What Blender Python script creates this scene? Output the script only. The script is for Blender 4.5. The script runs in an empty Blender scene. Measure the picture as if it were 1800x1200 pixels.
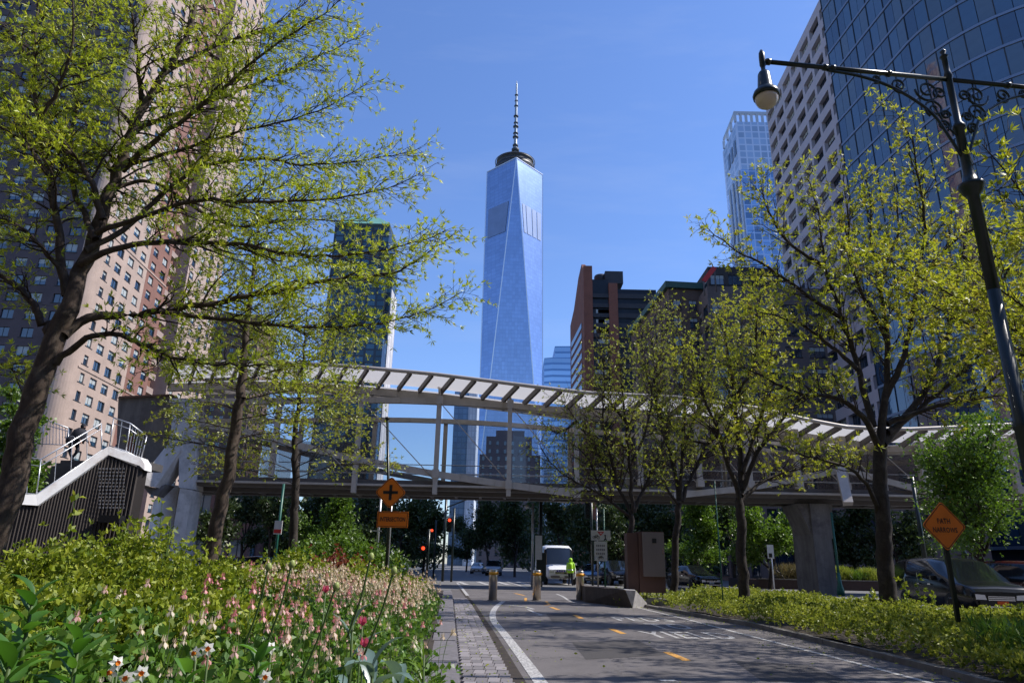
import bpy, math, random
import numpy as np
from mathutils import Vector, Matrix
R = math.radians
SC = bpy.context.scene
COL = SC.collection
# ---------------------------------------------------------------- camera
F_PX = 1205.0
PITCH, ROLL, EYE = 18.02, 1.2, 1.25
cam_d = bpy.data.cameras.new('camera'); cam = bpy.data.objects.new('camera', cam_d); COL.objects.link(cam)
cam_d.sensor_width = 36; cam_d.lens = F_PX / 1800 * 36; cam_d.clip_start = 0.05; cam_d.clip_end = 6000
CM = Matrix.Rotation(R(90 + PITCH), 4, 'X') @ Matrix.Rotation(R(ROLL), 4, 'Z')
cam.matrix_world = Matrix.Translation((0, 0, EYE)) @ CM
SC.camera = cam
# ---------------------------------------------------------------- sky, sun, exposure
SUN_EL, SUN_AZ = 50.0, 83.0          # azimuth clockwise from +Y
world = bpy.data.worlds.new('World'); SC.world = world; world.use_nodes = True
wn = world.node_tree.nodes; wl = world.node_tree.links; wn.clear()
sky = wn.new('ShaderNodeTexSky'); sky.sky_type = 'NISHITA'; sky.sun_disc = False
sky.sun_elevation = R(SUN_EL); sky.sun_rotation = R(SUN_AZ); sky.altitude = 20
sky.air_density = 1.25; sky.dust_density = 0.3; sky.ozone_density = 4.0
bg = wn.new('ShaderNodeBackground'); bg.inputs['Strength'].default_value = 0.132
wo = wn.new('ShaderNodeOutputWorld')
tint = wn.new('ShaderNodeMix'); tint.data_type = 'RGBA'; tint.blend_type = 'MULTIPLY'; tint.inputs[0].default_value = 1.0
tint.inputs[7].default_value = (.88, 1.0, 1.32, 1)
wl.new(sky.outputs[0], tint.inputs[6])
wtc = wn.new('ShaderNodeTexCoord'); wmp = wn.new('ShaderNodeMapping'); wmp.inputs['Rotation'].default_value = (0, R(35), R(20)); wmp.inputs['Scale'].default_value = (1.2, 7, 9)
wnz = wn.new('ShaderNodeTexNoise'); wnz.inputs['Scale'].default_value = 1.6; wnz.inputs['Detail'].default_value = 7; wnz.inputs['Roughness'].default_value = .6
wrp = wn.new('ShaderNodeValToRGB'); wrp.color_ramp.elements[0].position = .52; wrp.color_ramp.elements[0].color = (0, 0, 0, 1); wrp.color_ramp.elements[1].position = .80; wrp.color_ramp.elements[1].color = (.11, .11, .11, 1)
wl.new(wtc.outputs['Generated'], wmp.inputs[0]); wl.new(wmp.outputs[0], wnz.inputs['Vector']); wl.new(wnz.outputs[0], wrp.inputs[0])
cir = wn.new('ShaderNodeMix'); cir.data_type = 'RGBA'; cir.inputs[7].default_value = (4.6, 5.2, 6.4, 1)
wl.new(wrp.outputs[0], cir.inputs[0]); wl.new(tint.outputs[2], cir.inputs[6]); wl.new(cir.outputs[2], bg.inputs[0]); wl.new(bg.outputs[0], wo.inputs[0])
sd = bpy.data.lights.new('sun', 'SUN'); sd.energy = 5.0; sd.angle = R(0.53); sd.color = (1.0, 0.94, 0.86)
sun = bpy.data.objects.new('sun', sd); COL.objects.link(sun)
sv = Vector((math.sin(R(SUN_AZ)) * math.cos(R(SUN_EL)), math.cos(R(SUN_AZ)) * math.cos(R(SUN_EL)), math.sin(R(SUN_EL))))
sun.rotation_euler = sv.to_track_quat('Z', 'Y').to_euler()
sun.location = (20, 0, 40)
vs = SC.view_settings
vs.view_transform = 'Standard'; vs.look = 'None'; vs.exposure = 0.17; vs.gamma = 1; vs.use_curve_mapping = False
SC.cycles.max_bounces = 8; SC.cycles.transparent_max_bounces = 16
SC.cycles.transmission_bounces = 6

# ---------------------------------------------------------------- measuring helpers (photo measurements -> world)
C3 = CM.to_3x3()
def ray(px, py): return C3 @ Vector(((px - 900) / F_PX, (600 - py) / F_PX, -1))
def at(px, py, Y):
    d = ray(px, py); return Vector((d.x / d.y * Y, Y, EYE + d.z / d.y * Y))
def on(px, py, z=0.0):
    d = ray(px, py); t = (z - EYE) / d.z; return Vector((d.x * t, d.y * t, z))
def V(*a): return Vector(a)

# ---------------------------------------------------------------- mesh builder
class MB:
    def __init__(s): s.v = []; s.f = []; s.m = []; s.s = []
    def add(s, vs, fs, mi=0, sm=False):
        b = len(s.v); s.v.extend([tuple(p) for p in vs])
        for f in fs: s.f.append(tuple(b + i for i in f)); s.m.append(mi); s.s.append(sm)
        return s
    def box(s, x0, x1, y0, y1, z0, z1, mi=0):
        vs = [(x, y, z) for z in (z0, z1) for y in (y0, y1) for x in (x0, x1)]
        return s.add(vs, [(0, 2, 3, 1), (4, 5, 7, 6), (0, 1, 5, 4), (1, 3, 7, 5), (3, 2, 6, 7), (2, 0, 4, 6)], mi)
    def obox(s, c, ax, hx, hy, hz, mi=0, up=(0, 0, 1)):
        """box centred on c, long axis ax, half sizes hx (along ax), hy, hz"""
        a = Vector(ax).normalized(); u = Vector(up)
        b = u.cross(a)
        if b.length < 1e-4: b = Vector((0, 1, 0)).cross(a)
        b.normalize(); u = a.cross(b); c = Vector(c)
        vs = [c + a * (hx * i) + b * (hy * j) + u * (hz * k) for k in (-1, 1) for j in (-1, 1) for i in (-1, 1)]
        return s.add(vs, [(0, 2, 3, 1), (4, 5, 7, 6), (0, 1, 5, 4), (1, 3, 7, 5), (3, 2, 6, 7), (2, 0, 4, 6)], mi)
    def beam(s, p, q, w, h, mi=0, up=(0, 0, 1)):
        p, q = Vector(p), Vector(q); return s.obox((p + q) / 2, q - p, (q - p).length / 2, w / 2, h / 2, mi, up)
    def prism(s, poly, z0, z1, mi=0):
        n = len(poly); vs = [(p[0], p[1], z0) for p in poly] + [(p[0], p[1], z1) for p in poly]
        fs = [tuple(range(n - 1, -1, -1)), tuple(range(n, 2 * n))] + [(i, (i + 1) % n, n + (i + 1) % n, n + i) for i in range(n)]
        return s.add(vs, fs, mi)
    def slab(s, pts, off, mi=0):
        """planar polygon of 3-D points extruded by vector off"""
        n = len(pts); off = Vector(off); pts = [Vector(p) for p in pts]
        vs = pts + [p + off for p in pts]
        fs = [tuple(range(n)), tuple(range(2 * n - 1, n - 1, -1))] + [(i, n + i, n + (i + 1) % n, (i + 1) % n) for i in range(n)]
        return s.add(vs, fs, mi)
    def quad(s, a, b, c, d, mi=0): return s.add([a, b, c, d], [(0, 1, 2, 3)], mi)
    def tube(s, pts, rad, n=6, mi=0, cap=True, sm=True):
        pts = [Vector(p) for p in pts]
        if not hasattr(rad, '__len__'): rad = [rad] * len(pts)
        b = len(s.v); ref = None; N = len(pts)
        for i, p in enumerate(pts):
            t = (pts[min(i + 1, N - 1)] - pts[max(i - 1, 0)])
            if t.length < 1e-9: t = Vector((0, 0, 1))
            t.normalize()
            if ref is None:
                ref = Vector((0, 0, 1)) if abs(t.z) < .9 else Vector((1, 0, 0))
            u = ref - t * ref.dot(t)
            if u.length < 1e-5: u = t.orthogonal()
            u.normalize(); w = t.cross(u); ref = u
            for k in range(n):
                a = 2 * math.pi * k / n
                s.v.append(tuple(p + (u * math.cos(a) + w * math.sin(a)) * rad[i]))
        for i in range(N - 1):
            for k in range(n):
                k2 = (k + 1) % n
                s.f.append((b + i * n + k, b + i * n + k2, b + (i + 1) * n + k2, b + (i + 1) * n + k)); s.m.append(mi); s.s.append(sm)
        if cap and n > 2:
            s.f.append(tuple(b + k for k in range(n - 1, -1, -1))); s.m.append(mi); s.s.append(False)
            s.f.append(tuple(b + (N - 1) * n + k for k in range(n))); s.m.append(mi); s.s.append(False)
        return s
    def lathe(s, prof, c=(0, 0, 0), n=16, mi=0, axis=None, sm=True):
        """prof: list of (r, h) along axis (default z) from c"""
        c = Vector(c); a = Vector(axis or (0, 0, 1)).normalized(); u = a.orthogonal().normalized(); w = a.cross(u)
        b = len(s.v)
        for r, h in prof:
            for k in range(n):
                t = 2 * math.pi * k / n
                s.v.append(tuple(c + a * h + (u * math.cos(t) + w * math.sin(t)) * max(r, 1e-4)))
        for i in range(len(prof) - 1):
            for k in range(n):
                k2 = (k + 1) % n
                s.f.append((b + i * n + k, b + i * n + k2, b + (i + 1) * n + k2, b + (i + 1) * n + k)); s.m.append(mi); s.s.append(sm)
        s.f.append(tuple(b + k for k in range(n - 1, -1, -1))); s.m.append(mi); s.s.append(False)
        e = b + (len(prof) - 1) * n
        s.f.append(tuple(e + k for k in range(n))); s.m.append(mi); s.s.append(False)
        return s
    def mesh(s, name, mats, org=(0, 0, 0)):
        me = bpy.data.meshes.new(name)
        ox, oy, oz = org
        me.from_pydata([(x - ox, y - oy, z - oz) for x, y, z in s.v], [], s.f)
        for m in (mats if isinstance(mats, (list, tuple)) else [mats]): me.materials.append(m)
        me.polygons.foreach_set('material_index', s.m); me.polygons.foreach_set('use_smooth', s.s)
        me.update(); return me
    def build(s, name, mats, parent=None, org=None, **k):
        if org is None: org = ORG.get(parent.name, (0, 0, 0)) if parent else (0, 0, 0)
        me = s.mesh(name, mats, org)
        o = link(name, me, parent)
        if parent: ORG[o.name] = org
        tag(o, **k); return o
ORG = {}
def link(name, me, parent=None, loc=None, rz=None):
    o = bpy.data.objects.new(name, me); COL.objects.link(o)
    if parent: o.parent = parent
    if loc is not None: o.location = loc
    if rz is not None: o.rotation_euler = (0, 0, rz)
    return o
def tag(o, label=None, cat=None, group=None, kind=None):
    if label: o['label'] = label
    if cat: o['category'] = cat
    if group: o['group'] = group
    if kind: o['kind'] = kind
    return o
def thing(name, label, cat, loc=(0, 0, 0), rz=0, group=None):
    o = bpy.data.objects.new(name, None); COL.objects.link(o); o.location = loc; o.rotation_euler = (0, 0, rz)
    o.empty_display_size = .2
    ORG[o.name] = tuple(loc); tag(o, label, cat, group); return o
def here(o): ORG[o.name] = (0, 0, 0); return o      # parts of this thing are modelled about its own origin
def struct(name, mb, mat): return mb.build(name, mat, None, kind='structure')
def copy_tree(o, parent=None):
    c = o.copy(); COL.objects.link(c); c.parent = parent
    for ch in list(KIDS.get(o.name, o.children)): copy_tree(ch, c)
    return c
KIDS = {}
def dup(root, loc, rz=0, label=None, group=None, scale=None):
    c = copy_tree(root); c.location = loc; c.rotation_euler = (0, 0, rz)
    if scale: c.scale = (scale,) * 3
    if label: c['label'] = label
    if group: c['group'] = group
    return c
def np_mesh(name, V_, Fq, mat, rnd=None, smooth=False):
    """V_ (n,3), Fq (m,4) or (m,3) arrays"""
    me = bpy.data.meshes.new(name); n = len(V_); m, k = Fq.shape
    me.vertices.add(n); me.vertices.foreach_set('co', V_.astype(np.float32).ravel())
    me.loops.add(m * k); me.loops.foreach_set('vertex_index', Fq.astype(np.int32).ravel())
    me.polygons.add(m); me.polygons.foreach_set('loop_start', np.arange(0, m * k, k, dtype=np.int32))
    me.polygons.foreach_set('loop_total', np.full(m, k, dtype=np.int32))
    me.update(calc_edges=True)
    if smooth: me.polygons.foreach_set('use_smooth', np.ones(m, dtype=bool))
    if rnd is not None:
        a = me.attributes.new('rnd', 'FLOAT', 'FACE'); a.data.foreach_set('value', rnd.astype(np.float32))
    me.materials.append(mat); return me

# ---------------------------------------------------------------- materials
def nt(name):
    m = bpy.data.materials.new(name); m.use_nodes = True; n = m.node_tree.nodes; n.clear()
    return m, n, m.node_tree.links
def bsdf(n, l, **k):
    b = n.new('ShaderNodeBsdfPrincipled'); o = n.new('ShaderNodeOutputMaterial'); l.new(b.outputs[0], o.inputs[0])
    for a, v in k.items(): b.inputs[a].default_value = v
    return b
def noise(n, l, scale, detail=5, rough=.6, coord='Object', vec=None, stretch=None):
    tc = n.new('ShaderNodeTexCoord'); t = n.new('ShaderNodeTexNoise')
    t.inputs['Scale'].default_value = scale; t.inputs['Detail'].default_value = detail; t.inputs['Roughness'].default_value = rough
    src = tc.outputs[coord]
    if stretch:
        mp = n.new('ShaderNodeMapping'); mp.inputs['Scale'].default_value = stretch; l.new(src, mp.inputs[0]); src = mp.outputs[0]
    l.new(src, t.inputs['Vector']); return t
def ramp(n, l, src, stops):
    r = n.new('ShaderNodeValToRGB'); e = r.color_ramp.elements
    while len(e) < len(stops): e.new(0.5)
    for i, (p, c) in enumerate(stops): e[i].position = p; e[i].color = (*c, 1) if len(c) == 3 else c
    l.new(src, r.inputs[0]); return r
def mix(n, l, fac, a, b, mode='MIX'):
    x = n.new('ShaderNodeMix'); x.data_type = 'RGBA'; x.blend_type = mode
    for i, s in ((0, fac), (6, a), (7, b)):
        if hasattr(s, 'links') or hasattr(s, 'is_output'): l.new(s, x.inputs[i])
        else: x.inputs[i].default_value = s if i == 0 else (*s, 1)
    return x.outputs[2]
def plain(name, col, rough=.6, var=.18, scale=6, bump=.15, bscale=60, metal=0.0, spec=.5, stretch=None, dirt=None):
    m, n, l = nt(name)
    b = bsdf(n, l, Roughness=rough, Metallic=metal)
    b.inputs['Specular IOR Level'].default_value = spec
    t = noise(n, l, scale, 6, .65, stretch=stretch)
    d = tuple(c * (1 - var) for c in col); u = tuple(min(1, c * (1 + var)) for c in col)
    r = ramp(n, l, t.outputs[0], [(.3, d), (.7, u)])
    out = r.outputs[0]
    if dirt:
        t3 = noise(n, l, scale * .35, 8, .75)
        r3 = ramp(n, l, t3.outputs[0], [(.48, (0, 0, 0)), (.62, (1, 1, 1))])
        out = mix(n, l, r3.outputs[0], out, dirt)
    l.new(out, b.inputs['Base Color'])
    if bump:
        t2 = noise(n, l, bscale, 4, .6, stretch=stretch); bp = n.new('ShaderNodeBump')
        bp.inputs['Strength'].default_value = bump; bp.inputs['Distance'].default_value = .01
        l.new(t2.outputs[0], bp.inputs['Height']); l.new(bp.outputs[0], b.inputs['Normal'])
    return m
def leafmat(name, cols, trans=.45, gloss=.06, rough=.45):
    m, n, l = nt(name)
    at_ = n.new('ShaderNodeAttribute'); at_.attribute_name = 'rnd'
    k = len(cols); r = ramp(n, l, at_.outputs['Fac'], [(i / (k - 1), c) for i, c in enumerate(cols)])
    d = n.new('ShaderNodeBsdfDiffuse'); t = n.new('ShaderNodeBsdfTranslucent'); g = n.new('ShaderNodeBsdfGlossy'); g.inputs['Roughness'].default_value = rough
    l.new(r.outputs[0], d.inputs[0])
    tc = mix(n, l, .5, r.outputs[0], (1.0, 1.0, .25), 'MULTIPLY'); l.new(tc, t.inputs[0])
    m1 = n.new('ShaderNodeMixShader'); m1.inputs[0].default_value = trans; l.new(d.outputs[0], m1.inputs[1]); l.new(t.outputs[0], m1.inputs[2])
    m2 = n.new('ShaderNodeMixShader'); m2.inputs[0].default_value = gloss; l.new(m1.outputs[0], m2.inputs[1]); l.new(g.outputs[0], m2.inputs[2])
    o = n.new('ShaderNodeOutputMaterial'); l.new(m2.outputs[0], o.inputs[0]); return m
def glassy(name, col, rough=.06, metal=.0, spec=1.0, grid=None, var=.2):
    """opaque window glass of a building: dark body, mirror-like coat; grid=(dx,dz,width,colour) adds seams"""
    m, n, l = nt(name)
    b = bsdf(n, l, Roughness=rough, Metallic=metal); b.inputs['Specular IOR Level'].default_value = spec
    b.inputs['IOR'].default_value = 1.7
    t = noise(n, l, .25, 3, .5)
    r = ramp(n, l, t.outputs[0], [(.35, tuple(c * (1 - var) for c in col)), (.65, tuple(c * (1 + var) for c in col))])
    l.new(r.outputs[0], b.inputs['Base Color'])
    t2 = noise(n, l, .5, 2, .5); bp = n.new('ShaderNodeBump'); bp.inputs['Strength'].default_value = .04; bp.inputs['Distance'].default_value = .3
    l.new(t2.outputs[0], bp.inputs['Height']); l.new(bp.outputs[0], b.inputs['Normal'])
    return m
def seamed(name, col, seam, su, sv, wu, wv, rough=.15, metal=.6, horiz='XY', var=.12, cellvar=.15):
    """curtain wall too far away to tell its panes apart: seams and pane-to-pane tone from the object position"""
    m, n, l = nt(name)
    b = bsdf(n, l, Roughness=rough, Metallic=metal)
    tc = n.new('ShaderNodeTexCoord'); sp = n.new('ShaderNodeSeparateXYZ'); l.new(tc.outputs['Object'], sp.inputs[0])
    ad = n.new('ShaderNodeMath'); ad.operation = 'MULTIPLY_ADD'
    l.new(sp.outputs[1], ad.inputs[0]); ad.inputs[1].default_value = .37; l.new(sp.outputs[0], ad.inputs[2])
    def cell(src, size, w):
        d = n.new('ShaderNodeMath'); d.operation = 'DIVIDE'; l.new(src, d.inputs[0]); d.inputs[1].default_value = size
        fr = n.new('ShaderNodeMath'); fr.operation = 'FRACT'; l.new(d.outputs[0], fr.inputs[0])
        g = n.new('ShaderNodeMath'); g.operation = 'LESS_THAN'; l.new(fr.outputs[0], g.inputs[0]); g.inputs[1].default_value = w
        fl = n.new('ShaderNodeMath'); fl.operation = 'FLOOR'; l.new(d.outputs[0], fl.inputs[0]); return g.outputs[0], fl.outputs[0]
    g1, f1 = cell(ad.outputs[0], su, wu); g2, f2 = cell(sp.outputs[2], sv, wv)
    mx = n.new('ShaderNodeMath'); mx.operation = 'MAXIMUM'; l.new(g1, mx.inputs[0]); l.new(g2, mx.inputs[1])
    cb = n.new('ShaderNodeCombineXYZ'); l.new(f1, cb.inputs[0]); l.new(f2, cb.inputs[1])
    wnz = n.new('ShaderNodeTexWhiteNoise'); wnz.noise_dimensions = '3D'; l.new(cb.outputs[0], wnz.inputs['Vector'])
    r = ramp(n, l, wnz.outputs['Value'], [(0, tuple(c * (1 - cellvar) for c in col)), (1, tuple(min(1, c * (1 + cellvar)) for c in col))])
    big = noise(n, l, .02, 3, .5); rb = ramp(n, l, big.outputs[0], [(.3, (1 - var,) * 3), (.7, (1, 1, 1))])
    base = mix(n, l, 1.0, r.outputs[0], rb.outputs[0], 'MULTIPLY')
    l.new(mix(n, l, mx.outputs[0], base, seam), b.inputs['Base Color']); return m
def brick(name, a, b_, mortar, sc=4.0):
    m, n, l = nt(name)
    b = bsdf(n, l, Roughness=.85)
    tc = n.new('ShaderNodeTexCoord'); sp = n.new('ShaderNodeSeparateXYZ'); l.new(tc.outputs['Object'], sp.inputs[0])
    ad = n.new('ShaderNodeMath'); l.new(sp.outputs[0], ad.inputs[0]); l.new(sp.outputs[1], ad.inputs[1])
    cb = n.new('ShaderNodeCombineXYZ'); l.new(ad.outputs[0], cb.inputs[0]); l.new(sp.outputs[2], cb.inputs[1])
    t = n.new('ShaderNodeTexBrick'); t.inputs['Scale'].default_value = sc
    t.inputs['Color1'].default_value = (*a, 1); t.inputs['Color2'].default_value = (*b_, 1); t.inputs['Mortar'].default_value = (*mortar, 1)
    l.new(cb.outputs[0], t.inputs['Vector'])
    ns = noise(n, l, .3, 6, .7); r = ramp(n, l, ns.outputs[0], [(.3, (.8, .8, .8)), (.7, (1.1, 1.1, 1.1))])
    l.new(mix(n, l, 1.0, t.outputs[0], r.outputs[0], 'MULTIPLY'), b.inputs['Base Color']); return m
MT = {}
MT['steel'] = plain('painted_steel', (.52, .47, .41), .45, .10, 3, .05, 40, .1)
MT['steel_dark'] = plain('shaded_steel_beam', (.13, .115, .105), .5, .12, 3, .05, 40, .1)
MT['stainless'] = plain('stainless_steel', (.62, .56, .48), .3, .08, 20, .0, 90, 1.0, stretch=(1, 1, .02))
MT['rail'] = plain('galvanised_rail', (.55, .56, .58), .35, .08, 8, 0, 40, .7)
MT['green_iron'] = plain('dark_green_iron', (.008, .017, .014), .32, .3, 8, .1, 50)
MT['green_paint'] = plain('green_pole_paint', (.01, .10, .07), .4, .2, 8, .05, 40)
MT['concrete'] = plain('pale_concrete', (.56, .53, .51), .8, .16, 2.2, .25, 30, stretch=(1, 1, .12), dirt=(.38, .36, .34))
MT['concrete_w'] = plain('white_concrete', (.82, .81, .79), .75, .06, 2, .3, 40, dirt=(.62, .56, .52))
MT['concrete_d'] = plain('weathered_concrete', (.17, .16, .15), .85, .35, 2.4, .4, 20, stretch=(1, 1, .12), dirt=(.11, .10, .10))
MT['ribbed'] = plain('ribbed_grey_brown_wall', (.055, .045, .04), .8, .15, 2, .3, 30)
MT['granite'] = plain('granite_kerb', (.15, .138, .145), .75, .25, 9, .5, 50)
MT['orange'] = plain('orange_sign_sheet', (.85, .20, .008), .45, .05, 3, 0)
MT['black'] = plain('black_paint', (.012, .012, .013), .45, .2, 8, 0)
MT['white_sign'] = plain('white_sign_sheet', (.62, .62, .58), .5, .06, 4, 0)
MT['red_sign'] = plain('red_print', (.6, .03, .03), .5, .05, 4, 0)
MT['yellow'] = plain('yellow_band', (.85, .38, .02), .45, .1, 8, 0)
MT['car_black'] = plain('black_car_paint', (.006, .007, .009), .2, .1, 3, 0, spec=.5)
MT['car_blue'] = plain('blue_car_paint', (.015, .05, .14), .15, .1, 3, 0, spec=.8)
MT['car_red'] = plain('dark_red_car_paint', (.05, .008, .01), .2, .1, 3, 0, spec=.8)
MT['car_white'] = plain('white_van_paint', (.75, .76, .78), .25, .04, 3, 0)
MT['car_silver'] = plain('silver_car_paint', (.4, .42, .44), .25, .04, 3, 0, metal=.5)
MT['car_glass'] = plain('car_glass', (.008, .010, .012), .08, .1, 3, 0)
MT['tyre'] = plain('tyre_rubber', (.015, .015, .015), .9, .2, 8, .2)
MT['chrome'] = plain('chrome', (.7, .7, .72), .12, .05, 3, 0, metal=1.0)
MT['lens'] = plain('clear_lamp_lens', (.7, .7, .72), .08, .05, 3, 0, metal=.4)
MT['amber'] = plain('amber_lens', (.6, .08, .01), .2, .05, 3, 0)
MT['bark'] = plain('bark', (.062, .042, .032), .9, .45, 14, .9, 28, stretch=(1, 1, .35), dirt=(.11, .085, .065))
MT['bark2'] = plain('dark_bark', (.03, .022, .018), .9, .45, 14, .9, 28, stretch=(1, 1, .35), dirt=(.06, .048, .04))
MT['twig'] = plain('twig_bark', (.04, .026, .02), .9, .3, 14, 0)
MT['soil'] = plain('bed_soil', (.035, .026, .02), .95, .4, 6, .8, 20)
# ---------------------------------------------------------------- ground, path, road
m, n, l = nt('asphalt_path')
b = bsdf(n, l, Roughness=.88)
t1 = noise(n, l, 90, 4, .8); t2 = noise(n, l, .7, 8, .7); t3 = noise(n, l, 260, 2, .5)
r1 = ramp(n, l, t1.outputs[0], [(.38, (.070, .064, .064)), (.66, (.205, .188, .186))])
r2 = ramp(n, l, t2.outputs[0], [(.32, (.58, .57, .57)), (.5, (.95, .94, .94)), (.68, (1.2, 1.18, 1.17))])
c1 = mix(n, l, 1.0, r1.outputs[0], r2.outputs[0], 'MULTIPLY')
vor = n.new('ShaderNodeTexVoronoi'); vor.feature = 'DISTANCE_TO_EDGE'; vor.inputs['Scale'].default_value = .55
tcv = n.new('ShaderNodeTexCoord'); nz = noise(n, l, 2.2, 5, .7)
vm = n.new('ShaderNodeVectorMath'); vm.operation = 'ADD'; l.new(tcv.outputs['Object'], vm.inputs[0]); l.new(nz.outputs['Color'], vm.inputs[1])
l.new(vm.outputs[0], vor.inputs['Vector'])
rc = ramp(n, l, vor.outputs['Distance'], [(0, (1, 1, 1)), (.012, (0, 0, 0))])
c2 = mix(n, l, rc.outputs[0], c1, (.03, .028, .028))
l.new(c2, b.inputs['Base Color'])
bp = n.new('ShaderNodeBump'); bp.inputs['Strength'].default_value = .5; bp.inputs['Distance'].default_value = .008
l.new(t1.outputs[0], bp.inputs['Height']); l.new(bp.outputs[0], b.inputs['Normal'])
MT['asphalt'] = m
m, n, l = nt('worn_white_marking')
b = bsdf(n, l, Roughness=.7)
t = noise(n, l, 26, 7, .8); r = ramp(n, l, t.outputs[0], [(.42, (.16, .15, .148)), (.56, (.56, .55, .53))]); l.new(r.outputs[0], b.inputs['Base Color'])
MT['mark'] = m
m, n, l = nt('worn_yellow_marking')
b = bsdf(n, l, Roughness=.7)
t = noise(n, l, 26, 7, .8); r = ramp(n, l, t.outputs[0], [(.38, (.16, .12, .07)), (.55, (.75, .36, .05))]); l.new(r.outputs[0], b.inputs['Base Color'])
MT['markY'] = m
MT['road'] = plain('road_asphalt', (.15, .148, .15), .9, .2, 2, .4, 80)
MT['pave'] = plain('distant_ground', (.11, .11, .105), .9, .25, .2, .2, 10)
MT['wear'] = plain('plain_concrete_gutter', (.10, .09, .09), .85, .3, 6, .4, 40)

mb = MB(); mb.quad((-900, -60, -.012), (900, -60, -.012), (900, 2500, -.012), (-900, 2500, -.012)); struct('ground', mb, MT['pave'])
# road on the right and the cross street beyond the bollards
def dirx(Y, X0, Y0=15): return X0 - .079 * (Y - Y0)
mb = MB()
mb.quad((dirx(-20, 11.6), -20, -.006), (62, -20, -.006), (62, 70, -.006), (dirx(70, 11.6), 70, -.006))
mb.quad((-70, 36, -.0085), (dirx(33, 11.6) + .5, 36, -.0085), (dirx(62, 11.6) + .5, 62, -.0085), (-70, 62, -.0085))
mb.quad((dirx(62, 2), 62, -.007), (40, 62, -.007), (0, 400, -.007), (-40, 400, -.007)); mb.v[-4:] = [(-6, 62, -.0105), (12, 62, -.0105), (-14, 400, -.0105), (-34, 400, -.0105)]
struct('road', mb, MT['road'])
# the cycle path: outline measured on the ground
KL = [on(x, y) for x, y in ((809, 1235), (808, 1200), (800, 1110), (796, 1060), (793, 1035))]      # kerb face of the flower bed
GL = [on(x, y) for x, y in ((925, 1240), (905, 1200), (863, 1120), (831, 1065), (808, 1035))]      # edge of the pavers
KR = [on(x, y) for x, y in ((1840, 1245), (1700, 1197), (1480, 1140), (1330, 1103), (1140, 1068), (1060, 1052))]
def ext(p, q, k): return q + (q - p).normalized() * k
mb = MB()
left = [V(.15, -3, 0)] + GL + [V(GL[-1].x - .3, 42, 0)]
right = [V(KR[0].x + 2.2, -3, 0)] + KR + [V(KR[-1].x + .2, 42, 0)]
mb.add(left + right[::-1], [tuple(range(len(left) + len(right)))][::1])
mb.f[0] = mb.f[0][::-1]
path = struct('path', mb, MT['asphalt'])
mb = MB()
gut = [p + V(0, 0, .004) for p in GL]
for i in range(len(gut) - 1):
    w = V(.13, 0, 0); mb.quad(gut[i] - w * .2, gut[i] + w, gut[i + 1] + w, gut[i + 1] - w * .2)
mb.build('gutter_joint', MT['soil'], None, kind='structure')
# markings
def strip(pix, w0, mat='mark', z=.005, name='path_marking', closed=False):
    pts = [on(x, y, z) for x, y in pix]; mb = MB(); N = len(pts); L = []; Q = []
    for i, p in enumerate(pts):
        t = (pts[min(i + 1, N - 1)] - pts[max(i - 1, 0)]); t.z = 0; t.normalize(); s_ = V(-t.y, t.x, 0) * (w0 / 2)
        L.append(p + s_); Q.append(p - s_)
    for i in range(N - 1): mb.quad(Q[i], Q[i + 1], L[i + 1], L[i])
    return mb.build(name, MT[mat], None, kind='structure')
def bez(pts, n=6):
    out = []; P = [pts[0]] + list(pts) + [pts[-1]]
    for i in range(1, len(P) - 2):
        for k in range(n):
            t = k / n; a, b_, c, d = P[i - 1], P[i], P[i + 1], P[i + 2]
            out.append(tuple(.5 * ((2 * b_[j]) + (-a[j] + c[j]) * t + (2 * a[j] - 5 * b_[j] + 4 * c[j] - d[j]) * t * t + (-a[j] + 3 * b_[j] - 3 * c[j] + d[j]) * t ** 3) for j in range(len(b_))))
    out.append(tuple(P[-2])); return out
strip(bez([(975, 1235), (948, 1195), (915, 1150), (888, 1115), (869, 1092), (866, 1078), (872, 1066), (885, 1056)]), .16)
strip([(1720, 1222), (1650, 1203), (1500, 1163), (1300, 1112), (1205, 1087), (1115, 1066)], .10)
strip(bez([(1105, 1064), (1030, 1060), (1005, 1057), (990, 1048), (978, 1043)]), .10)
strip([(803, 1023), (811, 1032), (822, 1046)], .14)
for a, b_ in (((1172, 1145), (1208, 1160)), ((1074, 1104), (1096, 1113)), ((1010, 1080), (1022, 1086)), ((968, 1066), (982, 1071)), ((905, 1042), (922, 1046))):
    strip([a, b_], .13, 'markY')
strip([(924, 1050), (924, 1056), (960, 1056), (966, 1062), (958, 1063)], .10, 'markY')
strip([(885, 1062), (925, 1066), (938, 1070)], .10); strip([(928, 1070), (940, 1076), (952, 1080), (944, 1081)], .09)
strip([(1160, 1195), (1188, 1195)], .12)
MT['patch'] = plain('asphalt_repair', (.055, .05, .05), .9, .3, 20, .5, 90)
for k_, (pts_, nm_) in enumerate(((((1005, 1128), (1120, 1124), (1172, 1150), (1030, 1158)), 'a'), (((960, 1078), (1010, 1077), (1030, 1091), (972, 1093)), 'b'), (((1290, 1160), (1420, 1168), (1500, 1200), (1340, 1196)), 'c'))):
    mb = MB(); mb.add([on(x, y, .0025) for x, y in pts_], [(3, 2, 1, 0)]); mb.build('asphalt_patch', MT['patch'], None, kind='structure')
# crossing bars and stop line on the cross street
for k in range(7):
    strip([(806 + k * 34, 1021.5), (822 + k * 36, 1027.5)], .35)
strip([(795, 1030), (1000, 1034)], .12); strip([(800, 1017), (960, 1019)], .2); strip([(890, 1021), (928, 1033)], .2)
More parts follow.
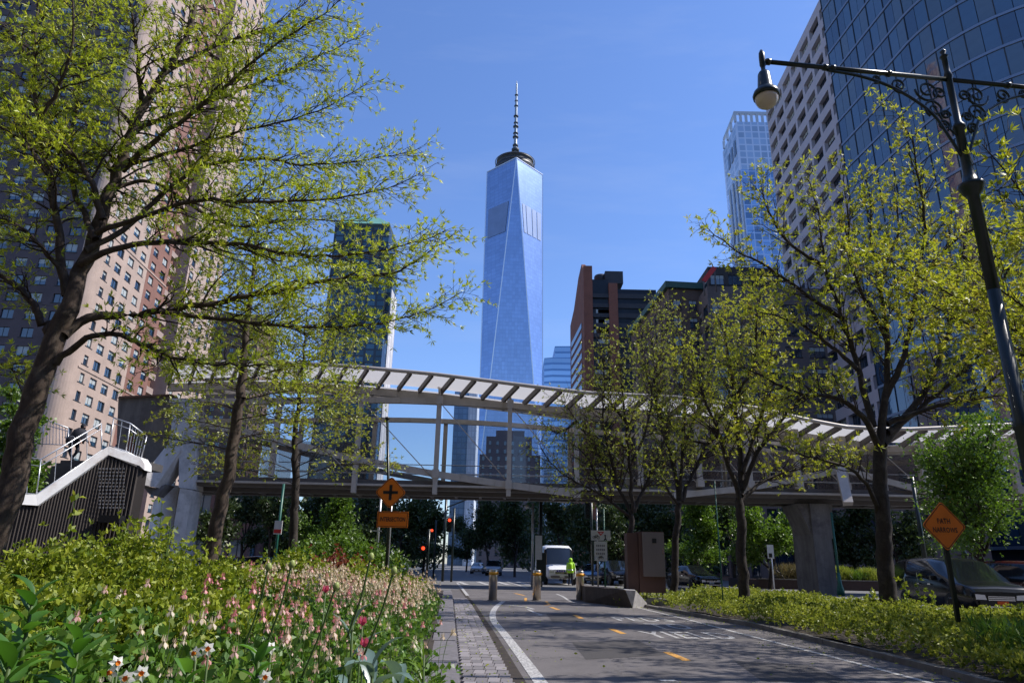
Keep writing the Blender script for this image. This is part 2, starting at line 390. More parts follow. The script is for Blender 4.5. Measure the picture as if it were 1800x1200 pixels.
# lettering on the path
def text_mesh(s, size=1.0, spacing=1.0, bold=0.0, ext_=0.0):
    cu = bpy.data.curves.new('lettering', 'FONT'); cu.body = s; cu.size = size; cu.align_x = 'CENTER'; cu.align_y = 'CENTER'
    cu.space_character = spacing; cu.offset = bold; cu.extrude = ext_; cu.resolution_u = 2
    o = bpy.data.objects.new('tmp', cu); COL.objects.link(o)
    bpy.context.view_layer.update()
    me = bpy.data.meshes.new_from_object(o.evaluated_get(bpy.context.evaluated_depsgraph_get()))
    bpy.data.objects.remove(o); me.name = 'lettering'; me.materials.clear(); return me
sdir = on(1172, 1145) - on(1208, 1160); ang = math.atan2(sdir.y, sdir.x) - math.pi / 2
for s, px, py, wd in (('PEDS', 1130, 1088, 1), ('TO', 1178, 1100.5, 1), ('YIELD', 1212, 1116, 1)):
    me = text_mesh(s, 1.0, 1.1, .012); me.materials.append(MT['mark'])
    o = link('path_lettering', me); p = on(px, py, .006); o.location = p; o.rotation_euler = (0, 0, ang * .5)
    o.scale = (.62, 1.9, 1); tag(o, kind='structure')

# pavers between the flower bed kerb and the asphalt
def xl(line, Y):
    for a, b_ in zip(line, line[1:]):
        if a.y <= Y <= b_.y: return a.x + (b_.x - a.x) * (Y - a.y) / (b_.y - a.y)
    return line[0].x + (line[0].x - line[1].x) * (line[0].y - Y) / (line[1].y - line[0].y) if Y < line[0].y else line[-1].x
m, n, l = nt('paver_stone')
b = bsdf(n, l, Roughness=.8); oi = n.new('ShaderNodeObjectInfo')
r = ramp(n, l, oi.outputs['Random'], [(0, (.16, .148, .152)), (.5, (.22, .20, .205)), (1, (.30, .275, .28))])
t = noise(n, l, 60, 5, .7); r2 = ramp(n, l, t.outputs[0], [(.3, (.7, .7, .7)), (.7, (1.15, 1.15, 1.15))])
l.new(mix(n, l, 1.0, r.outputs[0], r2.outputs[0], 'MULTIPLY'), b.inputs['Base Color']); MT['paver'] = m
mb = MB()
pl = [V(p.x, p.y, .002) for p in KL]; pr = [V(p.x, p.y, .002) for p in GL]
n_ = min(len(pl), len(pr))
mb.add([V(.3, -3, .002)] + pl + pr[::-1] + [V(.5, -3, .002)], [tuple(range(len(pl) + len(pr) + 2))[::-1]])
bedm = struct('paved_strip', mb, MT['wear'])
mb = MB(); w, h = .0, .0
def paver_mesh(wx, wy):
    mb = MB(); e = .008; z0, z1 = 0, .022
    v = [(-wx, -wy, z0), (wx, -wy, z0), (wx, wy, z0), (-wx, wy, z0), (-wx + e, -wy + e, z1), (wx - e, -wy + e, z1), (wx - e, wy - e, z1), (-wx + e, wy - e, z1)]
    mb.add(v, [(4, 5, 6, 7), (0, 1, 5, 4), (1, 2, 6, 5), (2, 3, 7, 6), (3, 0, 4, 7)]); return mb.mesh('paver', MT['paver'])
pm = paver_mesh(.5, .5)
rng = random.Random(3); Y = 7.7; k = 0
while Y < 27.5 and k < 296:
    rl = .30; x0, x1 = xl(KL, Y) + .02, xl(GL, Y) - .03
    wtot = x1 - x0; nn = 4 if wtot > .45 else 3 if wtot > .3 else 2; off = rng.uniform(-.02, .02)
    if wtot < .12: break
    wi = wtot / nn
    for i in range(nn):
        o = link('paver', pm, bedm, (x0 + wi * (i + .5), Y + rl / 2, .0035 + rng.uniform(0, .004)), -.04 + rng.uniform(-.01, .01))
        o.scale = (wi - .010, rl - .012, 1); k += 1
    Y += rl
# granite kerb stones along the bed
KERBW = .36
bed_kerb = thing('bed_kerb', 'granite kerb stones edging the flower bed beside the pavers', 'kerb', (KL[0].x, KL[0].y, 0))
Y = 3.0; rng = random.Random(5)
while Y < 30:
    ln = 1.15; a, b_ = xl(KL, Y) - .01, xl(KL, Y + ln - .02) - .01
    mb = MB(); zt = .17 + rng.uniform(-.006, .008)
    mb.prism([(a - KERBW, Y), (a - .02, Y), (b_ - .02, Y + ln - .015), (b_ - KERBW, Y + ln - .015)], 0, zt)
    mb.prism([(a - .02, Y), (a, Y + .001), (b_, Y + ln - .016), (b_ - .02, Y + ln - .015)], 0, zt - .02)
    mb.build('kerb_stone', MT['granite'], bed_kerb); Y += ln
# bed soil
def bed_h(x, y):
    d = xl(KL, max(y, 3)) - KERBW - x
    return .16 + .40 * (1 - math.exp(-max(d, 0) / 1.6)) + .05 * math.sin(x * 2.1) * math.sin(y * 1.7)
mb = MB(); NX, NY = 26, 34
for j in range(NY + 1):
    y = -1.0 + 31 * j / NY
    for i in range(NX + 1):
        x = xl(KL, max(y, 3)) - KERBW + .02 - (i / NX) ** 1.4 * 22
        mb.v.append((x, y, bed_h(x, y)))
for j in range(NY):
    for i in range(NX):
        a = j * (NX + 1) + i; mb.f.append((a, a + NX + 1, a + NX + 2, a + 1)); mb.m.append(0); mb.s.append(True)
struct('bed_soil', mb, MT['soil'])
# planter on the right of the path
def kr(Y): return xl([V(KR[0].x + 2.2, -3, 0)] + KR, Y)
def back(Y): return dirx(Y, 11.3)
right_kerb = thing('path_kerb', 'low stone kerb between the cycle path and the yellow-green ground cover', 'kerb', (kr(9), 9, 0))
Y = 5.0
while Y < 25:
    ln = 1.2; a, b_ = kr(Y), kr(Y + ln - .02); mb = MB()
    mb.prism([(a, Y), (a + .16, Y), (b_ + .16, Y + ln - .015), (b_, Y + ln - .015)], 0, .085 + random.Random(int(Y * 9)).uniform(-.008, .008))
    mb.build('kerb_stone', MT['concrete_d'], right_kerb); Y += ln
mb = MB(); ys = np.linspace(-2, 33, 40)
for y in ys:
    for i in range(13):
        x = kr(y) + .1 + (back(y) - kr(y) - .1) * i / 12; mb.v.append((x, y, .07 + .05 * math.sin(x * 1.3 + y)))
for j in range(len(ys) - 1):
    for i in range(12):
        a = j * 13 + i; mb.f.append((a, a + 1, a + 14, a + 13)); mb.m.append(0); mb.s.append(True)
struct('planter_soil', mb, MT['soil'])
mb = MB()
for j in range(20):
    y0, y1 = -2 + j * 1.75, -2 + (j + 1) * 1.75; mb.prism([(back(y0), y0), (back(y0) + .15, y0), (back(y1) + .15, y1 - .01), (back(y1), y1 - .01)], -.01, .15)
mb.build('road_kerb', MT['concrete'], None, kind='structure')
# ---------------------------------------------------------------- buildings
CI = C3.transposed()
def pix(p):
    q = CI @ (Vector(p) - V(0, 0, EYE))
    return (9e9, 9e9) if q.z >= -.01 else (900 + F_PX * q.x / -q.z, 600 - F_PX * q.y / -q.z)
def seen(p, m=25):
    x, y = pix(p); return -m < x < 1800 + m and -m < y < 1200 + m
def win_mesh(name, w, h, glass, frame, mull=1, trans=False, sill=True, fr=.07, blind=None):
    mb = MB(); mb.quad((-w / 2, 0, -h / 2), (w / 2, 0, -h / 2), (w / 2, 0, h / 2), (-w / 2, 0, h / 2), 0)
    d = .06
    for a, b_, c, e in ((-w / 2, w / 2, -h / 2, -h / 2 + fr), (-w / 2, w / 2, h / 2 - fr, h / 2), (-w / 2, -w / 2 + fr, -h / 2 + fr, h / 2 - fr), (w / 2 - fr, w / 2, -h / 2 + fr, h / 2 - fr)):
        mb.box(a, b_, -d, -.003, c, e, 1)
    for i in range(mull):
        x = -w / 2 + w * (i + 1) / (mull + 1); mb.box(x - fr * .4, x + fr * .4, -d * .8, -.004, -h / 2 + fr, h / 2 - fr, 1)
    if trans: mb.box(-w / 2 + fr, w / 2 - fr, -d * .7, -.005, -h * .12, -h * .12 + fr * .7, 1)
    mats = [glass, frame]
    if blind:
        mats.append(blind[0]); k = blind[1]
        mb.quad((-w / 2 + fr, -.012, h / 2 - fr - k * h), (w / 2 - fr, -.012, h / 2 - fr - k * h), (w / 2 - fr, -.012, h / 2 - fr), (-w / 2 + fr, -.012, h / 2 - fr), 2)
    if sill: mb.box(-w / 2 - .08, w / 2 + .08, -.30, -.02, -h / 2 - .1, -h / 2 - .004, 1)
    return mb.mesh(name, mats)
def facade(mb, o, u, W, z0, nfl, fh, cols, wz0, wz1, depth, mi=0, skip=None, top=None, base=None):
    u = Vector((u[0], u[1], 0)).normalized(); nrm = V(u.y, -u.x, 0); o = V(o[0], o[1], 0)
    P = lambda a, z, d=0: o + u * a - nrm * d + V(0, 0, z)
    zb = base if base is not None else z0; zt = top if top is not None else z0 + nfl * fh
    e = 0; wins = []; rz = math.atan2(u.y, u.x)
    for a, b_ in list(cols) + [(W, W)]:
        if a > e: mb.quad(P(e, zb), P(a, zb), P(a, zt), P(e, zt), mi)
        e = b_
    for ci, (a, b_) in enumerate(cols):
        zz = zb
        for k in range(nfl):
            y0, y1 = z0 + k * fh + wz0, z0 + k * fh + wz1
            if skip and skip(ci, k): continue
            mb.quad(P(a, zz), P(b_, zz), P(b_, y0), P(a, y0), mi); zz = y1
            mb.quad(P(a, y0), P(b_, y0), P(b_, y0, depth), P(a, y0, depth), mi)
            mb.quad(P(b_, y1), P(a, y1), P(a, y1, depth), P(b_, y1, depth), mi)
            mb.quad(P(a, y1), P(a, y0), P(a, y0, depth), P(a, y1, depth), mi)
            mb.quad(P(b_, y0), P(b_, y1), P(b_, y1, depth), P(b_, y0, depth), mi)
            wins.append((P((a + b_) / 2, (y0 + y1) / 2, depth), rz, ci, k))
        mb.quad(P(a, zz), P(b_, zz), P(b_, zt), P(a, zt), mi)
    return wins
def place(root, wins, meshes, name='window', most=296, key=None, seed=1, rest='far_windows'):
    """windows in view become parts (largest first, up to the limit); the others are joined into one part"""
    rng = random.Random(seed); org = ORG.get(root.name, (0, 0, 0))
    vis = sorted([w for w in wins if seen(w[0])], key=lambda w: (w[0] - V(0, 0, 1)).length)
    hid = vis[most:] + [w for w in wins if not seen(w[0])]
    for w in vis[:most]:
        me = rng.choice(meshes) if key is None else meshes[key(w)]
        link(name, me, root, (w[0].x - org[0], w[0].y - org[1], w[0].z - org[2]), w[1])
    if hid:
        mb = MB(); me0 = meshes[0]; mats = []
        for m_ in meshes:
            for q in m_.materials:
                if q not in mats: mats.append(q)
        for w in hid:
            me = rng.choice(meshes) if key is None else meshes[key(w)]
            c, s_ = math.cos(w[1]), math.sin(w[1]); b0 = len(mb.v)
            mb.v += [(w[0].x + v.co.x * c - v.co.y * s_, w[0].y + v.co.x * s_ + v.co.y * c, w[0].z + v.co.z) for v in me.vertices]
            for p in me.polygons:
                mb.f.append(tuple(b0 + i for i in p.vertices)); mb.m.append(mats.index(me.materials[p.material_index])); mb.s.append(False)
        mb.build(rest, mats, root, kind='stuff')
def equal_cols(W, nc, ww, edge=0):
    st = (W - 2 * edge) / nc; return [(edge + st * (i + .5) - ww / 2, edge + st * (i + .5) + ww / 2) for i in range(nc)]
GD = glassy('dark_window_glass', (.012, .028, .05)); GL2 = glassy('pale_window_glass', (.10, .17, .21), .1); GB = glassy('blue_window_glass', (.02, .06, .11))
FR = plain('dark_window_frame', (.02, .022, .025), .5, .1, 3, 0); BL = plain('white_blind', (.42, .46, .46), .7, .05, 3, 0)
RF = plain('roof_surface', (.12, .12, .12), .9, .2, 1, 0)
SD = V(-.079, 1, 0).normalized(); SN = V(SD.y, -SD.x, 0)      # street direction and its normal
PINK = brick('pink_brick', (.50, .375, .305), (.43, .32, .26), (.42, .34, .29)); REDB = brick('red_brick', (.28, .13, .095), (.23, .10, .075), (.22, .15, .12))
BRN = brick('brown_brick', (.17, .105, .08), (.13, .085, .065), (.12, .09, .075))
# --- tall pink and red brick apartment tower on the left
c0 = at(100, 743, 104); ap = thing('apartment_tower', 'tall pink and red brick apartment tower with rounded corner and balconies behind big tree', 'building', (c0.x, c0.y, 0))
FH = 3.0; NF = 52; Z0 = 6.0
wins = []; mb = MB()
rr = 2.2; O = V(c0.x, c0.y, 0)
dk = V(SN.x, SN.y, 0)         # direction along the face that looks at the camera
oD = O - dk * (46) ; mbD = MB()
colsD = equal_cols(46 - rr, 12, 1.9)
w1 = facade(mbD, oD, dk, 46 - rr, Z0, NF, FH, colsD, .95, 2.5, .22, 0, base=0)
# rounded corner
cc = O - dk * rr + SD * rr; prev = None
for i in range(9):
    a = i / 8 * math.pi / 2; p = cc + (-SD) * rr * math.cos(a) + SN * rr * math.sin(a)
    if prev is not None: mb.add([prev, p, p + V(0, 0, Z0 + NF * FH), prev + V(0, 0, Z0 + NF * FH)], [(0, 1, 2, 3)], 0, True)
    prev = p
oA = O + SD * rr; WA = 16.0
colsA = [(1.2, 2.5), (4.4, 6.6), (8.4, 10.6), (12.6, 14.6)]
w2 = facade(mb, oA, SD, WA, Z0, NF, FH, colsA, .85, 2.45, .24, 0, base=0)
# recessed red brick bay with balconies
mbr = MB(); oR = oA + SD * (WA + .02); w5 = facade(mbr, oR, SD, 9, Z0, NF, FH, [(1.2, 3.2), (5.6, 7.8)], .85, 2.45, .24, 0, base=0, top=Z0 + NF * FH)
mbr.build('red_brick_face', REDB, ap); oA0 = oA; WA = 25.04
rec = 3.4; oB = oA + SD * WA - SN * rec; WB = 9
for p in (oA + SD * WA,): mb.quad(p, p - SN * rec, p - SN * rec + V(0, 0, 162), p + V(0, 0, 162), 0)
mb2 = MB()
w3 = facade(mb2, oB, SD, WB, Z0, NF, FH, [(1.0, 3.6), (5.0, 7.6)], .3, 2.4, .2, 0, base=0)
oC = oB + SD * WB + SN * rec
mb.quad(oC - SN * rec, oC, oC + V(0, 0, 162), oC - SN * rec + V(0, 0, 162), 0)
WC = 20
w4 = facade(mb, oC, SD, WC, Z0, NF, FH, [(1.5, 3.4), (6, 8.2), (11, 13.2), (16, 18)], .85, 2.45, .24, 0, base=0)
far = oC + SD * WC; ZT = Z0 + NF * FH
mb.quad(far, far - dk * 46, far - dk * 46 + V(0, 0, ZT), far + V(0, 0, ZT), 0)
mb.quad(far - dk * 46, oD, oD + V(0, 0, ZT), far - dk * 46 + V(0, 0, ZT), 0)
# string courses
for k in range(0, NF, 8):
    z = Z0 + k * FH
    mb.slab([oA + V(0, 0, z), oA + SD * WA + V(0, 0, z), oA + SD * WA + SN * .12 + V(0, 0, z), oA + SN * .12 + V(0, 0, z)], V(0, 0, .25), 0)
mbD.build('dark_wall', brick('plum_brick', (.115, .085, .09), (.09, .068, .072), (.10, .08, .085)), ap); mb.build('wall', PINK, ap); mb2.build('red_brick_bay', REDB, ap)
mb = MB(); mb.add([oD + V(0, 0, ZT), O - dk * rr + V(0, 0, ZT), O + SD * rr + V(0, 0, ZT), far + V(0, 0, ZT), far - dk * 46 + V(0, 0, ZT)], [(0, 1, 2, 3, 4)]); mb.build('roof', RF, ap)
wm = [win_mesh('window', 2.2, 1.6, GD, FR, 1, blind=(BL, .3)), win_mesh('window', 2.2, 1.6, GL2, FR, 1, blind=(BL, .75)), win_mesh('window', 2.2, 1.6, GD, FR, 1), win_mesh('window', 2.2, 1.6, GB, FR, 1, blind=(BL, .5))]
rngw = random.Random(4)
place(ap, w2 + w5 + w1 + w4, wm, most=290, seed=4)
mdoor = [win_mesh('balcony_window', 2.4, 2.1, GD, FR, 1, sill=False)]
place(ap, w3, mdoor, name='balcony_window', most=110, rest='far_balcony_windows')
bal = MB()
bal.box(0, 4.6, 0, 1.7, -.12, .08, 0); bal.box(0, 4.6, 0, .08, .08, 1.1, 1); bal.box(0, .08, .08, 1.7, .08, 1.1, 1); bal.box(4.52, 4.6, .08, 1.7, .08, 1.1, 1)
balm = bal.mesh('balcony', [plain('balcony_slab', (.42, .34, .29), .8), plain('balcony_panel', (.36, .27, .23), .7)])
bl = []
for k in range(NF):
    for s_ in (2.2,):
        bl.append((oB + SD * s_ + SN * 1.75 + V(0, 0, Z0 + k * FH), math.atan2(SD.y, SD.x), 0, k))
place(ap, bl, [balm], name='balcony', most=100, rest='far_balconies')

# --- glass skyscraper with chamfered corners
TY = 640.0; tw = at(896.5, 700, TY); tw.z = 0
st = thing('glass_skyscraper', 'tall tapering blue mirrored glass skyscraper with chamfered corners and mast, centre of skyline', 'building', tuple(tw))
rot = R(2.5)
def tp(x, y, z): return V(tw.x + x * math.cos(rot) - y * math.sin(rot), TY + 31 + x * math.sin(rot) + y * math.cos(rot), z)
B, T, ZB, ZTOP = 30.5, 31.1, 57, 417
bs = [tp(-B, -B, ZB), tp(B, -B, ZB), tp(B, B, ZB), tp(-B, B, ZB)]
ts = [tp(0, -T, ZTOP), tp(T, 0, ZTOP), tp(0, T, ZTOP), tp(-T, 0, ZTOP)]
g0 = [tp(-B, -B, 0), tp(B, -B, 0), tp(B, B, 0), tp(-B, B, 0)]
GT = seamed('mirror_curtain_wall', (.38, .50, .72), (.28, .38, .56), 3.0, 4.1, .07, .12, .26, .85, cellvar=.07, var=.2)
GTc = GT
for i in range(4):
    j = (i + 1) % 4
    mb = MB(); mb.add([bs[i], bs[j], ts[i]], [(0, 1, 2)]); mb.build('glass_face', GT, st)
    mb = MB(); mb.add([bs[j], ts[j], ts[i]], [(0, 1, 2)]); mb.build('glass_face', GT, st)
mb = MB()
for i in range(4): mb.quad(g0[i], g0[(i + 1) % 4], bs[(i + 1) % 4], bs[i])
mb.build('podium', seamed('podium_glass', (.3, .4, .5), (.3, .33, .36), 2, 4, .2, .1, .3, .5), st)
mb = MB(); mb.add(ts, [(0, 1, 2, 3)]); mb.build('roof', RF, st)
EDG = plain('bright_steel_edge', (.8, .82, .85), .25, .03, 3, 0, metal=.6)
for i in range(4):
    for a, b_ in ((ts[i], bs[i]), (ts[i], bs[(i + 1) % 4]), (ts[i], ts[(i + 1) % 4])):
        mb = MB(); mb.beam(a, b_, 1.0, 1.0); mb.build('corner_edge', EDG, st)
LV = plain('dark_louvre_band', (.20, .28, .46), .5, .1, .1, 0, metal=.15)
def on_face(A, Bp, Cc, s0, s1, z0, z1, off):
    """strip between heights z0..z1 on a triangular face; s in 0..1 across its width"""
    out = []; nrm = (Bp - A).cross(Cc - A).normalized()
    if nrm.y > 0: nrm = -nrm
    for z in (z0, z1):
        pts = []
        for p, q in ((A, Bp), (Bp, Cc), (Cc, A)):
            if (p.z - z) * (q.z - z) < 0: t = (z - p.z) / (q.z - p.z); pts.append(p + (q - p) * t)
        pts.sort(key=lambda p: p.x); out.append([pts[0] + (pts[1] - pts[0]) * s + nrm * off for s in (s0, s1)])
    return out[0][0], out[0][1], out[1][1], out[1][0]
mb = MB()
for s0, s1 in ((.10, .22), (.26, .48), (.52, .70), (.74, .92)): mb.quad(*on_face(bs[1], ts[1], ts[0], s0, s1, 330, 364, .35))
mb.build('louvre_band', LV, st)
mb = MB(); mb.quad(*on_face(bs[0], ts[3], ts[0], .12, .9, 330, 366, .35)); mb.build('louvre_band', LV, st)
cr = MB(); cx = tp(0, 0, ZTOP)
prof = [(20.5, -1), (20.5, 10), (19.6, 10.4), (19.6, 12), (21, 12.4), (21, 14.5), (18.5, 15)]
cr.lathe(prof, cx, 40); cr.build('roof_ring', plain('dark_roof_ring', (.045, .05, .06), .5, .3, .2, 0), st)
for rad, z in ((21.5, 3), (21.6, 7.5), (22.2, 13.4)):
    pts = [cx + V(math.cos(a) * rad, math.sin(a) * rad, z) for a in np.linspace(0, 2 * math.pi, 41)]
    mb = MB(); mb.tube(pts, .45, 4); mb.build('ring_rail', MT['steel_dark'], st)
sp = MB(); sp.lathe([(2.4, 12), (2.3, 30), (2.1, 31), (1.7, 60), (1.5, 90), (1.0, 110), (.9, 118), (.2, 124)], cx, 10)
sp.build('mast', plain('mast_steel', (.32, .36, .38), .4, .1, .1, 0, metal=.5), st)
for z, r_, h_ in ((30, 4.4, 4.5), (36, 3.2, 3), (47, 3.4, 2.2), (52, 3.0, 1.6), (61, 3.2, 2), (66, 2.6, 1.5), (75, 2.9, 1.8), (89, 2.4, 1.4), (96, 2.0, 1), (104, 2.1, 1.2)):
    mb = MB(); mb.lathe([(r_ * .7, z - h_ / 2), (r_, z - h_ / 4), (r_, z + h_ / 4), (r_ * .7, z + h_ / 2)], cx, 12); mb.build('mast_ring', plain('mast_ring_m', (.05, .06, .07), .6, .1, .1, 0) if z == 30 else bpy.data.materials['mast_ring_m'], st)

def block(root, p0, W, D, z0, z1, wallmat, floors=None, cols_f=None, cols_s=None, ww=2, wz=(.8, 2.4), fh=3.3, depth=.2, wmesh=None, name='wall', udir=None, edge=0, most=290, wd=None, south=True, roof=True, lit=None):
    """rectangular block; p0 = its corner nearest the camera on the left, front runs along +x"""
    u = (udir or V(1, .0, 0)).normalized(); w = V(-u.y, u.x, 0); p0 = V(p0[0], p0[1], 0); nf = int((z1 - z0) / fh); mb = MB(); wins = []
    cf = equal_cols(W, cols_f, ww, edge) if cols_f else []; cs = equal_cols(D, cols_s, wd or ww, edge) if cols_s else []
    top = z1
    wins += facade(mb, p0, u, W, z0, nf if cf else 0, fh, cf, wz[0], wz[1], depth, 0, base=z0, top=top)
    wins += facade(mb, p0 + w * D, -w, D, z0, nf if cs else 0, fh, cs, wz[0], wz[1], depth, 0, base=z0, top=top)
    wins += facade(mb, p0 + u * W, w, D, z0, nf if cs else 0, fh, cs, wz[0], wz[1], depth, 0, base=z0, top=top)
    mb.quad(p0 + u * W + w * D + V(0, 0, z0), p0 + w * D + V(0, 0, z0), p0 + w * D + V(0, 0, top), p0 + u * W + w * D + V(0, 0, top))
    mb.build(name, wallmat, root)
    if roof:
        mb = MB(); mb.quad(*[q + V(0, 0, top) for q in (p0, p0 + u * W, p0 + u * W + w * D, p0 + w * D)]); mb.build('roof', RF, root)
    return wins
# --- dark glass tower with green copper roof
GY = 400
a = at(562, 640, GY); bq = at(665, 640, GY); ztop = at(640, 400, GY).z; zlow = at(650, 602, GY).z
gt = thing('green_roof_tower', 'dark blue glass office tower with green copper roof and pale side, behind the left branches', 'building', (a.x, GY, 0))
GW1 = seamed('blue_green_curtain_wall', (.06, .115, .15), (.04, .05, .06), 6, 4, .25, .28, .2, .5, cellvar=.5)
PAL = seamed('pale_stone_strips', (.62, .60, .60), (.40, .40, .42), 3, 4, .3, .0, .8, 0)
x0 = a.x; x1 = bq.x
mb = MB(); mb.box(x0, x1, GY, GY + 30, 0, ztop); mb.build('tower_block', GW1, gt)
mb = MB(); mb.box(x1 + .02, x1 + 3, GY + 8, GY + 24, 0, ztop - 14); mb.build('side_block', GW1, gt)
mb = MB(); mb.box(x1 + 3.02, x1 + 3.6, GY + 6, GY + 26, 0, ztop - 40); mb.build('pale_side_wall', PAL, gt)
mb = MB(); mb.box(x1 - 22, x1 + 4, GY - 12, GY - .02, 0, zlow); mb.build('low_block', GW1, gt)
mb = MB()
zc_ = ztop + .02; r0 = [(x0, GY), (x1, GY), (x1, GY + 30), (x0, GY + 30)]; r1_ = [(x0 + 9, GY + 9), (x1 - 9, GY + 9), (x1 - 9, GY + 21), (x0 + 9, GY + 21)]
mb.prism(r0, zc_, zc_ + 3, 1)
mb.add([(x, y, zc_ + 3.02) for x, y in r0] + [(x, y, zc_ + 12) for x, y in r1_], [(4, 5, 6, 7)] + [(i, (i + 1) % 4, 4 + (i + 1) % 4, 4 + i) for i in range(4)])
mb.build('copper_roof', [plain('green_copper', (.13, .32, .26), .7, .15, .1, 0), plain('dark_cornice', (.04, .06, .05), .8, .1, .1, 0)], gt)
# small dark block seen through the leaves between the towers
a = at(415, 560, 260)
sb = thing('small_brown_block', 'small brown block of flats standing beyond the brick apartment tower', 'building', (a.x, 260, 0))
w_ = block(sb, (a.x - 14, 260), 24, 20, 0, at(430, 552, 260).z, BRN, cols_f=6, cols_s=5, ww=1.6, fh=3.4)
place(sb, w_, [win_mesh('window', 1.6, 1.6, GD, FR)], most=60)
# --- slim blue glass tower behind the footbridge, left of the mirrored tower
a = at(793, 830, 470); bq = at(835, 830, 470)
s2 = thing('slim_glass_tower', 'slim blue-grey glass tower with a white side strip seen through the footbridge glazing', 'building', (a.x, 470, 0))
mb = MB(); mb.box(a.x, bq.x - 6, 470, 500, 0, at(810, 688, 470).z); mb.build('tower_block', seamed('slate_blue_curtain_wall', (.16, .25, .36), (.10, .16, .24), 3, 4, .12, .2, .25, .4), s2)
mb = MB(); mb.box(bq.x - 5.98, bq.x, 468, 500, 0, at(830, 690, 470).z); mb.build('white_strip', seamed('white_fins', (.7, .74, .8), (.45, .5, .58), 2, 4, .2, .1, .5, 0), s2)
# --- stepped brown building low behind the bridge
s3 = thing('stepped_stone_building', 'stepped grey-brown stone office block seen through the footbridge glazing', 'building', (at(860, 850, 300).x, 300, 0))
STN = plain('grey_brown_stone', (.12, .105, .115), .85, .1, .2, 0); ww3 = []
for px0, px1, py, yy in ((843, 950, 800, 300), (855, 935, 768, 303), (872, 922, 757, 306)):
    p, q = at(px0, py, yy), at(px1, py, yy)
    ww3 += block(s3, (p.x, yy), q.x - p.x, 30 - (yy - 300), 0 if yy == 300 else zprev + .01, q.z, STN, cols_f=max(4, int((q.x - p.x) / 3)), cols_s=6, ww=1.2, fh=3.6, wz=(1, 2.9))
    zprev = q.z
place(s3, ww3, [win_mesh('window', 1.2, 1.9, GD, FR, 0)], most=150)
# --- pale blue glass tower right of the mirrored tower
a = at(957, 640, 430)
s4 = thing('pale_blue_tower', 'pale blue glass tower low on the skyline just right of the mirrored tower', 'building', (a.x, 430, 0))
SB = seamed('sky_blue_curtain_wall', (.36, .52, .72), (.16, .27, .44), 60, 4.2, .01, .35, .15, .7)
q = at(1010, 640, 430)
mb = MB(); mb.prism([(a.x, 432), (a.x + 5, 430), (q.x, 430), (q.x, 465), (a.x, 465)], 0, at(975, 628, 430).z); mb.build('tower_block', SB, s4)
mb = MB(); mb.prism([(a.x + 7, 433), (q.x - 2, 432), (q.x - 2, 460), (a.x + 7, 460)], at(975, 628, 430).z + .02, at(980, 606, 430).z); mb.build('upper_block', SB, s4)

# --- brick and dark glass apartment building with a water tank (right of centre)
BY = 190; a = at(1027, 600, BY); zt = at(1040, 490, BY).z
bb = thing('brick_tank_building', 'dark glass and red brick apartment block with round roof tank, right of the mirrored tower', 'building', (a.x, BY, 0))
q1 = at(1090, 600, BY).x; q2 = at(1158, 600, BY).x
RB2 = brick('orange_brick', (.25, .095, .06), (.21, .075, .05), (.16, .09, .07), 3)
DKB = plain('dark_band', (.028, .03, .036), .6, .2, .5, 0); GLN = plain('strip_glass', (.012, .018, .028), .35, .3, .3, 0, spec=.3)
fhb = 3.1; nfl = int((zt - 6) / fhb)
# brick piers
mb = MB(); mb.box(a.x, a.x + 2.6, BY - .6, BY + 2, 0, zt + 4); mb.build('brick_pier', RB2, bb)
mb = MB(); mb.box(q1 - 3.0, q1 - .4, BY - .6, BY + 1, 0, zt - 1.5); mb.build('brick_pier', RB2, bb)
mb = MB(); mb.box(a.x + 2.62, q1 - 3.02, BY + .4, BY + 18, 0, zt); mb.box(q1 - .38, q2, BY + .4, BY + 18, 0, zt - 3); mb.build('wall', GLN, bb)
k2 = 0
for k in range(nfl):
    z = 6 + k * fhb
    if z > zt - 6: break
    mb = MB(); mb.box(a.x + 2.62, q1 - 3.02, BY - .25, BY + .39, z, z + 1.25); mb.build('floor_band', DKB, bb)
    mb = MB(); mb.box(q1 - .38, q2, BY + .05, BY + .39, z, z + 1.5); mb.build('floor_band', DKB, bb)
# west-facing gable with stepped brick top and slanted rows of glazing
depth_b = 26; pB = at(1003, 640, BY + depth_b)
mb = MB()
zg = zt + 3
g = [V(a.x - .02, BY, 0), V(a.x - .02, BY, zg), V(a.x - .02, BY + 3, zg + 3), V(a.x - .02, BY + 9, zg + 1), V(a.x - .02, BY + 18, zg - 6), V(a.x - .02, BY + 26, zg - 9), V(a.x - .02, BY + 26, 0)]
g = [V(p.x - (p.y - BY) * (a.x - pB.x) / depth_b, p.y, p.z) for p in g]
mb.slab(g[::-1], V(1.2, 0, 0)); mb.build('gable_wall', RB2, bb)
gu = (g[-1] - g[0]).normalized(); gn = V(gu.y, -gu.x, 0) * -1
for k in range(nfl - 3):
    z = 6 + k * fhb
    p = g[0] + gu * 3.6 + V(-.1, 0, z + .9); q = g[0] + gu * 23 + V(-.1, 0, z + .9)
    mb = MB(); mb.beam(p + V(0, 0, .75), q + V(0, 0, .75), .16, 1.7); mb.build('strip_window', GB, bb)
mb = MB(); tk = V((a.x + 6.2), BY + 7, zt + .01); mb.lathe([(2.1, 0), (2.1, 3.6), (1.9, 4.0)], tk, 24); mb.build('water_tank', DKB, bb)
mb = MB(); mb.box(a.x + 7, q1 + 2, BY + 3, BY + 15, zt + .01, zt + 4); mb.build('roof_house', DKB, bb)
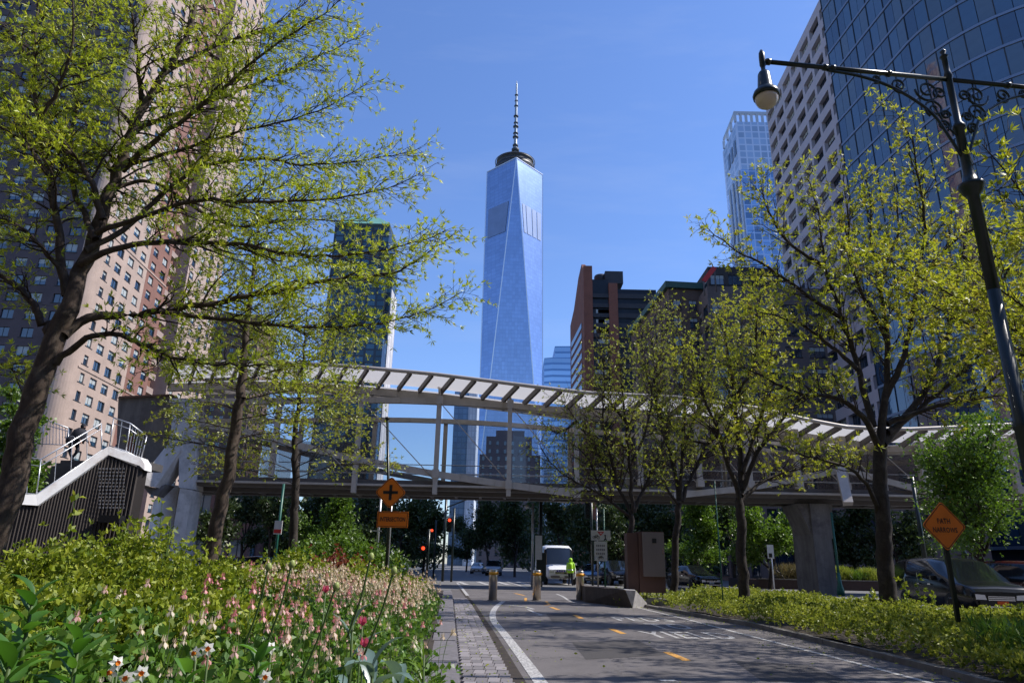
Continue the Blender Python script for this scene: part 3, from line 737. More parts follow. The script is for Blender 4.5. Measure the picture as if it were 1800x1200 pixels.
# pale blinds whose colour stands in for light in office windows
rng = random.Random(8)
for k in range(10, nfl - 2, 1):
    z = 6 + k * fhb + 1.35
    for i in range(7):
        if rng.random() < .45:
            x = a.x + 3 + i * (q1 - 6.2 - a.x) / 7
            mb = MB(); mb.box(x, x + 1.9, BY + .22, BY + .385, z, z + 1.2); mb.build('blind', BL, bb)
# --- old brown brick loft building with green cornice
OY = 128; a = at(1180, 600, OY); q = at(1236, 600, OY); zt = at(1200, 507, OY).z
ob = thing('cornice_building', 'old brown brick loft building with green copper cornice behind the right-hand trees', 'building', (a.x, OY, 0))
w_ = block(ob, (a.x, OY), 26, 30, 0, zt, BRN, cols_f=8, cols_s=8, ww=1.6, fh=3.8, wz=(1, 3.1), udir=V(1, .079, 0))
place(ob, w_, [win_mesh('window', 1.6, 2.1, GD, FR, 1), win_mesh('window', 1.6, 2.1, GD, FR, 1, blind=(BL, .3))], most=200)
mb = MB(); u_ = V(1, .079, 0).normalized(); p_ = V(a.x - .7, OY - .7, zt)
mb.slab([p_, p_ + u_ * 27.4, p_ + u_ * 27.4 + V(-u_.y, u_.x, 0) * 31, p_ + V(-u_.y, u_.x, 0) * 31], V(0, 0, 1.3)); mb.build('cornice', plain('green_cornice', (.05, .11, .09), .7, .2, .3, 0), ob)
# --- taller brown block beside it with red crane
a = at(1247, 560, OY - 6); q = at(1450, 560, OY - 6); zt2 = at(1290, 462, OY - 6).z
tb = thing('stone_penthouse_block', 'tall grey-brown block with wide windows and dark penthouse roof behind the right-hand trees', 'building', (a.x, OY - 6, 0))
w_ = block(tb, (a.x, OY - 6), q.x - a.x, 26, 0, zt2 - 5, plain('taupe_stone', (.17, .14, .13), .85, .1, .3, 0), cols_f=5, cols_s=6, ww=3.0, fh=4.2, wz=(1.2, 3.3))
w_ += block(tb, (a.x + 1, OY - 4), q.x - a.x - 8, 20, zt2 - 4.98, zt2, plain('dark_penthouse', (.06, .055, .055), .85, .1, .3, 0), cols_f=4, cols_s=4, ww=2.6, fh=4.6, wz=(1.2, 3.3), name='penthouse')
place(tb, w_, [win_mesh('window', 3.0, 2.1, GD, FR, 2), win_mesh('window', 3.0, 2.1, GD, FR, 2, blind=(BL, .35))], most=200)
rc = thing('roof_banner', 'small red tarpaulin strip slanting on the edge of the taupe rooftop', 'tarpaulin', tuple(at(1240, 500, OY - 8)))
p, q = at(1237, 494, OY - 8), at(1256, 470, OY - 8); mb = MB(); mb.beam(p, q, .3, .9); mb.build('red_sheet', MT['red_sign'], rc)
mb = MB(); mb.tube([p, p - V(0, 0, 3)], .12, 5); mb.tube([q, q - V(0, 0, 5)], .12, 5); mb.build('support', MT['steel_dark'], rc)
# --- low brownish buildings behind the bridge at right
a = at(1330, 900, 74); q = at(1760, 900, 74); zt3 = at(1500, 795, 74).z
lb = thing('low_brick_row', 'low brown brick frontage with dark shop windows behind the right end of the footbridge', 'building', (a.x, 74, 0))
w_ = block(lb, (a.x, 74), 24, 14, 0, zt3, brick('dusky_brick', (.20, .135, .115), (.16, .11, .095), (.14, .11, .10)), cols_f=5, cols_s=4, ww=2.6, fh=4.2, wz=(.6, 3.2))
place(lb, w_, [win_mesh('window', 2.6, 2.6, GD, FR, 2)], most=80)

# --- white grid tower (right)
WY0, WY1 = 108, 139
f1 = at(1372, 420, WY1); ztw = at(1365, 192, WY1).z
wt = thing('white_grid_tower', 'pale concrete tower with a grid of deep dark windows between the two glass towers', 'building', (f1.x, WY0, 0))
oW = V(f1.x, WY1, 0)
r2_ = ray(1440, 0); Yn_ = (ztw - EYE) / (r2_.z / r2_.y); p2_ = at(1440, 0, Yn_); uW = V(p2_.x - f1.x, Yn_ - WY1, 0).normalized()
mb = MB(); WWd = (WY1 - 101.5) / -uW.y; nfw = int((ztw - 3) / 4.3)
cw = equal_cols(WWd, 7, 4.4)
w_ = facade(mb, oW, uW, WWd, 2, nfw, 4.3, cw, 1.2, 3.5, .8, 0, base=0, top=ztw)
e1 = oW + uW * WWd
for p, q in ((e1, e1 + SN * 40), (e1 + SN * 40, oW + SN * 40), (oW + SN * 40, oW)): mb.quad(p, q, q + V(0, 0, ztw), p + V(0, 0, ztw))
mb.quad(oW + V(0, 0, ztw), e1 + V(0, 0, ztw), e1 + SN * 40 + V(0, 0, ztw), oW + SN * 40 + V(0, 0, ztw))
mb.build('wall', plain('pale_precast', (.48, .44, .47), .7, .06, .3, 0), wt)
place(wt, w_, [win_mesh('window', 4.4, 2.3, GD, FR, 3, sill=False), win_mesh('window', 4.4, 2.3, GD, FR, 3, sill=False, blind=(BL, .3))], most=280)
mb = MB(); mb.tube([oW + SN * 6 + uW * 12 + V(0, 0, ztw), oW + SN * 6 + uW * 12 + V(0, 0, ztw + 3)], .15, 5); mb.build('roof_mast', MT['steel_dark'], wt)
# --- curved blue glass tower (right)
ct = thing('curved_glass_tower', 'dark blue glass tower with rounded corner and pale floor bands at the right edge', 'building', (63, 84, 0))
pA = e1 + uW * -.5; pA = V(at(1490, 300, 100).x - .3, 100.0, 0)
path2 = [pA]; PW = 1.9; q = pA.copy()
while q.y > 82: q = q - SD * PW; path2.append(q.copy())
RADc = 17; ang0 = math.atan2(-SD.y, -SD.x); turn = PW / RADc; a_ = ang0
for i in range(int(math.pi / 2 / turn)):
    a_ += turn; q = q + V(math.cos(a_), math.sin(a_), 0) * PW; path2.append(q.copy())
d_ = (path2[-1] - path2[-2]).normalized()
for i in range(18): q = q + d_ * PW; path2.append(q.copy())
CZ0, CFH, CN = 4, 4.7, 26; CZT = CZ0 + CFH * CN
mb = MB(); cen = V(80, 105, 0)
poly = [(p.x, p.y) for p in path2] + [(path2[-1].x, 101.5), (pA.x + 5, 101.5)]
inner = []
for i, p in enumerate(path2):
    t = path2[min(i + 1, len(path2) - 1)] - path2[max(i - 1, 0)]; t.normalize(); nn_ = V(-t.y, t.x, 0); inner.append((p + nn_ * .35))
mb.prism([(p.x, p.y) for p in inner] + [(path2[-1].x, 101.5), (pA.x + 5, 101.5)], 0, CZT); mb.build('core', plain('dark_interior', (.01, .014, .02), .8, .1, .3, 0), ct)
CG = []
for nme, c in (('deep_blue_pane', (.016, .05, .105)), ('mid_blue_pane', (.03, .085, .16)), ('grey_blue_pane', (.05, .085, .12))): CG.append(glassy(nme, c, .05))
pan = []
for c in CG:
    mb = MB(); mb.box(-PW / 2 + .04, PW / 2 - .04, 0, .05, .42, CFH - .04); pan.append(mb.mesh('glass_panel', c))
wl_ = []
for i in range(len(path2) - 1):
    p, q = path2[i], path2[i + 1]; rz = math.atan2((q - p).y, (q - p).x)
    for k in range(CN): wl_.append((V((p.x + q.x) / 2, (p.y + q.y) / 2, CZ0 + k * CFH), rz, i, k))
rng = random.Random(2)
place(ct, wl_, pan, name='glass_panel', most=296, seed=3, rest='far_glass_panels')
BAND = plain('pale_floor_band', (.20, .25, .34), .4, .05, .3, 0, metal=.3)
for k in range(CN + 1):
    z = CZ0 + k * CFH; mb = MB()
    lo = []; hi = []
    for i, p in enumerate(path2):
        t = path2[min(i + 1, len(path2) - 1)] - path2[max(i - 1, 0)]; t.normalize(); nn_ = V(t.y, -t.x, 0)
        lo.append(p + nn_ * .12 + V(0, 0, z)); hi.append(p + nn_ * .12 + V(0, 0, z + (.38)))
    for i in range(len(lo) - 1):
        mb.quad(lo[i], lo[i + 1], hi[i + 1], hi[i]); a1 = V(*inner[i][:2], lo[i].z); b1 = V(*inner[i + 1][:2], lo[i].z)
        mb.quad(b1, lo[i + 1], lo[i], a1)
    mb.build('floor_band', BAND, ct)
for i, p in enumerate(path2):
    if i % 2 == 0:
        t = path2[min(i + 1, len(path2) - 1)] - path2[max(i - 1, 0)]; t.normalize(); nn_ = V(t.y, -t.x, 0)
        mb = MB(); mb.beam(p + nn_ * .05 + V(0, 0, 4), p + nn_ * .05 + V(0, 0, CZT), .10, .10); mb.build('mullion', FR, ct)
# --- distant blue tower with open crown
DY = 330; a = at(1284, 400, DY + 28); b_ = at(1311, 400, DY); c_ = at(1372, 400, DY); zt4 = at(1311, 196, DY).z
dt = thing('distant_blue_tower', 'distant light blue glass tower with open rooftop frame, left of the pale grid tower', 'building', (b_.x, DY, 0))
DG = seamed('light_blue_curtain_wall', (.20, .34, .55), (.42, .52, .68), 4.0, 4.2, .14, .13, .2, .5, cellvar=.4)
DG2 = seamed('grid_crown_wall', (.34, .46, .62), (.55, .63, .76), 4.0, 4.2, .2, .2, .3, .3, cellvar=.15)
zs = zt4 - 38
mb = MB(); ft = [(b_.x, DY), (c_.x, DY), (c_.x, DY + 30), (a.x, DY + 30), (a.x, DY + 26)]
mb.prism(ft, 0, zs); mb.build('tower_block', DG, dt)
mb = MB(); ft2 = [(b_.x, DY), (c_.x, DY), (c_.x, DY + 30), (a.x, DY + 30), (a.x, DY + 26)]
mb.prism(ft2, zs + .02, zt4 - 7); mb.build('crown_block', DG2, dt)
CRM = plain('crown_frame', (.42, .48, .56), .5, .05, .2, 0)
for x in np.linspace(b_.x, c_.x, 7):
    mb = MB(); mb.box(x - .6, x + .6, DY, DY + 1.2, zt4 - 6.98, zt4 - 1.6); mb.build('crown_post', CRM, dt)
mb = MB(); mb.box(b_.x - .6, c_.x + .6, DY - .02, DY + 1.5, zt4 - 1.58, zt4); mb.build('crown_beam', CRM, dt)
pa, pb = V(a.x, DY + 26, 0), V(b_.x, DY, 0)
mb = MB(); mb.beam(pa + V(0, 0, zt4 - .9), pb + V(0, 0, zt4 - .9), 1.2, 1.4); mb.build('crown_beam', CRM, dt)
for t in (0, .33, .66):
    p = pa + (pb - pa) * t; mb = MB(); mb.box(p.x - .6, p.x + .6, p.y, p.y + 1.2, zt4 - 6.98, zt4 - 1.7); mb.build('crown_post', CRM, dt)
for t in (.2, .45, .7):
    for dz in (-9,):
        p = pa + (pb - pa) * t; q = pa + (pb - pa) * (t + .14); mb = MB(); mb.beam(p + V(-.1, -.1, zs + 17), q + V(-.1, -.1, zs + 17), .4, 9); mb.build('crown_opening', GD, dt)
for t in np.linspace(.12, .92, 4):
    p = pa + (pb - pa) * t; mb = MB(); mb.beam(p + V(-.2, -.2, 0), p + V(-.2, -.2, zs), .8, 2); mb.build('facade_fin', CRM, dt)
# red brick building behind the left pier
a = at(345, 900, 66)
rb = thing('red_brick_house', 'red brick building with arched bay glimpsed under the footbridge behind the left pier', 'building', (a.x, 66, 0))
w_ = block(rb, (at(335, 900, 66).x, 66), at(442, 900, 66).x - at(335, 900, 66).x, 14, 0, 8.5, REDB, cols_f=3, cols_s=4, ww=1.6, fh=4, wz=(1, 3))
place(rb, w_, [win_mesh('window', 1.6, 2.0, GL2, FR, 1)], most=40)
# ---------------------------------------------------------------- footbridge
BYF = 41.0; BYB = 45.2                       # front and back truss planes
fb = thing('footbridge', 'grey steel truss footbridge with curved roof and glazed sides spanning the street', 'footbridge', (0, BYF, 0))
A = lambda x, y, Y=BYF: at(x, y, Y)
PGL = bpy.data.materials.new('bridge_glazing'); PGL.use_nodes = True
n = PGL.node_tree.nodes; l = PGL.node_tree.links; n.clear()
g_ = n.new('ShaderNodeBsdfGlossy'); g_.inputs['Roughness'].default_value = .03; tr = n.new('ShaderNodeBsdfTransparent'); tr.inputs[0].default_value = (.80, .83, .86, 1)
fn = n.new('ShaderNodeFresnel'); fn.inputs[0].default_value = 1.5; ms = n.new('ShaderNodeMixShader'); l.new(fn.outputs[0], ms.inputs[0]); l.new(tr.outputs[0], ms.inputs[1]); l.new(g_.outputs[0], ms.inputs[2])
o_ = n.new('ShaderNodeOutputMaterial'); l.new(ms.outputs[0], o_.inputs[0])
MESHM, n, l = nt('tinted_side_panel')
d_ = n.new('ShaderNodeBsdfPrincipled'); d_.inputs['Base Color'].default_value = (.17, .145, .135, 1); d_.inputs['Roughness'].default_value = .2; t_ = n.new('ShaderNodeBsdfTransparent'); t_.inputs[0].default_value = (.75, .72, .70, 1)
ms = n.new('ShaderNodeMixShader'); ms.inputs[0].default_value = .5; l.new(t_.outputs[0], ms.inputs[1]); l.new(d_.outputs[0], ms.inputs[2]); o_ = n.new('ShaderNodeOutputMaterial'); l.new(ms.outputs[0], o_.inputs[0])
ROOFP, n, l = nt('milky_roof_panel')
d_ = n.new('ShaderNodeBsdfDiffuse'); d_.inputs[0].default_value = (.62, .61, .60, 1); t_ = n.new('ShaderNodeBsdfTranslucent'); t_.inputs[0].default_value = (.66, .65, .65, 1)
ms = n.new('ShaderNodeMixShader'); ms.inputs[0].default_value = .5; l.new(d_.outputs[0], ms.inputs[1]); l.new(t_.outputs[0], ms.inputs[2]); o_ = n.new('ShaderNodeOutputMaterial'); l.new(ms.outputs[0], o_.inputs[0])
# deck line from the photo (bottom edge), roof line (outer edge) and chords as polylines
deckx = [330, 478, 620, 765, 893, 1012, 1130, 1240, 1330, 1420, 1500, 1600, 1700, 1800]
def interp(tbl, x):
    for (a, b_), (c, d) in zip(tbl, tbl[1:]):
        if a <= x <= c: return b_ + (d - b_) * (x - a) / (c - a)
    return tbl[0][1] if x < tbl[0][0] else tbl[-1][1]
deckT = [(300, 838), (340, 840), (765, 862), (1060, 869), (1330, 876), (1500, 872), (1650, 870), (1850, 872)]
roofT = [(290, 652), (420, 648), (500, 648), (620, 655), (765, 668), (900, 685), (1020, 700), (1180, 708), (1320, 727), (1400, 746), (1470, 759), (1560, 763), (1650, 759), (1800, 752)]
zdeck = A(765, 862).z
def fy(x, off=0): return V(x, 0, 0)
XS = [A(px, 860).x for px in deckx]
XL, XR = A(318, 840).x, A(1850, 870).x
zt_at = lambda px: A(px, interp(roofT, px)).z
# girder and deck
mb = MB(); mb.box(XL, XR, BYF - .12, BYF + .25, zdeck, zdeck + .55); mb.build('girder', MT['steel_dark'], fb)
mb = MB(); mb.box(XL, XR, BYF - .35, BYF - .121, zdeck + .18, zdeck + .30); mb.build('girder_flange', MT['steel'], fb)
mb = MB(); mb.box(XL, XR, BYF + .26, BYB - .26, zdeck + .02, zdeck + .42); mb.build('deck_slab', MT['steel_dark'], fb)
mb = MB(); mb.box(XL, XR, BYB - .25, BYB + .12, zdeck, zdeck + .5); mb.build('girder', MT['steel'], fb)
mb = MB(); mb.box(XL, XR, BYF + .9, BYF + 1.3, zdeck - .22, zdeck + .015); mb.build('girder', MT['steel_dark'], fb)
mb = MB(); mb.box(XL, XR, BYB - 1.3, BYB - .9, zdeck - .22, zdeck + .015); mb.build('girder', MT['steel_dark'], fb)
for k in range(40):
    x = XL + 1 + k * 1.5
    if x < XR - 1:
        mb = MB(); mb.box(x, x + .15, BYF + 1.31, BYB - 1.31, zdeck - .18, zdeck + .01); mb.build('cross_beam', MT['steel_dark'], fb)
# upper chord
upT = [(300, 682), (420, 690), (600, 700), (765, 706), (893, 712), (1060, 722), (1200, 740), (1330, 775), (1400, 800), (1478, 828)]
upT2 = [(1478, 828), (1560, 800), (1650, 783), (1760, 775), (1850, 772)]
loT = [(330, 742), (420, 757), (560, 792), (620, 806), (680, 818), (765, 834), (893, 853), (1010, 868)]
loT1 = [(1180, 872), (1315, 858), (1400, 842), (1478, 826)]
loT2 = [(1478, 826), (1560, 848), (1650, 872)]
def chord(tbl, Yf, w, h, nm, step=60, dz=0):
    pts = []; x = tbl[0][0]
    while x < tbl[-1][0]: pts.append(A(x, interp(tbl, x))); x += step
    pts.append(A(*tbl[-1])); mb = MB()
    pts = [V(p.x, Yf, p.z + dz) for p in pts]
    for p, q in zip(pts, pts[1:]): mb.beam(p, q + (q - p).normalized() * .02, w, h)
    mb.build(nm, MT['steel'], fb); return pts
UPF = [(300, 706), (420, 706), (500, 705), (600, 703), (700, 704), (765, 706), (830, 709), (893, 713), (960, 719), (1060, 727), (1200, 738), (1330, 752), (1420, 768), (1478, 776), (1560, 790), (1650, 785), (1850, 775)]
chord(UPF, BYF - .05, .28, .36, 'upper_chord', 45); chord(UPF, BYB, .25, .3, 'upper_chord', 45, -.35)
chord(loT, BYF - .30, .18, .38, 'arch_chord', 30); chord(loT1, BYF - .30, .18, .34, 'arch_chord', 40); chord(loT2, BYF - .30, .18, .34, 'arch_chord', 40)
chord(loT, BYB + .2, .18, .34, 'arch_chord', 30)
# posts with bracket ends, back posts, glazing, rods, rails
postx = [478, 625, 766, 894, 1013, 1125, 1228, 1315, 1400, 1482, 1545, 1618, 1700, 1780]
pf = []
for px in postx:
    p = A(px, 850); zb = zdeck - .25 if px in (766, 894, 625) else zdeck + .56
    zt_ = A(px, interp(UPF, px)).z
    mb = MB(); mb.box(p.x - .13, p.x + .13, BYF - .55, BYF - .17, zb, zt_ + .1)
    mb.box(p.x - .2, p.x + .2, BYF - .6, BYF - .12, zt_ - .25, zt_ + .25)
    mb.box(p.x - .19, p.x + .19, BYF - .6, BYF - .12, A(px, interp(loT, px)).z - .25 if px < 1015 else zdeck + .5, A(px, interp(loT, px)).z + .25 if px < 1015 else zdeck + .9)
    # goose-neck arm to the roof edge
    zr = zt_at(px) ; mb.tube([V(p.x, BYF - .3, zt_), V(p.x, BYF - .55, zt_ + .35 * (zr - zt_)), V(p.x - .05, BYF - .25, zt_ + .7 * (zr - zt_) - .2), V(p.x - .1, BYF - .1, zr - .45)], .09, 6)
    mb.build('post', MT['steel'], fb); pf.append((p.x, zt_, zr))
    pb_ = at(px - 30, 850, BYB); mb = MB(); xb = p.x
    mb.box(xb - .13, xb + .13, BYB + .05, BYB + .4, zdeck + .51, zt_ - .3); mb.build('post', MT['steel'], fb)
# canopy: outer edge beam, inner gutter beam, ribs and panels
def roofpt(px, Y, dz=0): p = A(px, interp(roofT, px)); return V(p.x, Y, p.z + dz)
pxs = [300 + 36.5 * i for i in range(43)]
mb = MB(); mi_ = MB(); mb3 = MB()
for a, b_ in zip(pxs, pxs[1:]):
    p, q = roofpt(a, BYF - 1.5, 0), roofpt(b_, BYF - 1.5, 0)
    mb.tube([p, q], .12, 8, cap=False)
    p, q = roofpt(a, BYF + .1, -1.05), roofpt(b_, BYF + .1, -1.05); mi_.beam(p, q + (q - p).normalized() * .02, .3, .45)
    p, q = roofpt(a, BYB + 1.0, -.15), roofpt(b_, BYB + 1.0, -.15); mb3.beam(p, q + (q - p).normalized() * .02, .2, .25)
mb.build('edge_tube', MT['steel'], fb); mi_.build('gutter_beam', MT['steel'], fb); mb3.build('edge_beam', MT['steel'], fb)
for a, b_ in zip(pxs, pxs[1:]):
    p0, p1 = roofpt(a + 26, BYF - 1.45, -.05), roofpt(a, BYF + .0, -.80)
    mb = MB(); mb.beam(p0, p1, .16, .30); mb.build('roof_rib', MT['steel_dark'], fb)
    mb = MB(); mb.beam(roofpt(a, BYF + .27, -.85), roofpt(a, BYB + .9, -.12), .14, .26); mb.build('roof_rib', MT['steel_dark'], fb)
    q0, q1 = roofpt(b_ + 26, BYF - 1.45, .0), roofpt(b_, BYF + .0, -.66)
    p0, p1 = roofpt(a + 26, BYF - 1.45, .0), roofpt(a, BYF + .0, -.66); up_ = V(0, 0, .13)
    mb = MB(); mb.quad(p0 + up_, q0 + up_, q1 + up_, p1 + up_); mb.build('roof_panel', ROOFP, fb)
    mb = MB(); mb.quad(roofpt(a, BYF + .27, -.66), roofpt(b_, BYF + .27, -.66), roofpt(b_, BYB + .9, .04), roofpt(a, BYB + .9, .04)); mb.build('roof_panel', ROOFP, fb)
XA = [XL] + [p[0] for p in pf]; ZA = [pf[0][1]] + [p[1] for p in pf]
for i in range(len(XA) - 1):
    x0, x1 = XA[i] + .2, XA[i + 1] - .2
    for Yg, mt_ in ((BYF + .0, PGL), (BYB, PGL)):
        if x1 - x0 < .3: continue
        mb = MB(); mb.quad((x0, Yg, zdeck + .56), (x1, Yg, zdeck + .56), (x1, Yg, ZA[i + 1] - .2), (x0, Yg, ZA[i] - .2)); mb.build('glass_panel', mt_, fb)
    mb = MB(); mb.tube([(x0, BYF - .4, ZA[i] - .3), (x1, BYF - .4, zdeck + .7)], .03, 5); mb.build('tie_rod', MT['steel'], fb)
    for z in (zdeck + .95, zdeck + 1.5):
        mb = MB(); mb.tube([(x0, BYF + .12, z), (x1, BYF + .12, z)], .03, 5); mb.build('hand_rail', MT['rail'], fb)
    mb = MB(); mb.tube([(x0, BYB - .1, zdeck + 1.5), (x1, BYB - .1, zdeck + 1.5)], .03, 5); mb.build('hand_rail', MT['rail'], fb)
# solid tinted infill on the right end and the left end of the span
for (pa_, pb_) in ((348, 408), (412, 472), (484, 550), (554, 618), (1020, 1120), (1130, 1225), (1230, 1312), (1318, 1397), (1403, 1478), (1486, 1542), (1548, 1615), (1621, 1697)):
    p, q = A(pa_, 850).x, A(pb_, 850).x
    mb = MB(); mb.quad((p, BYB - .3, zdeck + .5), (q, BYB - .3, zdeck + .5), (q, BYB - .3, zdeck + 3.4), (p, BYB - .3, zdeck + 3.4)); mb.build('side_panel', MESHM, fb)
# right concrete pier and slanting strut
mb = MB(); p = A(1430, 900); q = A(1462, 900)
mb.prism([(p.x, BYF + .4), (q.x, BYF + .4), (q.x, BYF + 3.4), (p.x, BYF + 3.4)], 0, zdeck - .24)
mb.build('pier', MT['concrete_d'], fb)
mb = MB(); p = A(1424, 880); mb.slab([V(p.x - .55, BYF + .6, zdeck - .24), V(p.x + .2, BYF + .6, zdeck - 2.2), V(p.x + 1.4, BYF + .6, zdeck - 2.2), V(q.x + .35, BYF + .6, zdeck - .24)][::-1], V(0, 2.4, 0)); mb.build('pier_head', MT['concrete_d'], fb)
mb = MB(); mb.beam(A(1476, 822, BYF - .8), A(1491, 885, BYF - 2.0), .5, .35); mb.build('slanting_strut', MT['steel'], fb)
# left pier: forked pale concrete legs
PY = 40.0
PYF = lambda off=0: (lambda px: 40 + off + (px - 320) * .02)
def poly(pts, Y, d): return [at(x, y, Y) for x, y in pts], V(0, d, 0)
lp = thing('forked_pier', 'pale concrete forked pier carrying the left end of the footbridge', 'bridge pier', tuple(V(at(325, 930, PY).x, PY, 0)))
def slab_px(root, name, pts, Y, d, mat, **k):
    mb = MB(); P_ = [at(x, y, Y(x) if callable(Y) else Y) for x, y in pts]
    tops = [(pp, q) for pp, q in zip(pts, P_) if q.z >= 1.6]
    for k_, p in enumerate(P_):
        if p.z < 1.6:
            t_ = min(tops, key=lambda e: abs(e[0][0] - pts[k_][0]))[1]; p.x, p.y, p.z = t_.x, t_.y, -.05
    mb.slab(P_, V(0, d, 0)); return mb.build(name, mat, root, **k)
slab_px(lp, 'upper_body', [(303, 700), (343, 703), (342, 778), (316, 778), (296, 778), (301, 755)], PYF(), 1.3, MT['concrete'])
slab_px(lp, 'slanting_leg', [(296, 778.5), (316, 778.5), (318, 790), (273, 856), (243, 850), (246, 842)], PYF(-.25), 1.6, MT['concrete'])
slab_px(lp, 'upright_leg', [(315, 779), (342, 778.5), (340, 860), (314, 856)], PYF(-.01), 1.35, MT['concrete'])
slab_px(lp, 'rocker_block', [(250, 852), (273, 857), (292, 851), (275, 872), (262, 868)], PYF(.1), 1.4, MT['concrete_d'])
slab_px(lp, 'foot_slab', [(270, 985), (270, 880), (295, 851), (315, 853), (315, 980)], lambda px: PY + .4 + (px - 300) * .03, 1.5, MT['concrete_w'])
slab_px(lp, 'foot_column', [(316.5, 980), (316.5, 857), (338, 861), (338, 980)], PYF(-.2), 1.4, MT['concrete'])
# grey wall panel / lift enclosure beside the stair head
lw = thing('stair_head_wall', 'weathered grey concrete wall panel with a brown rim at the head of the stair', 'wall', tuple(V(at(250, 800, 42).x, 42, 0)))
slab_px(lw, 'wall_panel', [(203, 830), (208, 700), (300, 695), (296, 830)], 42, .6, MT['concrete_d'])
slab_px(lw, 'rim', [(207, 699.5), (209, 696), (301, 692), (300, 694.5)], 41.8, 1.0, plain('rust_rim', (.16, .09, .06), .8))
slab_px(lw, 'door_panel', [(222, 825), (224, 768), (236, 766), (236, 826)], 41.93, .06, plain('dull_red_panel', (.16, .05, .035), .6))
slab_px(lw, 'door_panel', [(255, 832), (257, 768), (293, 766), (291, 836)], 41.93, .06, plain('grey_panel', (.13, .135, .14), .6))
# ---------------------------------------------------------------- stair
SY = 27.5
def SYF(off=0): return lambda px: 28.5 + (px - 190) * .012 + off
sr = thing('bridge_stair', 'concrete stair with ribbed grey-brown side wall and white coping climbing to the footbridge', 'stair', tuple(V(at(150, 900, SY).x, SY, 0)))
WT = [(-46, 876), (27, 880), (66, 888), (190, 800), (252, 826)]
wpx = sorted(set([-46 + i * 6.2 for i in range(48)] + [27, 66, 190, 252])); wpts = [at(x, interp(WT, x), SYF()(x)) for x in wpx]
mb = MB()
for p, q in zip(wpts, wpts[1:]):
    mb.add([V(p.x, p.y, -.05), V(q.x, q.y, -.05), q, p, V(p.x, p.y + .35, -.05), V(q.x, q.y + .35, -.05), q + V(0, .35, 0), p + V(0, .35, 0)], [(0, 1, 2, 3), (5, 4, 7, 6), (3, 2, 6, 7)])
mb.build('ribbed_wall', MT['ribbed'], sr)
ribm = MB()
for i in range(46):
    px = -38 + i * 6.2
    top = interp(WT, px) + 1.5
    if 172 < px < 222 and False: continue
    y_ = SYF()(px); p = at(px, top, y_); ribm.box(p.x, p.x + .075, y_ - .09, y_ + .03, 0, p.z)
ribm.build('wall_ribs', MT['ribbed'], sr, kind='stuff')
gm = MB()
for i in range(8):
    for j in range(12):
        y_ = SYF()(176 + i * 6); p = at(176 + i * 6, 825 + j * 6.2, y_); gm.box(p.x, p.x + .06, y_ - .115, y_ - .091, p.z, p.z + .05)
gm.build('grille_studs', MT['rail'], sr, kind='stuff')
mb = MB(); y_ = SYF()(178); p = at(178, 905, y_); q = at(213, 915, y_); mb.box(p.x, q.x, y_ - .16, y_ + .3, p.z - .28, p.z); mb.build('hatch', MT['black'], sr)
cop = [(22, 862), (64, 868), (190, 769), (244, 796), (251, 812), (249, 824), (190, 788), (66, 888), (22, 876)]
for a_, b_, c_, d_ in (((-45, 866), (64, 869), (66, 888), (-45, 881)), ((64.3, 869), (190, 784), (190, 799), (66.3, 888)), ((190.3, 784), (247, 804), (245, 818), (190.3, 799)), ((247.3, 804), (254, 815), (254, 826), (245.3, 818))):
    slab_px(sr, 'coping', [a_, b_, c_, d_], SYF(-.14), .6, MT['concrete_w'])
# treads seen through the railing
tr0 = at(64, 869, SY + .9); tr1 = at(190, 784, SY + .9); NT = 15
STP = plain('dark_stair_tread', (.075, .07, .07), .85, .2, 3, .2)
for i in range(NT):
    t = i / NT; p = tr0 + (tr1 - tr0) * t; q = tr0 + (tr1 - tr0) * ((i + 1) / NT)
    mb = MB(); mb.box(p.x, q.x - .005, SY + 1.5, SY + 3.4, tr0.z - .5 if i == 0 else p.z - .55, q.z - .02); mb.build('tread', STP, sr)
# upper cross flight behind (rising towards the camera's right)
for i in range(11):
    z = at(60, 862 - i * 7.0, SY + 3.5).z; mb = MB(); xl_, xr_ = at(20, 850, SY + 3.5).x, at(196, 850, SY + 3.5).x
    mb.box(xl_, xr_, SY + 3.5 + i * .3, SY + (3.79 if i < 10 else 4.8) + i * .3, z - .35, z); mb.build('tread', STP, sr)
def railing(root, top, bot, Y, nb, name='railing', posts=True, r=.028):
    mb = MB(); Yq = Y if callable(Y) else (lambda x: Y)
    T_ = [at(x, y, Yq(b_[0])) for (x, y), b_ in zip(top, bot)]; B_ = [at(x, y, Yq(x)) for x, y in bot]
    mb.tube(T_, r * 1.3, 6); mb.tube(B_, r, 6); mb.tube([T_[i] + (B_[i] - T_[i]) * .2 for i in range(len(T_))], r * .9, 6)
    for i in range(len(T_)): mb.tube([T_[i], B_[i] - V(0, 0, .15)], r * 1.2, 6)
    for s in range(len(T_) - 1):
        for k in range(1, nb[s]):
            t = k / nb[s]; mb.tube([T_[s] + (T_[s + 1] - T_[s]) * t, B_[s] + (B_[s + 1] - B_[s]) * t], r * .75, 4, cap=False)
    mb.build(name, MT['rail'], root)
railing(sr, [(30, 800), (72, 807), (178, 744)], [(28, 866), (65, 868), (180, 790)], SYF(.1), [2, 4], r=.022)
railing(sr, [(200, 734), (229, 744), (258, 766)], [(193, 783), (222, 793), (248, 806)], SYF(.1), [2, 6], r=.022)
railing(sr, [(45, 733), (78, 737), (120, 752)], [(44, 776), (75, 780), (122, 782)], SY + 7, [4, 8], r=.022)
railing(sr, [(-30, 752), (20, 733)], [(-30, 800), (8, 790)], SY + 7.1, [6], r=.022)

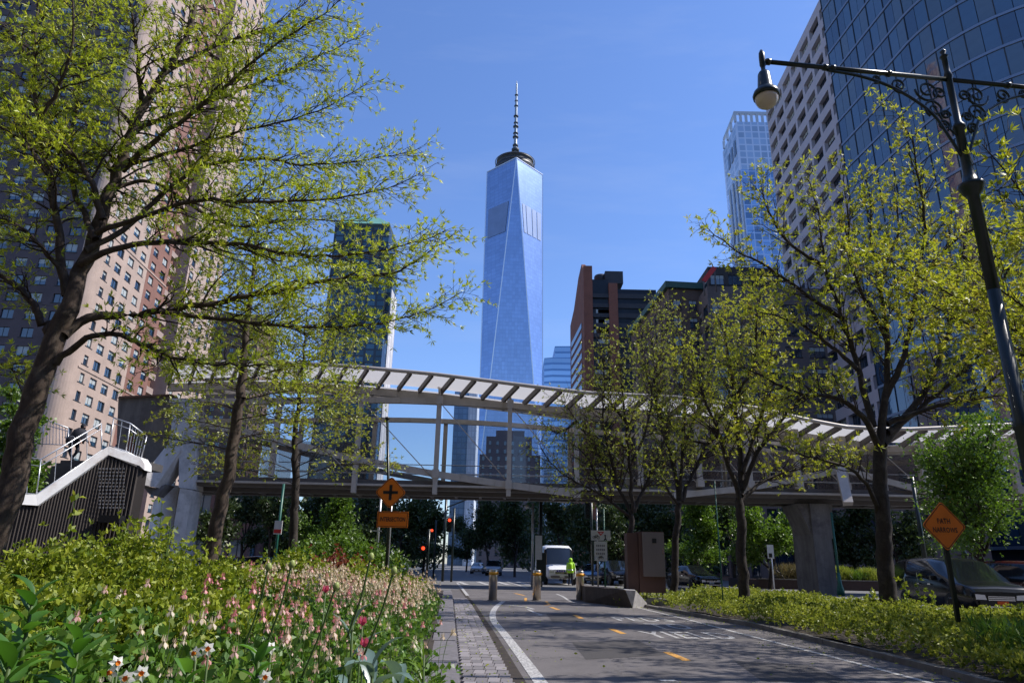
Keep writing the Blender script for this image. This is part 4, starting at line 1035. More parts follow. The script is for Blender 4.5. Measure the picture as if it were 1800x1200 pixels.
# ---------------------------------------------------------------- bollards
def bollard_at(loc, label):
    r_ = thing('bollard', label, 'bollard', loc, 0, 'steel bollards across the cycle path')
    mb = MB(); mb.lathe([(.155, 0), (.155, 1.06), (.15, 1.075), (.02, 1.085)], loc, 24); mb.build('shaft', MT['stainless'], r_)
    mb = MB(); mb.lathe([(.1575, .88), (.1575, .99)], loc, 24); mb.build('reflective_band', MT['yellow'], r_)
    mb = MB(); mb.lathe([(.20, .001), (.20, .02), (.158, .03)], loc, 20); mb.build('foot_plate', MT['steel_dark'], r_)
    lx, ly, lz = loc; mb = MB(); mb.box(lx + .13, lx + .19, ly - .08, ly + .02, .90, .98); mb.build('lock_tab', MT['yellow'], r_)
for px, lb in ((866, 'left steel bollard with yellow band, nearest the pavers'), (943.5, 'middle steel bollard with yellow band, standing on the yellow centre line'), (1020, 'right steel bollard with yellow band, beside the low concrete wall')):
    p = on(px, 1055); bollard_at((p.x, p.y, 0), lb)

# ---------------------------------------------------------------- signs
def diamond(root, c, h, mat_, bd, tilt=0, nrm=V(0, -1, 0), rad=.06, turn_=0.0):
    """diamond sheet with dark border line, facing nrm"""
    x = V(-nrm.y, nrm.x, 0).normalized() * -1; x = V(math.cos(turn_), math.sin(turn_), 0); z = V(0, 0, 1); nn = V(math.sin(turn_), -math.cos(turn_), 0)
    def shape(hh, off):
        pts = []
        for k in range(4):
            a = k * math.pi / 2 + tilt; ctr = V(math.cos(a), 0, math.sin(a)) * (hh - rad * 1.414)
            for j in (-1, 0, 1):
                b = a + j * math.pi / 4; q = ctr + V(math.cos(b), 0, math.sin(b)) * rad; pts.append(c + x * q.x + z * q.z + nn * off)
        return pts
    mb = MB(); s_ = shape(h, 0); mb.slab(s_, -nn * .006); mb.build('plate', mat_, root)
    mb = MB(); o1, i1 = shape(h * .955, .003), shape(h * .915, .003)
    for k in range(12): j = (k + 1) % 12; mb.quad(o1[k], o1[j], i1[j], i1[k])
    mb.build('border', bd, root)
    return x, z, nn
def put_text(root, s, c, x, z, nn, size, sx, mat_, spacing=1.0, bold=.01, name='lettering'):
    me = text_mesh(s, size, spacing, bold); me.materials.append(mat_)
    M_ = Matrix((( x.x * sx, z.x, nn.x), (x.y * sx, z.y, nn.y), (x.z * sx, z.z, nn.z)))
    for v in me.vertices: v.co = M_ @ v.co
    org = ORG[root.name]; o = link(name, me, root, (c.x - org[0], c.y - org[1], c.z - org[2])); return o
# crossing sign with INTERSECTION plate
Ys = 15.5; c = at(686.5, 865, Ys)
cs = thing('crossing_sign', 'orange diamond sign with black cross above an INTERSECTION plate, left of path', 'road sign', (c.x + .05, Ys + .06, bed_h(c.x, Ys)))
x, z, nn = diamond(cs, c, 27.5 / F_PX * (c - V(0, 0, EYE)).length * .98, MT['orange'], MT['black'], R(-1.0), turn_=R(-4))
for a_, b_ in ((.032, .165), (.165, .032)):
    mb = MB(); ct_ = c + nn * .006
    w_, h_ = a_, b_; mb.slab([ct_ + x * -w_ + z * -h_, ct_ + x * w_ + z * -h_, ct_ + x * w_ + z * h_, ct_ + x * -w_ + z * h_], -nn * (.0025 if a_ < .1 else .0015)); mb.build('cross_bar', MT['black'], cs)
c2 = at(690, 912.5, Ys); hw, hh = .345, .17
mb = MB(); mb.slab([c2 + x * -hw + z * -hh, c2 + x * hw + z * -hh, c2 + x * hw + z * hh, c2 + x * -hw + z * hh], -nn * .006); mb.build('name_plate', MT['orange'], cs)
mb = MB()
for (a0, a1, b0, b1) in ((-hw + .015, hw - .015, hh - .027, hh - .017), (-hw + .015, hw - .015, -hh + .017, -hh + .027), (-hw + .015, -hw + .025, -hh + .027, hh - .027), (hw - .025, hw - .015, -hh + .027, hh - .027)):
    mb.quad(*[c2 + x * u + z * w + nn * .004 for u, w in ((a0, b0), (a1, b0), (a1, b1), (a0, b1))])
mb.build('border', MT['black'], cs)
put_text(cs, 'INTERSECTION', c2 + nn * .005, x, z, nn, .125, .66, MT['black'], 1.0, .003)
b0, b1 = at(681, 737, Ys + .08), at(697, 990, Ys + .08)
mb = MB(); pts = [V(c.x + .03, Ys + .06, bed_h(c.x, Ys) - .2), V(c.x - .0, Ys + .06, c2.z), V(b0.x, Ys + .06, b0.z)]
mb.tube(pts, .032, 8); mb.build('post', MT['green_iron'], cs)
mb = MB(); mb.tube([pts[0] + V(.04, -.005, 0), pts[1] + V(.04, -.005, 0), c + V(.035, .05, -.2)], .018, 6); mb.build('bracket', MT['rail'], cs)
mb = MB(); mb.tube([pts[2], pts[2] + V(0, 0, .05)], .05, 8); mb.build('post_cap', MT['black'], cs)
# thin pole behind it
tpz = thing('thin_pole', 'thin leaning grey pole just left of the orange crossing sign', 'pole', tuple(on(662, 1010)))
mb = MB(); mb.tube([at(660, 1000, 17), at(671, 860, 17)], .03, 6); mb.build('shaft', MT['rail'], tpz); mb = MB(); mb.beam(at(655, 932, 16.9), at(671, 933, 16.9), .02, .03); mb.build('bracket', MT['rail'], tpz)
# PATH NARROWS
Yn = 12.6; c = at(1660, 924, Yn)
pn = thing('path_narrows_sign', 'orange diamond sign reading PATH NARROWS on a dark post at the right', 'road sign', (c.x, Yn, .12))
tl = R(0)
x, z, nn = diamond(pn, c, 37.5 / F_PX * c.y * 1.10, MT['orange'], MT['black'], R(-1), turn_=R(8), rad=.045)
put_text(pn, 'PATH', c + z * .082 + nn * .005, x, z, nn, .125, .80, MT['black'], 1.08, .002)
put_text(pn, 'NARROWS', c - z * .072 + nn * .005, x, z, nn, .125, .74, MT['black'], 1.08, .002)
pb0 = at(1683, 1090, Yn + .05); mb = MB(); mb.box(c.x - .035, c.x + .035, Yn + .03, Yn + .09, 0, c.z + .2); mb.build('post', MT['green_iron'], pn)
# shared path sign (white) on two thin posts
Yb = 27.0; c = at(1055.5, 941, Yb)
ws = thing('bicycle_rule_sign', 'white two-panel bicycle rule sign on green posts beside the utility cabinet', 'road sign', (c.x, Yb, 0))
def plate(root, name, pxa, pya, pxb, pyb, Y, mat_, th=.02):
    p, q = at(pxa, pyb, Y), at(pxb, pya, Y); mb = MB(); mb.box(p.x, q.x, Y, Y + th, p.z, q.z); return mb.build(name, mat_, root)
plate(ws, 'upper_panel', 1039, 932, 1073, 949, Yb, MT['white_sign']); plate(ws, 'lower_panel', 1045, 951, 1067, 985, Yb, MT['white_sign'])
mb = MB()
for k, (a_, b_) in enumerate(((957, 960), (964, 967), (971, 974))):
    p, q = at(1048, b_, Yb), at(1064, a_, Yb)
    for j in range(5): w_ = (q.x - p.x) / 5; mb.box(p.x + j * w_, p.x + j * w_ + w_ * .7, Yb - .006, Yb - .001, p.z, q.z)
mb.build('printed_lines', plain('grey_print', (.2, .2, .2), .6), ws)
mb = MB(); pt = [at(1050, 934, Yb - .005), at(1062, 934, Yb - .005), at(1056, 941, Yb - .005)]; pi_ = [pt[0] + V(.06, 0, -.03), pt[1] + V(-.06, 0, -.03), pt[2] + V(0, 0, .06)]
for k in range(3): j = (k + 1) % 3; mb.quad(pt[k], pt[j], pi_[j], pi_[k])
mb.build('triangle', MT['red_sign'], ws)
def bike(root, c, s, mt_=None):
    mb = MB()
    for dx in (-.6, .6):
        pts = [c + V(dx * s + math.cos(a) * .38 * s, 0, math.sin(a) * .38 * s) for a in np.linspace(0, 2 * math.pi, 13)]; mb.tube(pts, .045 * s, 4, cap=False)
    for a_, b_ in (((-.6, 0), (-.25, .6)), ((-.25, .6), (.35, .62)), ((.35, .62), (.0, 0)), ((.0, 0), (-.25, .6)), ((-.6, 0), (0, 0)), ((.35, .8), (.6, 0))):
        mb.tube([c + V(a_[0] * s, 0, a_[1] * s), c + V(b_[0] * s, 0, b_[1] * s)], .05 * s, 4)
    return mb
bike(ws, at(1048, 944, Yb - .006), .13).build('bicycle_symbol', MT['black'], ws)
bike(ws, at(1056, 980, Yb - .006), .11).build('bicycle_symbol', MT['black'], ws)
pb = at(1064, 944, Yb - .006); mb = MB(); mb.lathe([(.03, 0), (.03, .05)], pb + V(0, 0, .05), 8); mb.tube([pb + V(0, 0, .05), pb - V(0, 0, .04), pb - V(.05, 0, .11)], .02, 4); mb.tube([pb - V(0, 0, .04), pb - V(-.05, 0, .11)], .02, 4); mb.build('walker_symbol', MT['black'], ws)
for px_, top in ((1049, 893), (1061, 893)):
    t_ = at(px_, top, Yb + .05); mb = MB(); mb.tube([V(t_.x, Yb + .05, 0), t_], .03, 6); mb.build('post', MT['green_paint'] if px_ > 1055 else MT['rail'], ws)

# ---------------------------------------------------------------- ornate street lamp at the right
LY = 9.6
ltop = at(1646, 92, LY); lbase = V(at(1740, 480, LY).x, LY, 0)
ltop.x = lbase.x
armz = at(1655, 140, LY).z; rt_ = ray(1340, 108); Yt_ = (armz - EYE) / (rt_.z / rt_.y); tipc = at(1340, 108, Yt_)
lamp = thing('street_lamp', 'tall dark green cast-iron street lamp with scrolled double bracket at the right', 'street lamp', (lbase.x, LY, 0))
IR = MT['green_iron']; hz_ = ltop.z
mb = MB(); mb.lathe([(.26, 0), (.26, .12), (.22, .18), (.2, .5), (.22, .55), (.17, .65), (.13, 1.2), (.145, 1.25), (.12, 1.3), (.105, 3.2), (.12, 3.24), (.12, 3.3), (.10, 3.34), (.088, 5.35)], lbase, 16); mb.build('column', IR, lamp)
zc1 = at(1703, 325, LY).z
mb = MB(); mb.lathe([(.088, 0), (.088, zc1 - 5.35 - .22), (.13, zc1 - 5.35 - .16), (.19, zc1 - 5.35 - .05), (.20, zc1 - 5.35), (.12, zc1 - 5.35 + .03), (.10, zc1 - 5.35 + .15), (.085, zc1 - 5.35 + .2), (.07, armz - 5.35 - 1.0), (.10, armz - 5.35 - .98), (.10, armz - 5.35 - .92), (.06, armz - 5.35 - .86), (.055, armz - 5.35), (.075, armz - 5.35 + .05), (.05, armz - 5.35 + .15), (.045, hz_ - 5.35 - .12), (.07, hz_ - 5.35 - .1), (.03, hz_ - 5.35 - .05), (.055, hz_ - 5.35), (.02, hz_ - 5.35 + .06)], lbase + V(0, 0, 5.351), 14); mb.build('upper_column', IR, lamp)
xc = lbase.x; au = V(tipc.x - xc, Yt_ - LY, 0); span = au.length; au.normalize(); LP_ = lambda a, z: V(xc + au.x * a, LY + au.y * a, z)
for sgn in (-1, 1):
    E_ = LP_(-sgn * span, armz)
    mb = MB(); mb.tube([V(xc, LY, armz), E_], .038, 10)
    for t in (.34, .64, .68, .98): mb.tube([LP_(-sgn * span * (t - .02), armz), LP_(-sgn * span * t, armz)], .055, 10)
    mb.build('bracket_arm', IR, lamp)
    S = lambda a, d: LP_(-sgn * a, armz - d)
    mb = MB(); mb.tube([S(*q) for q in bez([(span * .66, .05), (span * .5, .10), (span * .36, .22), (span * .24, .42), (span * .13, .72), (span * .07, 1.1), (.06, 1.5)], 5)], .026, 6)
    mb.build('curved_stay', IR, lamp)
    def spiral(cx_, cz_, r0, turns, start, dirn):
        return [S(cx_ + math.cos(start + dirn * t * turns * 2 * math.pi) * r0 * (1 - .8 * t), cz_ + math.sin(start + dirn * t * turns * 2 * math.pi) * r0 * (1 - .8 * t)) for t in np.linspace(0, 1, 26)]
    for cx_, cz_, r0, st_, d__ in ((.30, .27, .22, 0, 1), (.25, .62, .18, 1, -1), (.17, .93, .11, 2, 1), (.66, .22, .15, 2.5, -1), (.14, .30, .12, 1, -1), (.12, .72, .09, 3, 1), (.95, .14, .08, 1, 1)):
        mb = MB(); mb.tube(spiral(cx_ * span / 2.4 + .03, cz_, r0, 1.6, st_, d__), .021, 5); mb.build('scroll', IR, lamp)
    mb = MB(); mb.tube([S(*q) for q in bez([(.03, 1.15), (.2, .95), (.36, .6), (.40, .3), (.42, .05)], 4)], .016, 5); mb.build('scroll', IR, lamp)
    if sgn == -1 or True:
        h0 = V(E_.x, E_.y, E_.z)
        mb = MB(); mb.lathe([(.02, .22), (.045, .16), (.05, .08), (.05, -.08), (.035, -.12), (.035, -.20), (.075, -.22), (.095, -.26), (.12, -.52), (.13, -.55), (.19, -.60), (.21, -.66), (.20, -.71)], h0, 18); hd = mb.build('lamp_head', IR, lamp)
        mb = MB(); mb.lathe([(.185, -.69), (.18, -.76), (.15, -.83), (.09, -.88), (.01, -.90)], h0, 18)
        gm_ = bpy.data.materials.get('lamp_glass') or plain('lamp_glass', (.62, .52, .40), .12, .1, 4, 0); mb.build('lamp_bowl', gm_, lamp)

# ---------------------------------------------------------------- cabinet, low wall, poles, signals
cb = on(1145, 1040, 0); CY = 24.5; p, q = at(1132, 1040, CY), at(1171, 1040, CY); zt_ = at(1150, 934, CY).z; zb_ = at(1150, 1013, CY).z
ub = thing('utility_cabinet', 'brown metal utility cabinet with a grey door on a stand, under the trees', 'utility cabinet', (p.x, CY, 0))
CBM = plain('brown_cabinet_paint', (.19, .155, .145), .5, .08, 2, 0); CBR = plain('rust_cabinet_side', (.10, .05, .04), .6, .1, 2, 0)
mb = MB(); mb.box(p.x - .12, q.x, CY + .02, CY + .75, .45, zt_); mb.build('body', CBR, ub)
mb = MB(); mb.box(p.x, q.x, CY - .05, CY + .015, zb_, zt_ - .02); mb.build('door', CBM, ub)
mb = MB(); pl_, pr_ = at(1146, 954, CY), at(1153, 946, CY); mb.box(pl_.x, pr_.x, CY - .06, CY - .051, pl_.z, pr_.z); mb.build('label_plate', MT['black'], ub)
mb = MB(); mb.box(p.x - .5, p.x - .13, CY + .1, CY + .7, .3, zt_ - .05); mb.build('side_box', CBR, ub)
for dx in (.1, .65): mb = MB(); mb.box(p.x + dx, p.x + dx + .05, CY + .2, CY + .25, 0, .45); mb.build('leg', MT['steel_dark'], ub)
mb = MB(); mb.box(p.x - .5, q.x + .05, CY - .1, CY + .9, .0, .26); mb.build('plinth', MT['concrete_d'], ub)
mb = MB(); mb.box(q.x - .07, q.x - .05, CY - .07, CY - .051, zb_ + .75, zb_ + .9); mb.build('handle', MT['chrome'], ub)
lw2 = thing('low_wall', 'low concrete planter wall with sloping end beside the right bollard', 'wall', tuple(on(1080, 1066)))
a_, b_, c_ = on(1029, 1058), on(1112, 1068), on(1138, 1066)
mb = MB(); th = V(.25, 1.6, 0); hgt = .55
mb.add([a_, b_, b_ + V(.2, 1.8, 0), a_ + V(.0, 2.2, 0)] + [p_ + V(0, 0, hgt) for p_ in (a_, b_ - V(.22, 0, 0), b_ + V(-.1, 1.8, 0), a_ + V(.0, 2.2, 0))], [(0, 1, 5, 4), (1, 2, 6, 5), (2, 3, 7, 6), (3, 0, 4, 7), (4, 5, 6, 7)])
mb.build('wall_body', plain('brown_stained_concrete', (.065, .05, .042), .85, .3, 3, .4, 30), lw2)
mb = MB(); bb2 = b_ + V(.001, 0, 0); mb.add([bb2, c_ + V(.1, 0, 0), c_ + V(.25, 1.7, 0), bb2 + V(.2, 1.8, 0)] + [bb2 + V(-.22, 0, hgt), bb2 + V(.12, 0, hgt * .98), bb2 + V(.3, 1.7, hgt * .98), bb2 + V(-.1, 1.8, hgt)], [(0, 1, 5, 4), (1, 2, 6, 5), (4, 5, 6, 7), (2, 3, 7, 6)])
mb.build('sloping_end', MT['concrete'], lw2)
def pole(name, label, cat, px, pybase, pytop, Y, r_, mat_, extra=None, lean=0, group=None):
    t_ = at(px, pytop, Y); b0 = V(t_.x - lean, Y, 0)
    rt = thing(name, label, cat, tuple(b0), 0, group); mb = MB(); mb.tube([b0, t_], [r_ * 1.2, r_], 8); mb.build('shaft', mat_, rt); return rt, b0, t_
rt, b0, t_ = pole('camera_pole', 'slim grey pole with a round sensor on a bracket behind the middle bollard', 'pole', 937, 1000, 884, 44, .07, MT['rail'])
mb = MB(); mb.tube([t_ - V(0, 0, .3), t_ + V(-.35, 0, -.3)], .03, 5); mb.lathe([(.02, -.1), (.12, -.06), (.14, .08), (.02, .16)], t_ + V(-.38, 0, -.25), 10); mb.build('sensor', MT['rail'], rt)
mb = MB(); q_ = at(945, 962, 44); mb.box(q_.x - .15, q_.x + .25, 43.6, 43.9, q_.z - .7, q_.z + .7); mb.build('sign_back', MT['rail'], rt)
rt, b0, t_ = pole('green_post', 'dark green traffic post with control boxes behind the middle bollard', 'post', 951, 1010, 862, 45, .11, MT['green_iron'])
mb = MB(); q_ = at(951, 980, 45); mb.box(q_.x - .3, q_.x + .3, 44.6, 44.88, .3, q_.z + .3); mb.build('control_box', MT['green_iron'], rt)
rt, b0, t_ = pole('green_lamp_post', 'thin bright green lamp post under the left part of footbridge', 'lamp post', 499, 975, 850, 30, .055, MT['green_paint'])
mb = MB(); q_ = at(492, 930, 29.8); mb.box(q_.x - .22, q_.x + .1, 29.7, 29.75, q_.z - .2, q_.z + .35); mb.build('small_sign', MT['white_sign'], rt)
mb = MB(); mb.box(q_.x - .21, q_.x + .09, 29.69, 29.698, q_.z - .15, q_.z); mb.build('red_print', MT['red_sign'], rt)
rt, b0, t_ = pole('green_street_post', 'green street post beside the right bridge pier', 'lamp post', 1461, 985, 900, 40, .06, MT['green_paint'])
mb = MB(); q_ = at(1461, 985, 40); mb.lathe([(.2, 0), (.2, .3), (.12, .6), (.08, 1.2)], (b0.x, 40, 0), 10); mb.build('foot', MT['green_paint'], rt)
rt, b0, t_ = pole('parking_sign', 'small grey sign on a slim post in the shade below bridge', 'road sign', 1354, 990, 957, 36, .03, MT['rail'])
plate(rt, 'panel', 1350, 957, 1359, 981, 35.9, MT['white_sign']); plate(rt, 'print', 1352, 972, 1357, 979, 35.88, MT['black'], .01)
rt, b0, t_ = pole('leaning_pole', 'thin leaning grey-green pole between the two middle right-hand trees', 'pole', 1256, 1020, 845, 19.5, .016, MT['green_paint'], lean=.0)
# signals
def signal(name, label, px, py, Y, lit, w=.34, h=1.0, hang=False, pole_=True, hand=False):
    c = at(px, py, Y); rt = thing(name, label, 'traffic light', (c.x, Y, 0) if pole_ else tuple(c))
    mb = MB(); mb.box(c.x - w / 2, c.x + w / 2, Y, Y + .25, c.z - h / 2, c.z + h / 2); mb.build('housing', IR if not name.startswith('yellow') else MT['yellow'], rt)
    EM = bpy.data.materials.get('red_lamp')
    if not EM:
        EM, n, l = nt('red_lamp'); e = n.new('ShaderNodeEmission'); e.inputs[0].default_value = (1, .06, .02, 1); e.inputs[1].default_value = 2.2; o = n.new('ShaderNodeOutputMaterial'); l.new(e.outputs[0], o.inputs[0])
    zs = [c.z + h / 3, c.z, c.z - h / 3] if not hand else [c.z]
    for i, zz in enumerate(zs):
        mb = MB(); mb.lathe([(.11, 0), (.11, .02)], (c.x, Y - .021, zz), 14, axis=(0, 1, 0)); mb.build('lens', EM if (i == 0 and lit) else MT['black'], rt)
        mb = MB()
        for k in range(9):
            a0 = math.pi * k / 9; a1 = math.pi * (k + 1) / 9
            P0 = V(c.x + math.cos(a0) * .13, Y - .001, zz + math.sin(a0) * .13); P1 = V(c.x + math.cos(a1) * .13, Y - .001, zz + math.sin(a1) * .13); mb.quad(P0, P1, P1 + V(0, -.2, 0), P0 + V(0, -.2, 0))
        mb.build('visor', IR, rt)
    if pole_: mb = MB(); mb.tube([(c.x + .3, Y + .2, 0), (c.x + .3, Y + .2, c.z + 1.2)], .08, 8); mb.tube([(c.x + .3, Y + .2, c.z), (c.x, Y + .2, c.z)], .04, 5); mb.build('post', IR, rt)
    return rt, c
signal('traffic_light', 'red traffic light hanging high just below the bridge deck', 790, 922, 52, True)
signal('traffic_light', 'dim red traffic light in the dark shade left of the hanging one', 759, 938, 62, True, .3, .9)
signal('pedestrian_light', 'small red pedestrian signal low above the far end of flower bed', 744, 963, 46, True, .42, .42, hand=True)
rt, c = signal('traffic_light', 'green-backed traffic light above the white bicycle sign', 1033, 897, 50, False, .36, 1.1)
rt, c = signal('yellow_signal', 'yellow traffic light housing on a mast arm beside the leafy green tree', 1677, 863, 34, False, .42, 1.15, pole_=False)
mp_ = at(1603, 838, 34.4); mb = MB(); mb.tube([(mp_.x, 34.4, 0), mp_], [.12, .085], 10); mb.tube([V(mp_.x, 34.4, at(1603, 880, 34.4).z), V(c.x, 34.4, at(1670, 857, 34.4).z)], .045, 6); mb.tube([mp_ - V(0, 0, .1), mp_ - V(.45, 0, .05)], .05, 6); mb.build('mast', IR, rt)
# mast arm of the centre signal
mb = MB(); ca = thing('signal_mast', 'long dark mast arm crossing under the bridge deck above the street', 'signal mast', tuple(V(at(785, 990, 53).x, 53, 0)))
pz = at(785, 868, 53); mb.tube([(pz.x, 53, 0), pz], .1, 8); mb.tube([V(pz.x, 53, at(790, 892, 53).z), at(860, 862, 53)], .05, 6); mb.build('mast', IR, ca)
# ---------------------------------------------------------------- vegetation
LM = {}
LM['left'] = leafmat('spring_leaf_left', [(.30, .40, .02), (.46, .56, .03), (.60, .68, .06), (.55, .48, .08)], .5)
LM['right'] = leafmat('spring_leaf_right', [(.26, .32, .02), (.42, .47, .03), (.56, .58, .06), (.34, .24, .07)], .5)
LM['fine'] = leafmat('fine_young_leaf', [(.22, .28, .03), (.36, .42, .04), (.50, .54, .07), (.28, .20, .08)], .5)
LM['dark'] = leafmat('shaded_tree_leaf', [(.022, .04, .01), (.04, .07, .014), (.06, .10, .02)], .3)  # shade over the far crowns is put into this darker leaf colour
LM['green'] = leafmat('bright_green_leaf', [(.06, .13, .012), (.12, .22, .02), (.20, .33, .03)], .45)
LM['shrub'] = leafmat('shrub_leaf', [(.08, .14, .012), (.20, .27, .025), (.34, .40, .04), (.44, .46, .07)], .4, .035, .45)
LM['cover'] = leafmat('ground_cover_leaf', [(.12, .17, .02), (.25, .31, .04), (.40, .44, .07), (.54, .56, .13)], .4, .04)
LM['bed'] = leafmat('bed_leaf', [(.04, .11, .015), (.09, .20, .03), (.16, .29, .04), (.28, .36, .06)], .4, .04)
LM['broad'] = leafmat('broad_glossy_leaf', [(.05, .15, .015), (.09, .23, .025), (.14, .31, .04)], .45, .06, .4)
LM['blue'] = leafmat('glaucous_leaf', [(.14, .22, .18), (.20, .30, .25)], .3, .1, .35)
LM['pink'] = leafmat('pink_petal', [(.78, .26, .32), (.82, .44, .44), (.84, .58, .54)], .45, .03)
LM['cream'] = leafmat('cream_petal', [(.78, .52, .44), (.82, .66, .52), (.84, .74, .62)], .45, .03)
LM['white'] = leafmat('white_petal', [(.84, .84, .80), (.88, .88, .86)], .35, .04)
LM['orange'] = leafmat('orange_cup', [(.85, .30, .02), (.90, .45, .03)], .3, .04)
LM['crimson'] = leafmat('crimson_petal', [(.62, .10, .22), (.75, .22, .34)], .4, .04)
LM['redleaf'] = leafmat('red_bronze_leaf', [(.16, .03, .02), (.28, .06, .03)], .35)
STEM = plain('green_stem', (.06, .11, .02), .6, .2, 10, 0)

def unit(a): return a / np.maximum(np.linalg.norm(a, axis=-1, keepdims=True), 1e-9)
def leaves(base, dirs, length, width, rng, fold=.18, droop=0.0, jitter=.3, wpos=.45):
    """one folded lance-shaped leaf (two triangles each side joined as quads) per base/dir row -> verts, quads"""
    n = len(base); L = length * (1 + jitter * (rng.random((n, 1)) * 2 - 1)); W = width * (1 + jitter * (rng.random((n, 1)) * 2 - 1)) / 2
    d = unit(dirs); r = unit(rng.normal(size=(n, 3))); s = unit(np.cross(d, r)); nn = np.cross(s, d)
    tip = base + d * L; tip[:, 2] -= (droop * L)[:, 0]
    mid = base + d * L * wpos
    a = mid + s * W + nn * W * fold * 2; b = mid - s * W + nn * W * fold * 2
    V_ = np.stack([base, a, tip, b], 1).reshape(-1, 3)
    F = np.arange(4 * n).reshape(n, 4)
    return V_, F
def tuft(centers, dirs, k, length, width, rng, spread=.9, **kw):
    n = len(centers); c = np.repeat(centers, k, 0); d = np.repeat(dirs, k, 0) + spread * rng.normal(size=(n * k, 3))
    return leaves(c, d, length, width, rng, **kw)
def rnd_for(F, rng, per=1, base=None):
    n = len(F); g = rng.random(int(np.ceil(n / per))); r = np.repeat(g, per)[:n] * .6 + rng.random(n) * .4
    return np.clip(r if base is None else base, 0, 1)

class Wood:
    """collects tapering tubes quickly"""
    def __init__(s): s.V = []; s.F = []; s.n = 0
    def tube(s, P, r, n):
        P = np.asarray(P, float); N = len(P); t = np.gradient(P, axis=0); t = unit(t)
        ref = np.array([.31, .2, .93]) if abs(t[0][2]) < .8 else np.array([1., .2, .1])
        u = unit(np.cross(t, ref)); w = np.cross(t, u); a = np.arange(n) * 2 * np.pi / n
        ring = P[:, None] + np.asarray(r)[:, None, None] * (u[:, None] * np.cos(a)[None, :, None] + w[:, None] * np.sin(a)[None, :, None])
        i = np.arange(N - 1)[:, None] * n; k = np.arange(n)[None]; k2 = (k + 1) % n
        F = np.stack([i + k, i + k2, i + n + k2, i + n + k], -1).reshape(-1, 4) + s.n
        s.V.append(ring.reshape(-1, 3)); s.F.append(F); s.n += N * n
    def mesh(s, name, mat, org): return np_mesh(name, np.concatenate(s.V) - np.array(org), np.concatenate(s.F), mat, smooth=True)
def wander(p, d, L, n, rng, wob=.25, up=0.0, flat=0.0):
    P = [p]; step = L / n
    for i in range(n):
        d = d + rng.normal(size=3) * wob + np.array([0, 0, up]); d[2] *= (1 - flat); d = d / np.linalg.norm(d); P.append(P[-1] + d * step)
    return np.array(P)
def resample(P, n):
    P = np.asarray(P, float); s = np.r_[0, np.cumsum(np.linalg.norm(np.diff(P, axis=0), axis=1))]; t = np.linspace(0, s[-1], n)
    return np.stack([np.interp(t, s, P[:, k]) for k in range(3)], 1), s[-1]
def smooth(P, n):
    Q = np.array(bez([tuple(p) for p in P], 5)) if len(P) > 2 else np.array(P, float); return resample(Q, n)
